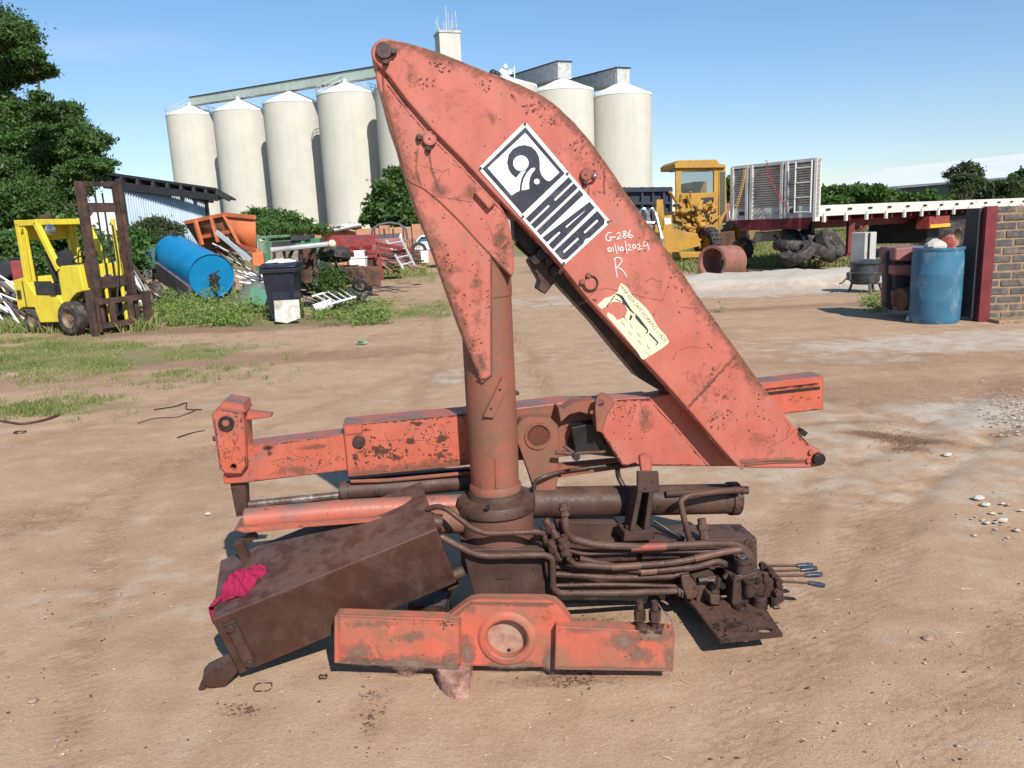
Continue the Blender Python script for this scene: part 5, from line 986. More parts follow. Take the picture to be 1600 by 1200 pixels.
# ------------------------------------------------------------------ generic polyhedron from pixel corners and distances
def poly3(L_, faces):
    us = sorted({i for f in faces for i in f}); return MB().add([D(*L_[i]) for i in us], [tuple(us.index(i) for i in f) for f in faces])
M['orange'] = plain('orange_skip_paint', (.62, .16, .055), .6, var=.15, scale=2, dirt=(.30, .13, .07), dirt_amt=.35)
M['orangein'] = plain('rusted_orange_inside', (.36, .15, .06), .75, var=.35, scale=2, dirt=(.14, .07, .04), dirt_amt=.5)
V8 = [(291, 348, 20.6), (352, 335, 19.6), (377, 383, 19.6), (325, 400, 20.6), (399, 339.5, 19.0), (402, 392, 19.0), (340, 345, 22.0), (345, 395, 22.0)]
t = thing('tipping_skip', Vector((D(*V8[2]).x, D(*V8[2]).y, 0)), 'orange steel skip tipped on its side beyond the blue tank', 'skip')
poly3(V8, [(1, 4, 5, 2), (0, 1, 2, 3)]).build('shell', M['orange'], t).data
o = t.children[0]; o.data.materials.append(M['orangein']); 
for p_ in o.data.polygons: p_.material_index = 1 if abs(p_.center.x-o.data.polygons[0].center.x) > 1e-3 and p_.index == 1 else 0
md = o.modifiers.new('s', 'SOLIDIFY'); md.thickness = .05
poly3(V8, [(1, 4, 6, 0), (3, 7, 6, 0), (7, 5, 2, 3), (4, 5, 7, 6)]).build('far_panels', M['orange'], t)
for a, b in (((306, 344.5, 20.2), (317, 383, 20.1)), ((331, 339, 19.7), (342, 378, 19.7)), ((291, 348, 20.6), (353, 335, 19.55)), ((314, 371, 20.4), (366, 361, 19.55)), ((352, 336, 19.55), (377, 383, 19.55)), ((353, 335, 19.55), (399, 339.5, 18.97)), ((377, 384, 19.55), (403, 392, 18.97))):
    MB().bar(D(*a)-Vector((0, .05, 0)), D(*b)-Vector((0, .05, 0)), .07, .09).build('rib', M['orange'], t)
MB().bar(D(380, 388, 19.6), G(381, 432), .08).bar(D(394, 388, 19.8), G(395, 430), .08).bar(D(318, 385, 20.5), G(318, 430), .1).bar(D(345, 383, 21), G(345, 425), .1).build('support_legs', M['white'], t)
# green machine cabinet
M['sage'] = plain('green_cabinet_paint', (.06, .20, .13), .5, var=.2, scale=3); M['sagel'] = plain('pale_green_face', (.22, .36, .30), .5, var=.15, scale=3)
V8 = [(206, 392, 18.6), (224, 390, 18.2), (232, 421, 18.2), (210, 422, 18.6), (245, 386, 18.7), (243, 421, 18.7), (215, 388, 19.4), (216, 421, 19.4)]
t = thing('generator_cabinet', Vector((D(*V8[2]).x, D(*V8[2]).y, 0)), 'green metal machine cabinet standing just left of the blue tank', 'cabinet')
poly3(V8, [(0, 1, 2, 3), (1, 4, 5, 2), (4, 6, 7, 5), (6, 0, 3, 7), (0, 1, 4, 6), (3, 2, 5, 7)]).build('casing', M['sage'], t, .01)
a, b, c_, d_ = [Vector(D(x, y, d))-Vector((0, .01, 0)) for x, y, d in ((225.5, 391.5, 18.2), (243.5, 387.5, 18.65), (242, 419, 18.65), (233, 419.5, 18.2))]
fc = MB().prism([a, b, c_, d_], (0, -.02, 0)).build('side_panel', M['sagel'], t)
mb = MB()
for x in (229, 232, 235):
    for y in (394.5, 398.5): mb.box(D(x, y, 18.25), (.035, .03, .035))
mb.build('vent_grille', M['darksteel'], fc)
MB().bar(D(212, 422, 18.5), G(212, 452), .07).bar(D(240, 421, 18.7), G(240, 450), .07).build('legs', M['greyfr'], t)
# orange jerry box, green skip
t = thing('orange_box', D(404, 414, 15.6), 'small orange box perched beside the black wheelie bin', 'box')
MB().box(D(404, 405, 15.6), (.22, .18, .27), .2).build('body', M['orange'], t, .015); MB().cyl(D(406, 393, 15.6)-EZ*.0, D(406, 399, 15.6), .012).build('handle', M['orange'], t)
MB().bar(D(406, 416, 15.6), G(407, 448), .04).build('stand_post', M['white'], t)
M['green'] = plain('green_skip_paint', (.05, .15, .075), .6, var=.3, scale=2, dirt=(.30, .32, .28), dirt_amt=.35)
sk_ = Fr(D(440, 400, 21), math.radians(10)); t = thing('green_skip', Vector((D(440, 400, 21).x, 21, 0)), 'green steel waste container behind the black wheelie bin', 'skip')
def bplate(fr, name, L_, v0, v1, mat, par, **k): return MB().prism([fr.p(x, y, v0) for x, y in L_], fr.n*(v1-v0)).build(name, mat, par, **k)
bplate(sk_, 'body', [(402, 378), (500, 372), (500, 420), (408, 425)], 0, 1.8, M['green'], t, bev=.01)
bplate(sk_, 'lid', [(397, 374), (453, 370), (453, 366), (400, 369)], -.08, 1.9, M['green'], t); bplate(sk_, 'dark_opening', [(425, 378), (462, 376), (462, 388), (426, 390)], -.012, .02, M['darksteel'], t)
for x in (399, 414, 470, 492): bplate(sk_, 'corner_rib', [(x, 374), (x+6, 374), (x+7, 424), (x+1, 424)], -.06, .02, M['green'], t)
bplate(sk_, 'cover_panel', [(454, 369), (485, 366), (485, 374), (455, 376)], -.09, 1.7, M['darksteel'], t)
# ------------------------------------------------------------------ wheelie bin
bn = G(448, 500); t = thing('wheelie_bin', Vector((bn.x, bn.y, 0)), 'black plastic wheelie bin standing in the weeds', 'bin', rz=.06)
M['binb'] = plain('black_bin_plastic', (.018, .02, .032), .4, var=.3, scale=6, bump=.05); BK = dict(parent=t, local=True)
def frust(z0, z1, a, b, A2, B2): return MB().add([(-a, -b, z0), (a, -b, z0), (a, b, z0), (-a, b, z0), (-A2, -B2, z1), (A2, -B2, z1), (A2, B2, z1), (-A2, B2, z1)], [(0, 1, 5, 4), (1, 2, 6, 5), (2, 3, 7, 6), (3, 0, 4, 7), (0, 3, 2, 1), (4, 5, 6, 7)])
frust(.04, .93, .21, .25, .28, .33).build('body', M['binb'], bev=.02, **BK)
MB().box((0, 0, .90), (.62, .72, .08)).build('rim', M['binb'], bev=.015, **BK); MB().prism([(-.31, -.37, .945), (-.31, .37, .945), (-.30, .36, 1.03), (-.29, -.2, 1.03), (-.30, -.37, .98)], (.62, 0, 0)).build('lid', M['binb'], bev=.02, **BK)
MB().box((0, -.285, .5), (.30, .02, .6), Matrix.Rotation(-.09, 3, 'X')).build('front_panel', M['binb'], bev=.01, **BK)
for x_ in (-.22, .22): MB().lathe((x_-.03, .26, .10), [(.10, 0), (.10, .06)], 16, (1, 0, 0)).build('wheel', M['rubber'], **BK)
c = D(440, 407, bn.y); mb = MB(); crumple(mb, Vector((bn.x, bn.y, 1.03)), EX, EY, EZ, .24, .2, 9, h=.05); mb.build('paper_scraps', M['white'], None, label='crumpled white paper lying on the lid of the black bin', cat='paper')
a = G(432, 503); mb = MB().prism([D(428, 470, bn.y-.78), D(467, 468, bn.y-.78), D(469, 497, bn.y-.78), D(448, 505, bn.y-.78), D(430, 502, bn.y-.78)], (0, .02, 0)); M['dboard'] = plain('dirty_white_board', (.62, .60, .56), .8, var=.15, scale=8, dirt=(.33, .27, .19), dirt_amt=.45); mb.build('white_board', M['dboard'], None, label='dirty white board leaning on the foot of the black bin', cat='board')
# scrap mound with tarp left of the bin
M['tarp'] = plain('grey_green_tarp', (.16, .18, .15), .85, var=.35, scale=4, dirt=(.06, .09, .04), dirt_amt=.5, bump=.6)
mc = G(395, 487); mb = MB(); random.seed(4); mb.ball(mc+Vector((.1, .1, .18)), .42, 28, (1, .8, .95), jit=.05); mb.ball(mc+Vector((-.22, .1, .08)), .32, 20, (1, .8, .8), .05); o = mb.build('tarp_heap', M['tarp'], None, label='lumpy grey-green covered heap in the weeds left of the black bin', cat='heap', ang=70)
MB().box(mc+Vector((.28, -.42, .33)), (.36, .06, .34), Matrix.Rotation(.35, 3, 'Y') @ Matrix.Rotation(-.3, 3, 'X')).build('green_sheet', M['sage'], None, bev=.01, label='folded green metal sheet leaning on the grey-green heap', cat='metal sheet')
# scrap rods, frames
M['rustp'] = plain('rusty_scrap', (.115, .055, .035), .8, var=.5, scale=6, dirt=(.05, .03, .02), dirt_amt=.5); M['redp'] = plain('red_frame_paint', (.27, .04, .038), .6, var=.3, scale=4, dirt=(.14, .06, .045), dirt_amt=.35)
M['pinkp'] = plain('faded_mauve_paint', (.30, .12, .12), .65, var=.25, scale=3, dirt=(.14, .08, .06), dirt_amt=.4)
def rods(name, label, cx, cy, d, n, sx2, sy2, ln, th, mat, seed, rr=.02, cat='scrap pile'):
    random.seed(seed); t = thing(name, Vector((D(cx, cy, d).x, d, 0)), label, cat)
    for k in range(n):
        c = D(cx+random.uniform(-sx2, sx2), cy+random.uniform(-sy2, sy2), d+random.uniform(-.3, .3)); a = th+random.gauss(0, .22); u = Vector((math.cos(a), random.uniform(-.4, .4), math.sin(a)))*ln*random.uniform(.6, 1)/2
        MB().tube([c-u, c+u], rr*random.uniform(.7, 1.4), 5).build('rod', mat[k % len(mat)], t)
    return t
rods('pipe_scrap_pile', 'heap of whitish scrap pipes between forklift and blue tank', 208, 444, 17, 26, 18, 14, 1.0, -.85, [M['white'], M['greysheet'], M['rustp']], 3)
rods('steel_bar_heap', 'heap of dark steel bars behind the rear of the forklift', 15, 470, 14.6, 24, 22, 22, 1.2, -.7, [M['greyfr'], M['white'], M['rustp']], 6)
rods('white_frame_scrap', 'jumble of white frames between the blue tank and the black bin', 400, 436, 16.6, 14, 12, 8, .7, -.45, [M['white'], M['white'], M['greyfr']], 8)
rods('thin_bar_scrap', 'dark thin steel bars leaning under the orange skip', 362, 398, 18.8, 20, 16, 16, .8, -.8, [M['rustp'], M['darksteel'], M['greysheet']], 12, .018)
t = thing('long_steel_channel', D(393, 408, 18), 'long pale steel channel leaning against the orange skip', 'steel channel'); mb = MB().bar(D(338, 362, 18.2), D(392, 407, 18), .06, .09); mb.build('channel', M['greysheet'], t)
t = thing('bumper_scrap', Vector((D(20, 430, 15).x, 15, 0)), 'dark red box and black panels heaped behind the forklift', 'scrap'); MB().box(D(38, 425, 15), (.3, .5, .45), .3).build('red_box', M['redp'], t, .02); MB().box(D(10, 425, 15), (.6, .5, .3), Matrix.Rotation(-.5, 3, 'Y')).build('black_panel', M['darksteel'], t, .02); MB().box(D(8, 447, 15), (.7, .5, .2), .2).build('pale_panel', M['cream'], t, .02)
# old chassis with engine and tyre
t = thing('scrap_engine_frame', Vector((D(520, 450, 15.5).x, 15.5, 0)), 'rusty engine and axle scrap heap with a grey overhead pipe frame', 'scrap heap')
MB().tube([D(425, 391, 15.5), D(470, 386, 15.4), D(519, 381, 15.4)], .05, 8).build('top_pipe', M['greysheet'], t)
MB().ball(D(519, 381, 15.38), .08, 12).build('pipe_end', M['cream'], t)
for a, b in (((428, 392), (430, 440)), ((443, 390), (446, 407)), ((458, 389), (450, 407)), ((491, 387), (478, 410)), ((505, 384), (495, 405)), ((470, 388), (474, 440)), ((492, 388), (493, 440))): MB().bar(D(*a, 15.5), D(*b, 15.6), .05).build('brace', M['mast'], t)
random.seed(31)
M['oldpanel'] = plain('weathered_board', (.30, .28, .25), .8, var=.3, scale=5, dirt=(.12, .08, .05), dirt_amt=.5)
MB().box(D(452, 398, 15.9), (.75, .04, .34)).build('board', M['oldpanel'], t); MB().box(D(482, 415, 16), (.35, .5, .7), .3).build('rusty_panel', M['rustp'], t, .02)
for k in range(26):
    c = D(520+random.uniform(-28, 45), 433+random.uniform(-18, 26), 15.6+random.uniform(-.4, .4)); mb = MB()
    if k % 3: mb.box(c, (random.uniform(.1, .3), random.uniform(.1, .3), random.uniform(.06, .2)), Matrix.Rotation(random.random()*3, 3, random.choice('XYZ')))
    else: mb.cyl(c, c+Vector((random.uniform(-.2, .2), random.uniform(-.2, .1), random.uniform(-.15, .15))), random.uniform(.04, .1), n=12)
    mb.build('engine_piece', M[random.choice(('rustp', 'mast', 'darksteel', 'rustp', 'greyfr'))], t, .008)
MB().lathe(D(523, 406, 15.9), [(.14, 0), (.30, 0), (.33, .06), (.33, .16), (.30, .22), (.14, .22)], 24, (0, .25, 1)).build('old_tyre', M['rubber'], t)
wheel(t, D(563, 446, 15.2)-wloc(t), .17, .05, M['silver'], axis=(0, .8, .6), name='spoked_wheel')
MB().box(D(552, 428, 15.8), (.5, .3, .3), .2).box(D(575, 432, 16), (.5, .3, .4), .2).build('brown_block', M['rustp'], t, .03)
mb = MB(); a0, a1, b0_, b1_ = G(489, 465), G(520, 476), G(533, 452), G(552, 465)
def ladder(name, label, p0, p1, q0, q1, n, r, mat, cat='ladder', rl=1.):
    t = thing(name, Vector((p0.x, p0.y, 0)), label, cat)
    MB().tube([p0, p1], r, 6).build('rail', mat, t); MB().tube([q0, q1], r, 6).build('rail', mat, t)
    for k in range(n): f_ = (k+.5)/n; MB().tube([p0.lerp(p1, f_), q0.lerp(q1, f_)], r*.8, 5).build('rung', mat, t)
    return t
ladder('white_rack', 'white barred rack lying flat in the grass by the scrap heap', D(488, 463, 14.6), D(535, 450, 15.4), D(512, 476, 14), D(556, 464, 14.6), 5, .022, M['white'], 'rack')
ladder('leaning_ladder', 'grey metal ladder leaning in front of the red tank', D(604, 376, 19), D(630, 420, 18.2), D(626, 372, 19), D(648, 415, 18.2), 4, .03, M['greysheet'])
MB().cyl(D(490, 483, 14.1)+EZ*0, D(517, 474, 14.3), .085, n=16).build('white_cylinder', M['white'], None, label='short white plastic cylinder lying in the weeds', cat='cylinder')
mb = MB().bar(G(520, 473)+EZ*.1, G(582, 456)+EZ*.12, .05, .08); mb.cyl(G(562, 462)+EZ*.1, G(566, 458)+EZ*.3, .03); mb.cyl(G(578, 457)+EZ*.05, G(582, 453)+EZ*.2, .06); mb.build('drive_shaft', M['greyfr'], None, label='dull grey shaft with joints lying beside the white rack', cat='shaft')
rods('rusty_tangle', 'dark rusty tangle of bars right of the black bin', 505, 440, 16.2, 46, 46, 26, .8, -.3, [M['rustp'], M['mast'], M['darksteel'], M['rustp'], M['greyfr']], 41, .022)
rods('bent_bar_scrap', 'thin bent bars and tubes scattered before the red tank', 615, 405, 20, 22, 30, 14, 1.0, -.2, [M['rustp'], M['mast'], M['pinkp']], 42, .022)
# red tank, red cage, white jugs, far wall
rt_ = Vector(D(525, 386, 22)); t = thing('red_fuel_tank', Vector((rt_.x, rt_.y, 0)), 'red horizontal tank with round end behind the scrap heap', 'tank')
rA = rt_; rB = D(585, 383, 24.5); MB().lathe(rA, [(.01, -.03), (.25, -.02), (.33, 0), (.33, (rB-rA).length), (.01, (rB-rA).length+.05)], 36, (rB-rA)).build('tank', M['redp'], t); MB().box(D(600, 392, 24), (1.3, .8, .75), .1).build('red_hopper', M['pinkp'], t, .02)
MB().bar(D(525, 402, 22), G(525, 420), .1).bar(D(585, 402, 24), G(585, 414), .1).build('legs', M['rustp'], t)
t = thing('red_steel_cage', Vector((D(570, 400, 17.8).x, 17.8, 0)), 'open red steel frame standing right of the scrap heap', 'steel frame')
cg = [(543, 383), (590, 379), (597, 438), (548, 432)]
for a, b in ((cg[0], cg[1]), (cg[1], cg[2]), (cg[0], (546, 430)), ((545, 403), (593, 399)), ((564, 380), (566, 402)), ((590, 381), (640, 390)), ((545, 392), (640, 393))):
    MB().bar(D(*a, 17.8), D(*b, 17.8 if b[0] < 600 else 19), .07).build('bar', M['redp'], t)
for a, b in (((555, 376), (584, 375)), ((584, 375), (594, 384))): MB().bar(D(*a, 18.6), D(*b, 18.6), .05).build('bar', M['redp'], t)
MB().box(D(578, 413, 18.3), (.28, .3, .5)).box(D(576, 430, 18), (.5, .3, .35)).build('crate_stack', M['rustp'], t, .02)
for k, (x, y, w1, h1, lb) in enumerate(((562, 399, .22, .16, 'small white plastic tub on the red frame, upper one'), (560, 412, .36, .24, 'larger white plastic tub under the small one by the red frame'), (664, 402, .20, .28, 'white plastic canister near the column left edge'))):
    d = 17.4 if k < 2 else 20.5; c = D(x, y, d); t = thing('white_tub' if k < 2 else 'white_canister', c-EZ*h1/2, lb, 'container'); frust(-h1/2, h1/2, w1*.45, w1*.4, w1*.5, w1*.45).build('tub', M['white'], t, .012, local=True).location = (0, 0, h1/2); MB().box((0, 0, h1+.015), (w1*1.06, w1, .03)).build('lid', M['white'], t, .005, local=True)
M['bwall'] = plain('sandy_brick_wall', (.42, .22, .13), .9, var=.15, scale=3, bump=.3)
a, b = D(440, 365, 33), D(700, 356, 36); wl_ = (b-a); wl_.z = 0; zt_ = D(560, 357.5, 34.5).z
t = thing('boundary_wall', Vector((a.x, a.y, 0)), 'long low sandy brown boundary wall behind the scrap', 'wall'); n_ = Vector((-wl_.y, wl_.x, 0)).normalized()
MB().prism([Vector((a.x, a.y, -.1)), Vector((b.x, b.y, -.1)), Vector((b.x, b.y, zt_)), Vector((a.x, a.y, zt_))], n_*.25).build('wall', M['bwall'], t)
for k in range(6): p = a.lerp(b, k/5); MB().box((p.x, p.y-.05, zt_/2+.05), (.4, .4, zt_+.1)).build('pier', M['bwall'], t)
t = thing('arched_frame_canopy', Vector((D(605, 370, 27).x, 27, 0)), 'arched frame with a ragged grey sheet before the boundary wall', 'canopy')
for d in (26, 27, 28):
    MB().tube([D(580, 372, d), D(582, 358, d), D(592, 351, d), (D(608, 348, d)), D(624, 350, d), D(634, 358, d), D(637, 376, d)], .04, 6).build('hoop', M['greyfr'], t)
mb = MB(); prof = [(583, 357), (592, 351), (608, 348.5), (622, 350.5), (628, 353)]
for d in (26, 28): mb.v += [D(x, y, d) for x, y in prof]
mb.f += [(i, i+1, i+6, i+5) for i in range(4)]; mb.build('sheet', M['greysheet'], t)
MB().box(D(606, 372, 26.6), (.95, .05, .28)).build('white_board', M['white'], t)
for k, x in enumerate((585, 600, 614, 630)): MB().tube([D(x, 358, 26), D(x+2, 392, 25)], .03, 5).build('upright', M['rustp'], t)
t = thing('wire_mesh_panel', Vector((D(646, 390, 21).x, 21, 0)), 'arched rusty wire panel standing near the white vehicle', 'mesh panel'); mb = MB()
for k in range(8): x = 634+k*3; h_ = 372+abs(k-3.5)**2*.9; mb.tube([D(x, h_, 21), D(x-2, 408, 21)], .012, 4)
for y in (378, 386, 394, 402): mb.tube([D(632, y, 21), D(658, y, 21)], .012, 4)
mb.build('mesh', M['rustp'], t)
t = thing('white_pickup', Vector((D(662, 385, 30).x, 30, 0)), 'white vehicle partly hidden behind the left edge of the crane', 'vehicle'); fr_ = Fr(D(662, 385, 30), 0)
bplate(fr_, 'body', [(642, 392), (644, 380), (650, 376), (656, 368), (700, 366), (700, 392)], 0, 1.7, M['white'], t, bev=.08); bplate(fr_, 'window', [(652, 377), (658, 370), (668, 369.5), (668, 376)], -.02, .03, M['darksteel'], t); bplate(fr_, 'blue_stripe', [(655, 374.5), (668, 373), (668, 376), (657, 376.5)], -.03, -.021, M['blue'], t)
for x in (655, 690): wheel(t, fr_.p(x, 391, .1)-wloc(t), .33, .22, M['rim'])
rods('rubble_heap', 'low heap of rubble and grey sheets on the boundary wall', 525, 356, 33.5, 14, 28, 3, 1.2, .1, [M['greysheet'], M['rustp'], M['bwall']], 19, .07, 'rubble')
# ------------------------------------------------------------------ right side
M['navy'] = plain('navy_body_paint', (.028, .036, .055), .6, var=.2, scale=1.5)
t = thing('tipper_body', Vector((D(1010, 320, 31).x, 31, 0)), 'dark navy ribbed tipper body behind the yellow grader', 'tipper body'); fr_ = Fr(D(1010, 320, 31), math.radians(-6))
bplate(fr_, 'side', [(955, 293), (1050, 292), (1050, 352), (960, 354)], 0, 2.4, M['navy'], t, bev=.02)
for x in (974, 1002, 1019, 1036, 1047): bplate(fr_, 'rib', [(x, 292), (x+3.5, 292), (x+3.5, 353), (x, 353)], -.12, .0, M['navy'], t)
bplate(fr_, 'top_rail', [(953, 295.5), (1051, 294), (1051, 299), (953, 300.5)], -.16, .02, M['navy'], t); bplate(fr_, 'lower_rail', [(955, 316), (1050, 315), (1050, 319), (955, 320)], -.14, .0, M['navy'], t)
for x in (985, 1030): wheel(t, fr_.p(x, 372, .3)-wloc(t), .5, .3, M['rim'])
t = thing('folding_trestle', Vector((D(1022, 360, 24).x, 24, 0)), 'silver tube trestle leaning between crane boom and yellow grader', 'trestle')
for L_ in ([(998, 345, 24), (1002, 328, 24), (1007, 326, 24), (1012, 334, 24), (1018, 360, 24)], [(1012, 350, 24), (1014, 330, 24), (1019, 325, 24), (1025, 334, 24), (1034, 372, 23.6), (1036, 380, 23.6)], [(1008, 348, 24), (1026, 348, 24)]): MB().tube(bend([D(*q_) for q_ in L_]), .05, 8).build('tube', M['silver'], t)
# road grader
M['cat'] = weathered('grader_yellow', (.45, .24, .03), (.37, .19, .03), rust=(.10, .05, .02), dust=(.30, .18, .08), dust_amt=.3, rust_amt=.3, rough=.5, sc_=.5, edges=False, up_dust=.2, scr=.4)
M['glass'] = plain('cab_glass', (.10, .14, .16), .08, var=.1, scale=1, bump=0, spec=.8)
s = NT('cab_glass_clear'); s.out((.15, .18, .19), .05, 0, .6); tr_ = s.n('BsdfTransparent'); s.put(tr_.inputs['Color'], (.75, .80, .82)); m_ = s.n('MixShader'); m_.inputs[0].default_value = .22; s.t.links.new(tr_.outputs[0], m_.inputs[1]); s.t.links.new(s.b.outputs[0], m_.inputs[2]); s.t.links.new(m_.outputs[0], s.t.nodes['Material Output'].inputs['Surface']); M['glass'] = s.m
GY = 25.; GR = Fr(D(1095, 400, GY), math.radians(4)); t = thing('road_grader', G(1100, 402), 'old yellow road grader with square cab beside the pipe', 'grader'); t.location.y = GY
def gp(name, L_, v0, v1, mat='cat', bev=.02, par=None): return bplate(GR, name, L_, v0, v1, M[mat], par or t, bev=bev)
gp('roof', [(1054, 256), (1060, 250.5), (1120, 249), (1124, 256), (1134, 257), (1134, 262), (1055, 263)], -.1, 1.6)
mb = MB().prism([GR.p(x, y, 0) for x, y in ((1056, 262), (1123, 260), (1122, 360), (1112, 362), (1056, 330))], GR.n*.10, [[GR.p(x, y, 0) for x, y in ((1064, 270), (1066, 268), (1113, 266.5), (1115.5, 268.5), (1115.5, 299), (1113, 301), (1066, 302), (1064, 300))]]); mb.build('cab_front', M['cat'], t, .01)
gp('windscreen', [(1062, 267), (1117, 265), (1117, 302), (1062, 303)], .05, .07, 'glass', 0); gp('cab_side', [(1123, 260), (1134, 260), (1136, 330), (1123, 358)], .0, .1); gp('side_window', [(1125, 268), (1133, 268), (1133, 330), (1125, 340)], -.015, -.005, 'glass', 0)
for x in (1056, 1120): gp('corner_post', [(x, 262), (x+5, 262), (x+5, 355), (x, 340)], 1.4, 1.5)
gp('rear_wall', [(1056, 306), (1122, 305), (1122, 360), (1056, 340)], 1.4, 1.5); gp('engine_hood', [(1083, 284), (1104, 283), (1105, 310), (1083, 310)], 1.6, 3.5); gp('seat_back', [(1070, 295), (1084, 294), (1084, 320), (1070, 320)], .7, .9, 'darksteel', .03); gp('cab_floor', [(1056, 330), (1122, 330), (1122, 362), (1056, 345)], .12, 1.5)
gp('lower_window', [(1095, 309), (1115, 308), (1116, 314), (1113, 318), (1097, 318)], -.012, .0, 'darksteel', 0); gp('lower_window', [(1066, 311), (1078, 310), (1078, 317), (1068, 318)], -.012, .0, 'darksteel', 0)
gp('work_lamp', [(1048, 264), (1053, 264), (1053, 269), (1048, 269)], -.05, .08, 'darksteel', .01)
gp('main_frame', [(1030, 362), (1050, 358), (1090, 365), (1096, 384), (1050, 396), (1044, 404), (1032, 380)], -.6, -.1); gp('nose_box', [(1032, 338), (1050, 336), (1052, 362), (1033, 364)], -.5, -.1)
gp('data_plate', [(1038, 341), (1048, 340.5), (1048.5, 350), (1039, 351)], -.515, -.501, 'white', 0)
for x in (1026, 1031): gp('lift_arm', [(x, 313), (x+5, 311), (x+8, 345), (x+6, 368), (x-3, 362)], -.5, -.35)
gp('blade_beam', [(1047, 394), (1110, 393), (1112, 402), (1050, 404)], -.9, -.75); gp('lift_case', [(1084, 338), (1100, 335), (1112, 358), (1105, 366)], -.35, -.2)
gp('step_frame', [(1112, 338), (1122, 336), (1124, 372), (1112, 375)], -.1, .1)
random.seed(77)
for k in range(60):
    x = 1052+random.random()*62; y = 315+random.random()*72; a = GR.p(x, y, -.15-.3*random.random()); L2 = random.uniform(6, 22); an = random.uniform(-2.2, -.8) if k % 2 else random.uniform(-.6, .6); b = GR.p(x+L2*math.cos(an), y+L2*math.sin(an), -.2-.25*random.random()); MB().cyl(a, b, random.uniform(.018, .05), n=8).build('control_rod', M['cat'] if k % 6 else M['darksteel'], t)
for x, y in ((1062, 330), (1088, 326), (1070, 354), (1092, 352), (1076, 380)): MB().lathe(GR.p(x, y, -.5), [(.05, 0), (.09, .04), (.10, .16), (.05, .2)], 10, EX).build('gearbox', M['cat'], t)
wheel(t, GR.p(1106, 384, -.4)-wloc(t), .56, .34, M['cat'], axis=(.93, .36, 0), lugs=22); wheel(t, GR.p(1153, 372, .2)-wloc(t), .62, .40, M['cat'], axis=(.85, .52, 0), lugs=22); wheel(t, GR.p(1160, 390, -.7)-wloc(t), .35, .3, M['cat'], axis=(.85, .52, 0), lugs=16)
gp('axle_housing', [(1110, 366), (1150, 360), (1150, 386), (1112, 392)], .1, .5, 'rustp')
M['tan'] = plain('pale_yellow_blade', (.50, .34, .15), .7, var=.15, scale=3)
MB().prism([D(1166, 343, 24), D(1200, 348, 23.6), D(1181, 375, 23.6), D(1172, 374, 24)], (.12, .35, .0)).build('blade', M['tan'], t, .01)
# trailer
Q = D(1278, 330, 19.5); Q.z = 1.52; tu_ = Vector((.80, .60, 0)).normalized(); tw_ = Vector((-tu_.y, tu_.x, 0))*1.03; zb = 1.52
t = thing('flatbed_trailer', Vector((Q.x, Q.y, 0)), 'long white-railed flatbed trailer with slatted white headboard', 'trailer')
M['twhite'] = plain('chalky_white_paint', (.60, .58, .52), .6, var=.08, scale=2, dirt=(.35, .25, .18), dirt_amt=.1, bump=0); M['maroon'] = plain('maroon_chassis', (.16, .02, .025), .6, var=.4, scale=3); M['slat'] = plain('grey_slats', (.42, .41, .39), .6, var=.2, scale=3)
zR = D(1278, 321, 19.5).z; zR2 = D(1278, 338, 19.5).z; Ln = 19
def tp_(s_, w_, z_): return Q+tu_*s_+tw_*w_+EZ*(z_-Q.z)
MB().bar(tp_(0, .04, (zR+zR2)/2), tp_(Ln, .04, (zR+zR2)/2), .08, abs(zR-zR2)).build('side_rail', M['twhite'], t); MB().bar(tp_(0, 2.46, (zR+zR2)/2), tp_(Ln, 2.46, (zR+zR2)/2), .08, abs(zR-zR2)).build('side_rail', M['twhite'], t)
MB().bar(tp_(0, 1.25, zR-.06), tp_(Ln, 1.25, zR-.06), 2.34, .06).build('deck', M['rustp'], t)
MB().bar(tp_(.2, .8, zR2-.12), tp_(Ln, .8, zR2-.2), .16, .40).bar(tp_(.2, 1.7, zR2-.12), tp_(Ln, 1.7, zR2-.2), .16, .40).build('chassis_beam', M['maroon'], t)
for k in range(14): MB().bar(tp_(.6+k*1.1, .1, zR2-.05), tp_(.6+k*1.1, 2.4, zR2-.05), .08, .14).build('cross_member', M['maroon'], t)
for k in range(16):
    s_ = .25+k*1.02; MB().box(tp_(s_, -.02, zR2-.04), (.09, .06, .22), math.atan2(tu_.y, tu_.x)).build('rope_hook', M['twhite'], t)
    m3 = MB()
    for j in range(4): m3.box(tp_(s_+.05*j+.1, -.025, (zR+zR2)/2+.02), (.012, .03, .06), math.atan2(tu_.y, tu_.x))
    m3.build('rail_slots', M['darksteel'], t)
for w_ in (.35, 2.1): MB().bar(tp_(2.2, w_, zR2-.2), tp_(2.2, w_, .35), .16).bar(tp_(2.2, w_, .7), tp_(3.0, w_, zR2-.3), .06).box(tp_(2.2, w_, .3), (.3, .3, .06)).build('landing_leg', M['maroon'], t)
MB().box(tp_(.9, .8, 1.0), (.2, .3, .8), .8).build('rear_support', M['darksteel'], t)
MB().box(tp_(6.7, .25, 1.02), (1.3, .4, .36), math.atan2(tu_.y, tu_.x)).build('locker', M['redp'], t, .02); MB().box(tp_(6.7, .04, .92), (1.28, .02, .10), math.atan2(tu_.y, tu_.x)).build('reflector_strip', plain('reflective_yellow', (.8, .42, .03), .5), t)
MB().box(tp_(9.0, 1.3, .80), (4.6, 1.9, .8), math.atan2(tu_.y, tu_.x)).build('bogie_frame', M['darksteel'], t, .05)
for s_ in (8.0, 9.2, 10.4): wheel(t, tp_(s_, .35, .5)-wloc(t), .5, .55, M['rim'], axis=tuple(tw_))
MB().bar(tp_(8, 1.2, .5), tp_(10.4, 1.2, .5), .1).build('axle_beam', M['darksteel'], t)
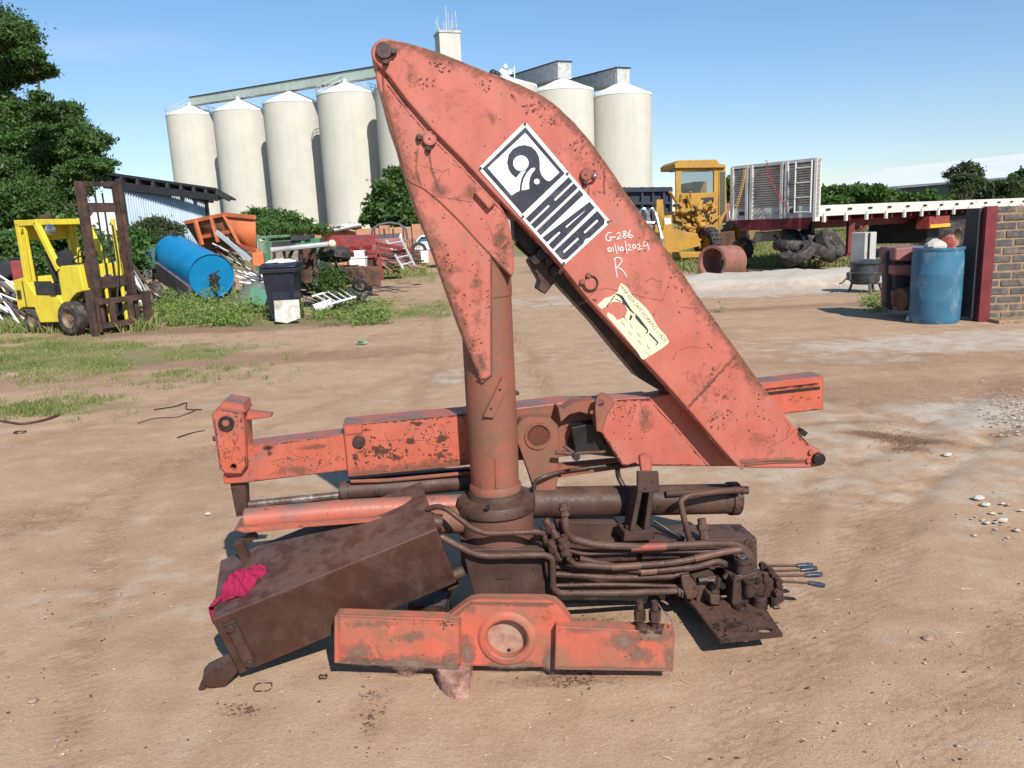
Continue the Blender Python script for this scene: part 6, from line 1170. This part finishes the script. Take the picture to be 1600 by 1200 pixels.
zh = D(1278, 248, 19.5).z; hb = tp_(0, 0, 0)
def hq(w_, z_, s_=0): return tp_(s_, w_, z_)
ht = zh; zb0 = zR2
def hbox(w0, w1, z0, z1, s0, s1, name, mat, bev=.005): return MB().prism([tp_(s0, w0, z0), tp_(s0, w1, z0), tp_(s0, w1, z1), tp_(s0, w0, z1)], tu_*(s1-s0)).build(name, mat, t, bev)
n_s = 17
mb = MB(); 
for k in range(n_s):
    z_ = zb0+.28+(ht-zb0-.36)*k/n_s; mb.prism([tp_(-.01, .05, z_), tp_(-.01, 2.45, z_), tp_(-.03, 2.45, z_+.038), tp_(-.03, .05, z_+.038)], tu_*.06)
M['headw'] = plain('dull_white_headboard', (.48, .47, .44), .7, var=.12, scale=3, dirt=(.28, .22, .17), dirt_amt=.3); mb.build('slats', M['headw'], t); hbox(.02, 2.48, zb0, ht, .065, .10, 'headboard_panel', M['slat']); hbox(.02, 2.48, zb0-.02, zb0+.27, -.02, .05, 'lower_panel', M['headw']); hbox(0, 2.5, ht-.05, ht+.03, -.05, .1, 'top_rail', M['greysheet'])
for w_ in (0, .80, .93, 1.82, 1.95, 2.42): hbox(w_, w_+.08, zb0-.02, ht, -.09, .05, 'headboard_post', M['headw'])
hbox(.0, .07, zb0-.12, ht+.02, -.11, .10, 'corner_post', M['twhite'])
for w_ in (.12, .55): MB().tube([tp_(-.14, w_, zb0+.1), tp_(-.14, w_, ht-.02)], .022, 6).build('ladder_rail', M['twhite'], t)
for k in range(4): z_ = zb0+.12+k*.36; MB().tube([tp_(-.14, .12, z_), tp_(-.14, .55, z_)], .018, 6).build('ladder_rung', M['twhite'], t)
def coil(w0, z0, w1, z1, r, turns, mat, sag=.1):
    P = []; n = turns*10
    for k in range(n+1):
        f_ = k/n; a = 2*math.pi*k/10; P.append(tp_(-.14-r*(1+math.cos(a)), w0+(w1-w0)*(f_**1.6), z0+(z1-z0)*f_+r*math.sin(a)))
    MB().tube(P, .008, 5).build('coiled_air_hose', M[mat], t)
M['hosey'] = plain('yellow_hose', (.55, .33, .10), .5); coil(1.98, ht-.05, 2.25, zb0+.3, .05, 13, 'hosey'); coil(1.35, ht+.05, .70, zb0+.22, .05, 15, 'redp')
MB().lathe(tp_(-.16, .62, zb0+.16), [(.07, 0), (.07, .1)], 16, tu_).build('hose_coupling', M['darksteel'], t); hbox(2.05, 2.25, zb0+.1, zb0+.2, -.04, -.02, 'lettering_panel', M['darksteel'], 0)
mb = MB(); 
for k in range(3): mb.tube([tp_(-.03, 1.75-.0*k-.25*k+(.02 if j % 2 else -.02)-j*.025, zb0+.12+.035*math.sin(j*2.4+k)) for j in range(9)], .006, 4)
mb.build('faded_script', M['slat'], t)
MB().prism([tp_(-.02, .2, zR2-.02), tp_(-.02, 2.4, zR2-.02), tp_(-.02, 2.2, zR2-.3), tp_(-.02, .4, zR2-.3)], tu_*.2).build('front_beam', M['maroon'], t)
# things under / near the trailer
t = thing('pinkish_truck', Vector((D(1143, 335, 33).x, 33, 0)), 'faded pink and white vehicle glimpsed between grader and headboard', 'vehicle'); fr_ = Fr(D(1143, 335, 33), 0); bplate(fr_, 'cab', [(1134, 318), (1150, 318), (1150, 348), (1134, 348)], 0, 1.5, M['pinkp'], t, bev=.05); bplate(fr_, 'door', [(1139, 330), (1147, 330), (1146, 345), (1140, 345)], -.03, -.005, M['white'], t)
M['pipe_p'] = plain('mauve_rusted_pipe', (.30, .12, .095), .7, var=.3, scale=4, dirt=(.20, .11, .07), dirt_amt=.5)
pA = D(1112, 410, 18.8); pA.z = .40; pB = D(1178, 402, 20.0); pB.z = .34; r_ = .40; pax = (pB-pA).normalized()
t = thing('steel_pipe', Vector((pA.x, pA.y, 0)), 'short wide mauve steel pipe lying open towards the camera', 'pipe'); mb = MB(); mb.lathe(pA, [(r_*.86, 0), (r_*1.03, 0), (r_*1.03, .05), (r_, .08), (r_, .9), (r_*.86, .9), (r_*.86, .25), (r_*.9, .22), (r_*.9, .14), (r_*.86, .12), (r_*.86, 0)], 44, pax, cap=False); mb.build('pipe_wall', M['pipe_p'], t)
mb = MB().add([pA+pax*.9+Vector((0, 0, 0))+o_ for o_ in [Vector((0, r_*math.cos(a), r_*math.sin(a))) for a in [2*math.pi*k/20 for k in range(20)]]]+[pA+pax*1.65+Vector((0, 0, -r_*.7))], [(k, (k+1) % 20, 20) for k in range(11, 20)]+[(0, 1, 20), (10, 11, 20)]); o = mb.build('cut_end', M['pipe_p'], t); md = o.modifiers.new('s', 'SOLIDIFY'); md.thickness = .02
# dark scrap heap under the trailer and stone block
random.seed(5); t = thing('dark_scrap_heap', G(1265, 402), 'black heap of tyres and twisted scrap below the trailer headboard', 'scrap heap')
for k, (x, y, d) in enumerate(((1235, 392, 19.8), (1262, 388, 20.5), (1285, 385, 20.5), (1250, 402, 19.3), (1276, 400, 19.6), (1240, 380, 20.6))):
    MB().lathe(D(x, y, d), [(.2, 0), (.4, 0), (.44, .06), (.44, .18), (.4, .24), (.2, .24), (.2, 0)], 22, (random.uniform(-.6, .6), random.uniform(-.6, .3), 1), cap=False).build('scrap_tyre', M['rubber'], t)
for k in range(26):
    c = D(1225+random.random()*75, 372+random.random()*28, 20+random.random()); u = Vector((random.uniform(-.4, .4), random.uniform(-.2, .2), random.uniform(-.1, .35))); MB().bar(c-u*.6, c+u, random.uniform(.03, .14), .05).build('scrap_piece', M['darksteel'], t)
wheel(t, D(1297, 382, 20)-wloc(t), .42, .3, M['rubber'], axis=(.5, -.6, .5), name='leaning_tyre')
def rock(name, c, r, mat, label, cat='stone', sq=(1, .8, .7), seed=0):
    random.seed(seed); mb = MB().ball(Vector(c)+EZ*r*sq[2]*.75, r, 12, sq, .13); return mb.build(name, mat, None, label=label, cat=cat, ang=20)
M['stone'] = plain('pale_stone', (.50, .47, .42), .95, var=.2, scale=8, bump=.8)
mb = MB().prism([G(1190, 372), G(1242, 370), G(1240, 374), G(1187, 380)], (0, 0, .35)); rough_block('stone_kerb_block', [D(1187, 378, 21.5), D(1240, 372, 21.5), D(1242, 359, 21.5), D(1190, 364, 21.5)], (0, .5, 0), M['stone'], 'long pale stone block in the grass behind the mauve pipe', 'stone block', .015, 4)
rock('pale_boulder', G(1226, 392), .28, M['stone'], 'pale boulder beside the black scrap heap', seed=3, sq=(1.3, .8, .6))
# pot machine
pm = G(1350, 457); t = thing('mixer_drum', Vector((pm.x, pm.y, 0)), 'small round black mixing drum on short legs by the pale sand', 'mixer'); M['pot'] = plain('black_drum', (.04, .042, .045), .55, var=.3, scale=5, dirt=(.12, .11, .10), dirt_amt=.4)
k_ = pm.y/F; c0 = Vector((pm.x, pm.y, .16))
MB().lathe(c0, [(.22, 0), (.255, .05), (.26, .18), (.275, .19), (.275, .22), (.25, .23), (.245, .36), (.27, .37), (.27, .40), (.15, .44), (.05, .45)], 32).build('drum', M['pot'], t)
MB().box(c0+Vector((.30, 0, .28)), (.14, .2, .3)).box(c0+Vector((-.28, 0, .15)), (.08, .12, .14)).cyl(c0+Vector((.28, 0, 0)), c0+Vector((.3, -.1, -.14)), .035).build('motor', M['pot'], t, .01)
for a in (.5, 2.6, 4.7): MB().bar(c0+Vector((.2*math.cos(a), .2*math.sin(a), .05)), Vector((pm.x+.26*math.cos(a), pm.y+.26*math.sin(a), 0)), .04).build('leg', M['pot'], t)
MB().tube([c0+Vector((-.26, 0, .2)), c0+Vector((-.42, -.05, .05)), c0+Vector((-.5, -.1, .03))], .015, 6).build('crank', M['pot'], t)
bp = D(1349, 385, 18.8); t = thing('white_cabinet', Vector((bp.x, bp.y, 0)), 'greyish white cabinet standing under the trailer', 'cabinet'); MB().box((bp.x, bp.y, .48), (.42, .4, .96), .5).build('body', M['slat'], t, .02); MB().box((bp.x+.02, bp.y-.25, .48), (.02, .06, .94)).build('door_edge', M['darksteel'], t)
# stack of mauve drums beside the blue one
dz = G(1475, 508); 
t = thing('mauve_cabinet_stack', Vector((G(1420, 492).x, G(1420, 492).y, 0)), 'stack of dusty mauve steel housings left of the blue drum', 'steel housing'); sf = Fr(D(1420, 470, 10.4), math.radians(-6))
for L_ in ([(1399, 387), (1452, 384), (1452, 408), (1398, 408)], [(1397, 414), (1452, 412), (1452, 432), (1396, 430)], [(1400, 455), (1452, 450), (1452, 485), (1402, 486)]): bplate(sf, 'housing', L_, 0, .6, M['pinkp'], t, bev=.03)
bplate(sf, 'side_frame', [(1384, 398), (1394, 386), (1398, 388), (1396, 486), (1384, 480)], .2, .3, M['darksteel'], t, bev=.02); bplate(sf, 'inner', [(1396, 388), (1454, 386), (1454, 480), (1398, 482)], .08, .55, M['darksteel'], t, bev=.02)
mb = MB(); c = sf.p(1404, 468, -.12); mb.lathe(c, [(.08, 0), (.15, .02), (.15, .35), (.08, .37)], 20, (1, .2, .1)); mb.build('round_pot', M['rustp'], t)
# blue drum
M['bdrum'] = plain('sun_bleached_blue_plastic', (.04, .14, .23), .45, var=.18, scale=3, dirt=(.22, .30, .33), dirt_amt=.35, bump=.1)
rD = .305; hD = .98; t = thing('blue_drum', Vector((dz.x, dz.y+.1, 0)), 'faded blue plastic drum filled with rubble beside the brick wall', 'drum'); c0 = Vector((dz.x+.03, dz.y+.30, 0))
MB().lathe(c0, [(rD*.93, 0), (rD*.97, .03), (rD*.99, .10), (rD*1.0, .3), (rD*1.01, .32), (rD*1.0, .34), (rD*1.0, .62), (rD*1.01, .64), (rD*1.0, .66), (rD*.99, .86), (rD*.96, .93), (rD*.98, .94), (rD*1.0, .96), (rD*1.0, hD), (rD*.95, hD), (rD*.93, .94), (rD*.2, .92), (.01, .92)], 56, cap=False).build('drum_wall', M['bdrum'], t)
M['redst'] = plain('red_painted_stone', (.32, .055, .045), .8, var=.3, scale=6, dirt=(.42, .30, .22), dirt_amt=.5)
rock('broken_stone', c0+Vector((-.10, -.10, .93)), .12, M['stone'], 'rough grey-brown stone on top of the blue drum', seed=2, sq=(1.1, .8, .75)); rock('red_stone', c0+Vector((.08, -.08, .93)), .12, M['redst'], 'rounded red painted stone on top of the blue drum', seed=8, sq=(.9, .8, .95))
rock('corner_stone', G(1424, 503), .075, M['stone'], 'fist-sized pale stone at the foot of the blue drum', seed=12)
# brick wall
s = NT('dark_brick_wall'); br = s.n('TexBrick'); br.offset = .5; s.put(br.inputs['Vector'], s.mapv((1, 1, 1), (math.pi/2, 0, 0))); br.inputs['Scale'].default_value = 1; br.inputs['Brick Width'].default_value = .33; br.inputs['Row Height'].default_value = .105; br.inputs['Mortar Size'].default_value = .018; br.inputs['Mortar Smooth'].default_value = .3; br.inputs['Bias'].default_value = -.1
WB0 = G(1532, 504); wy = WB0.y
t = thing('brick_wall', Vector((WB0.x, wy, 0)), 'unplastered wall of dark grey blocks with thick sandy mortar at the right edge', 'wall')
M['mortar'] = plain('sandy_mortar', (.30, .20, .12), .95, var=.2, scale=12, bump=1., dirt=(.22, .14, .09)); M['block'] = plain('dark_grey_block', (.10, .092, .088), .9, var=.35, scale=10, bump=1., dirt=(.26, .18, .12), dirt_amt=.3)
hW = 1.45; x0 = WB0.x+.09; MB().box((x0+2.5, wy+.20, hW/2), (5, .22, hW)).build('mortar', M['mortar'], t)
random.seed(2); mb = MB(); rh = .104; z_ = .03; row = 0
while z_ < hW-.06:
    x_ = x0+(.0 if row % 2 else -.16)+random.uniform(-.02, .02)
    while x_ < x0+5:
        w_ = .30+random.uniform(-.03, .03); xa = max(x_, x0+.005); xb = x_+w_
        if xb-xa > .06: mb.box(((xa+xb)/2, wy+.20+random.uniform(-.008, .004), z_+rh*.38+random.uniform(-.004, .004)), (xb-xa, .236, rh*.74*random.uniform(.85, 1.08)), Matrix.Rotation(random.uniform(-.012, .012), 3, 'Y'))
        x_ += w_+.028
    z_ += rh; row += 1
o = mb.build('blocks', M['block'], t, .006)
MB().box((WB0.x+.04, wy+.04, .735), (.14, .08, 1.47), Matrix.Rotation(.0, 3, 'Y')).build('steel_edge_post', M['maroon'], t, .004)
MB().box((WB0.x-.02, wy+.22, .75), (.12, .28, 1.40)).build('shaded_return_wall', M['darksteel'], t)  # wall's side face, its shade painted in as a near-black colour
o = MB().box((WB0.x+.4, wy-.02, 0), (.6, .4, .10)).build('wall_footing', M['mortar'], t, .02)
# far warehouse
M['roofw'] = plain('pale_roof_sheet', (.72, .73, .76), .5, var=.05, scale=.1, bump=0); M['wgrey'] = plain('warehouse_grey', (.10, .11, .12), .8, var=.2, scale=.2)
a, b = D(1270, 298, 150), D(1760, 300, 95); t = thing('warehouse', Vector((a.x, a.y, 0)), 'very long low warehouse with pale sloping roof on the right horizon', 'warehouse')
za, zb_ = D(1330, 303, 140).z, 0; a.z = b.z = 0; u = (b-a).normalized(); n_ = Vector((-u.y, u.x, 0)); n_ = n_ if n_.y > 0 else -n_
eh = 4.7; rh_ = 9.0; MB().prism([a, b, b+EZ*eh, a+EZ*eh], n_*30).build('wall', M['wgrey'], t); mb = MB().prism([a+EZ*eh-n_*.8, a+EZ*(eh+.3)-n_*.8, a+n_*15+EZ*rh_, a+n_*31+EZ*eh, a+n_*15+EZ*(rh_-.4)], b-a); mb.build('roof', M['roofw'], t)
# trees right
tree('rounded_hedge_tree', 'rounded dense green tree mass just right of the trailer headboard', 'tree', D(1340, 320, 52)*1-EZ*D(1340, 320, 52).z, pc([(1295, 306, 18, 11), (1312, 298, 16, 9), (1335, 303, 20, 12), (1362, 300, 22, 11), (1385, 308, 18, 10), (1350, 314, 30, 9), (1300, 316, 20, 8)], 50, 1.5), 2600, .20, M['leaf_mid'], .2, 16, .3)
for k, (cl, mt, lb) in enumerate((([(1405, 314, 16, 7), (1425, 310, 16, 7), (1415, 318, 20, 7)], 'leaf_dark', 'dark green bush between the rounded tree and the thin acacia'), ([(1445, 308, 16, 9), (1465, 312, 16, 8), (1455, 319, 22, 7)], 'leaf_mid', 'low green bush left of the thin acacia'), ([(1540, 296, 18, 12), (1565, 292, 18, 11), (1550, 308, 26, 9), (1580, 306, 20, 8)], 'leaf_olive', 'olive bush right of the thin acacia'), ([(1595, 276, 16, 12), (1610, 290, 20, 12)], 'leaf_dark', 'dark tree top cut by the right edge of the photo'), ([(1490, 312, 22, 8), (1520, 314, 22, 7)], 'leaf_mid', 'low green bush under the thin acacia'))):
    p = D(cl[0][0], 320, 46+k*2); tree('hedge_bush', lb, 'bush', Vector((p.x, p.y, 0)), pc(cl, 46+k*2, 1), 2600, .17, M[mt], .12, 14, .3, group='bushes beyond the trailer')
p = D(1508, 320, 44); tree('thin_acacia', 'small airy dark acacia tree against the pale warehouse roof', 'tree', Vector((p.x, p.y, 0)), pc([(1508, 262, 16, 9), (1493, 272, 14, 9), (1524, 270, 14, 10), (1508, 280, 22, 9), (1490, 288, 12, 7), (1528, 286, 12, 8), (1508, 296, 16, 6)], 44, .8), 1900, .13, M['leaf_olive'], .14, 14, .3, asp=.3)
tree('roadside_bush', 'dark green bush glimpsed between grader cab and headboard', 'bush', D(1142, 330, 40)-EZ*D(1142, 330, 40).z, pc([(1141, 290, 8, 12), (1142, 305, 10, 12), (1140, 322, 12, 10)], 40, .5), 3500, .14, M['leaf_dark'], .1, 10, .3)
# ------------------------------------------------------------------ ground cover (uncountable)
def scatter(px0, px1, py0, py1, n): return [G(random.uniform(px0, px1), py0+(py1-py0)*random.random()) for _ in range(n)]
def blades(name, label, centers, n_per, rad_, h_, wd, mat):
    cs = np.array([[c.x, c.y] for c in centers]); m = len(cs)*n_per; c = np.repeat(cs, n_per, 0); r_ = np.repeat(rng.uniform(.5, 1.3, len(cs)), n_per); p = c+rng.normal(size=(m, 2))*rad_; hh = h_*r_*rng.uniform(.4, 1.2, m); a = rng.uniform(0, 6.28, m); ln = rng.normal(size=(m, 2))*.35*hh[:, None]
    dx = np.cos(a)*wd; dy = np.sin(a)*wd; z0 = np.full(m, -.015)
    V = np.stack([np.stack([p[:, 0]-dx, p[:, 1]-dy, z0], 1), np.stack([p[:, 0]+dx, p[:, 1]+dy, z0], 1), np.stack([p[:, 0]+dx*.6+ln[:, 0]*.5, p[:, 1]+dy*.6+ln[:, 1]*.5, hh*.7], 1), np.stack([p[:, 0]+ln[:, 0], p[:, 1]+ln[:, 1], hh], 1)], 1).reshape(-1, 3)
    me = bpy.data.meshes.new(name); fastmesh(me, V, np.arange(4*m).reshape(-1, 4), mat, False); o = bpy.data.objects.new(name, me); sc.collection.objects.link(o); return tag(o, label, 'grass', None, 'stuff')
random.seed(21)
def masked(px0, px1, py0, py1, n, thr, sc__=1.2):
    out = []
    for c in scatter(px0, px1, py0, py1, n*3):
        if fbm(np.array([c.x]), np.array([c.y]), sc__, 3)[0] > thr: out.append(c)
        if len(out) >= n: break
    return out
def gblob(cx, cy, sx_, sy_, n, thr):
    out = []
    while len(out) < n:
        c = G(random.gauss(cx, sx_), max(500 if cx < 400 else 420, random.gauss(cy, sy_)))
        if fbm(np.array([c.x]), np.array([c.y]), .7, 3)[0] > thr: out.append(c)
    return out
blades('short_grass', 'short patchy grass on the left side of the yard', gblob(110, 558, 130, 20, 2300, .43)+gblob(90, 540, 90, 6, 500, .4)+gblob(190, 566, 70, 12, 420, .45)+gblob(20, 575, 60, 12, 400, .4)+gblob(45, 640, 55, 8, 230, .42)+gblob(140, 622, 25, 5, 60, .3)+gblob(590, 480, 60, 9, 600, .42)+gblob(650, 486, 30, 6, 160, .3)+masked(590, 680, 425, 442, 500, .3), 10, .035, .045, .004, M['grass'])
blades('tall_grass', 'taller green grass behind the pipe, scrap and trailer', masked(1080, 1340, 380, 418, 1600, .35)+masked(1050, 1110, 400, 432, 240, .3)+masked(1180, 1560, 345, 385, 2600, .3, 3)+masked(590, 660, 405, 432, 700, .3)+masked(-20, 230, 488, 520, 700, .4)+masked(1180, 1330, 350, 372, 900, .2, 3), 14, .12, .22, .010, M['grass'])
def offboard(L_): return [c for c in L_ if not (-.45 < c.x-bn.x < .55 and bn.y-2.2 < c.y < bn.y-.3)]
def weeds(name, label, centers, n_per, rad_, h_, leaf, mat):
    pts = []
    for c in centers:
        hh = h_*random.choice((.4, .55, .7, .9, 1.2, 1.75)); k = n_per; q_ = rng.normal(size=(k, 3)); q_[:, :2] *= rad_; zz = rng.uniform(0, 1, k)**.7*hh; q_[:, 2] = zz; q_[:, :2] *= (.5+.7*(zz/hh))[:, None]; q_ += np.array([c.x, c.y, 0]); pts.append(q_)
    o = leafcloud(name, np.concatenate(pts), leaf, mat, None, .45, .15, label=label, cat='weeds', kind='stuff'); return o
weeds('leafy_weeds', 'bright green leafy weeds along the scrap line', offboard(masked(232, 420, 470, 512, 210, .3)+masked(230, 330, 462, 485, 40, .2)+masked(420, 600, 482, 512, 60, .5)+masked(476, 545, 440, 476, 22, .3)), 60, .13, .26, .030, M['leaf_weed'])
weeds('low_weeds', 'low weeds around forklift wheels, drum stack and pipe', masked(-10, 60, 505, 524, 26, .3)+[G(130, 520), G(145, 522), G(1362, 475), G(1370, 470), G(1380, 482), G(1366, 480), G(1372, 487), G(1562, 500), G(1570, 505), G(1578, 498), G(1140, 418), G(1133, 424), G(1128, 487), G(1122, 488)]+masked(1345, 1395, 462, 492, 30, .2), 26, .07, .10, .022, M['leaf_weed'])
for nm, lb, x, y, dd in (('weed_clump', 'rounded green weed growing out of the scrap engine heap', 519, 440, 15.1), ('weed_stalk', 'tall pale grass stalk clump in front of the blue tank', 330, 470, 15.8)):
    c = D(x, y, dd); pts = rng.normal(size=(1500 if nm == 'weed_clump' else 260, 3))*np.array([.17, .15, .16] if nm == 'weed_clump' else [.10, .08, .20])+np.array(c); pts = pts[pts[:, 2] > 0]; leafcloud(nm, pts, .035, M['leaf_mid' if nm == 'weed_clump' else 'leaf_weed'], None, .45 if nm == 'weed_clump' else .2, label=lb, cat='weed', kind='stuff')
# pebbles
def pebbles(name, label, L_, mat):
    mb = MB(); ico = [(0, 0, 1), (.9, 0, .3), (.28, .85, .35), (-.72, .53, .3), (-.72, -.53, .35), (.28, -.85, .3), (0, 0, -.6)]; fc = [(0, 1, 2), (0, 2, 3), (0, 3, 4), (0, 4, 5), (0, 5, 1), (6, 2, 1), (6, 3, 2), (6, 4, 3), (6, 5, 4), (6, 1, 5)]
    for c, r in L_:
        a = random.random()*6; ca, sa = math.cos(a), math.sin(a); j = [random.uniform(.7, 1.25) for _ in ico]; sx2 = random.uniform(.8, 1.5)
        mb.add([c+Vector(((x_*ca-y_*sa)*r*sx2*k, (x_*sa+y_*ca)*r*k, z_*r*.65*k)) for (x_, y_, z_), k in zip(ico, j)], fc)
    o = mb.build(name, mat, None, kind='stuff', label=label, cat='pebbles', ang=10); return o
random.seed(14); L_ = []
for _ in range(520):
    y = 620+(1195-620)*random.random()**.8; c = G(random.uniform(0, 1600), y); L_.append((c, random.choice((.002, .003, .003, .004, .006))*random.uniform(.7, 1.3)))
for _ in range(260): L_.append((G(random.gauss(1590, 28), random.gauss(650, 16)), random.uniform(.006, .016)))
for _ in range(26): L_.append((G(random.gauss(1565, 30), random.gauss(812, 14)), random.uniform(.006, .018)))
for _ in range(240): L_.append((G(random.uniform(1080, 1330), random.uniform(432, 458)), random.uniform(.01, .03)))
M['peb'] = plain('grey_white_pebbles', (.42, .37, .31), .9, var=.4, scale=30)
pebbles('pebbles', 'loose pale pebbles and grit scattered over the dirt', L_, M['peb'])
random.seed(15); L_ = [(G(random.uniform(0, 1600), 640+555*random.random()), random.uniform(.002, .006)) for _ in range(420)]
for cx, cy, sxx, syy, n in ((586, 1095, 10, 9, 120), (578, 1140, 8, 16, 60), (905, 1062, 40, 8, 110), (1410, 690, 24, 9, 150), (1340, 664, 50, 4, 90), (1380, 680, 18, 8, 80), (380, 1108, 16, 6, 60), (845, 965, 8, 20, 50), (925, 972, 25, 5, 40)): L_ += [(G(random.gauss(cx, sxx), random.gauss(cy, syy)), random.uniform(.002, .0065)) for _ in range(n)]
M['clod'] = plain('dark_soil_crumbs', (.11, .06, .04), .95, var=.4, scale=30)
pebbles('soil_crumbs', 'dark crumbs of oily soil and bark on the dirt', L_, M['clod'])
for k, (x, y, r, lb) in enumerate(((1529, 780, .024, 'white stone lying highest of the loose stones at the right edge'), (1540, 790, .02, 'white stone close below the highest loose stone at right'), (1566, 815, .022, 'white stone lowest of the loose stones at right edge'), (1450, 1000, .018, 'flat dark stone on tyre marks at lower right'), (1480, 712, .022, 'small white stone on the pale patch at right'), (51, 1097, .016, 'reddish flat chip on dirt at lower left'), (325, 804, .014, 'small grey pebble left of the red crane head'))):
    rock('loose_stone', G(x, y), r, M['stone' if k not in (3, 5) else 'wood'], lb, seed=30+k, sq=(1.2, .8, .5))

random.seed(51); mb = MB()
for _ in range(150):
    c = G(random.uniform(0, 1600), 560+635*random.random()**.8); a = random.random()*3.14; u = Vector((math.cos(a), math.sin(a), 0))*random.uniform(.004, .020); mb.tube([c-u+EZ*.003, c+EZ*.006, c+u+EZ*.003], random.uniform(.0008, .0018), 3)
M['straw'] = plain('dry_straw', (.50, .40, .25), .9, var=.5, scale=40); mb.build('straw_bits', M['straw'], None, kind='stuff', label='tiny straw and twig bits strewn over the dirt', cat='straw')
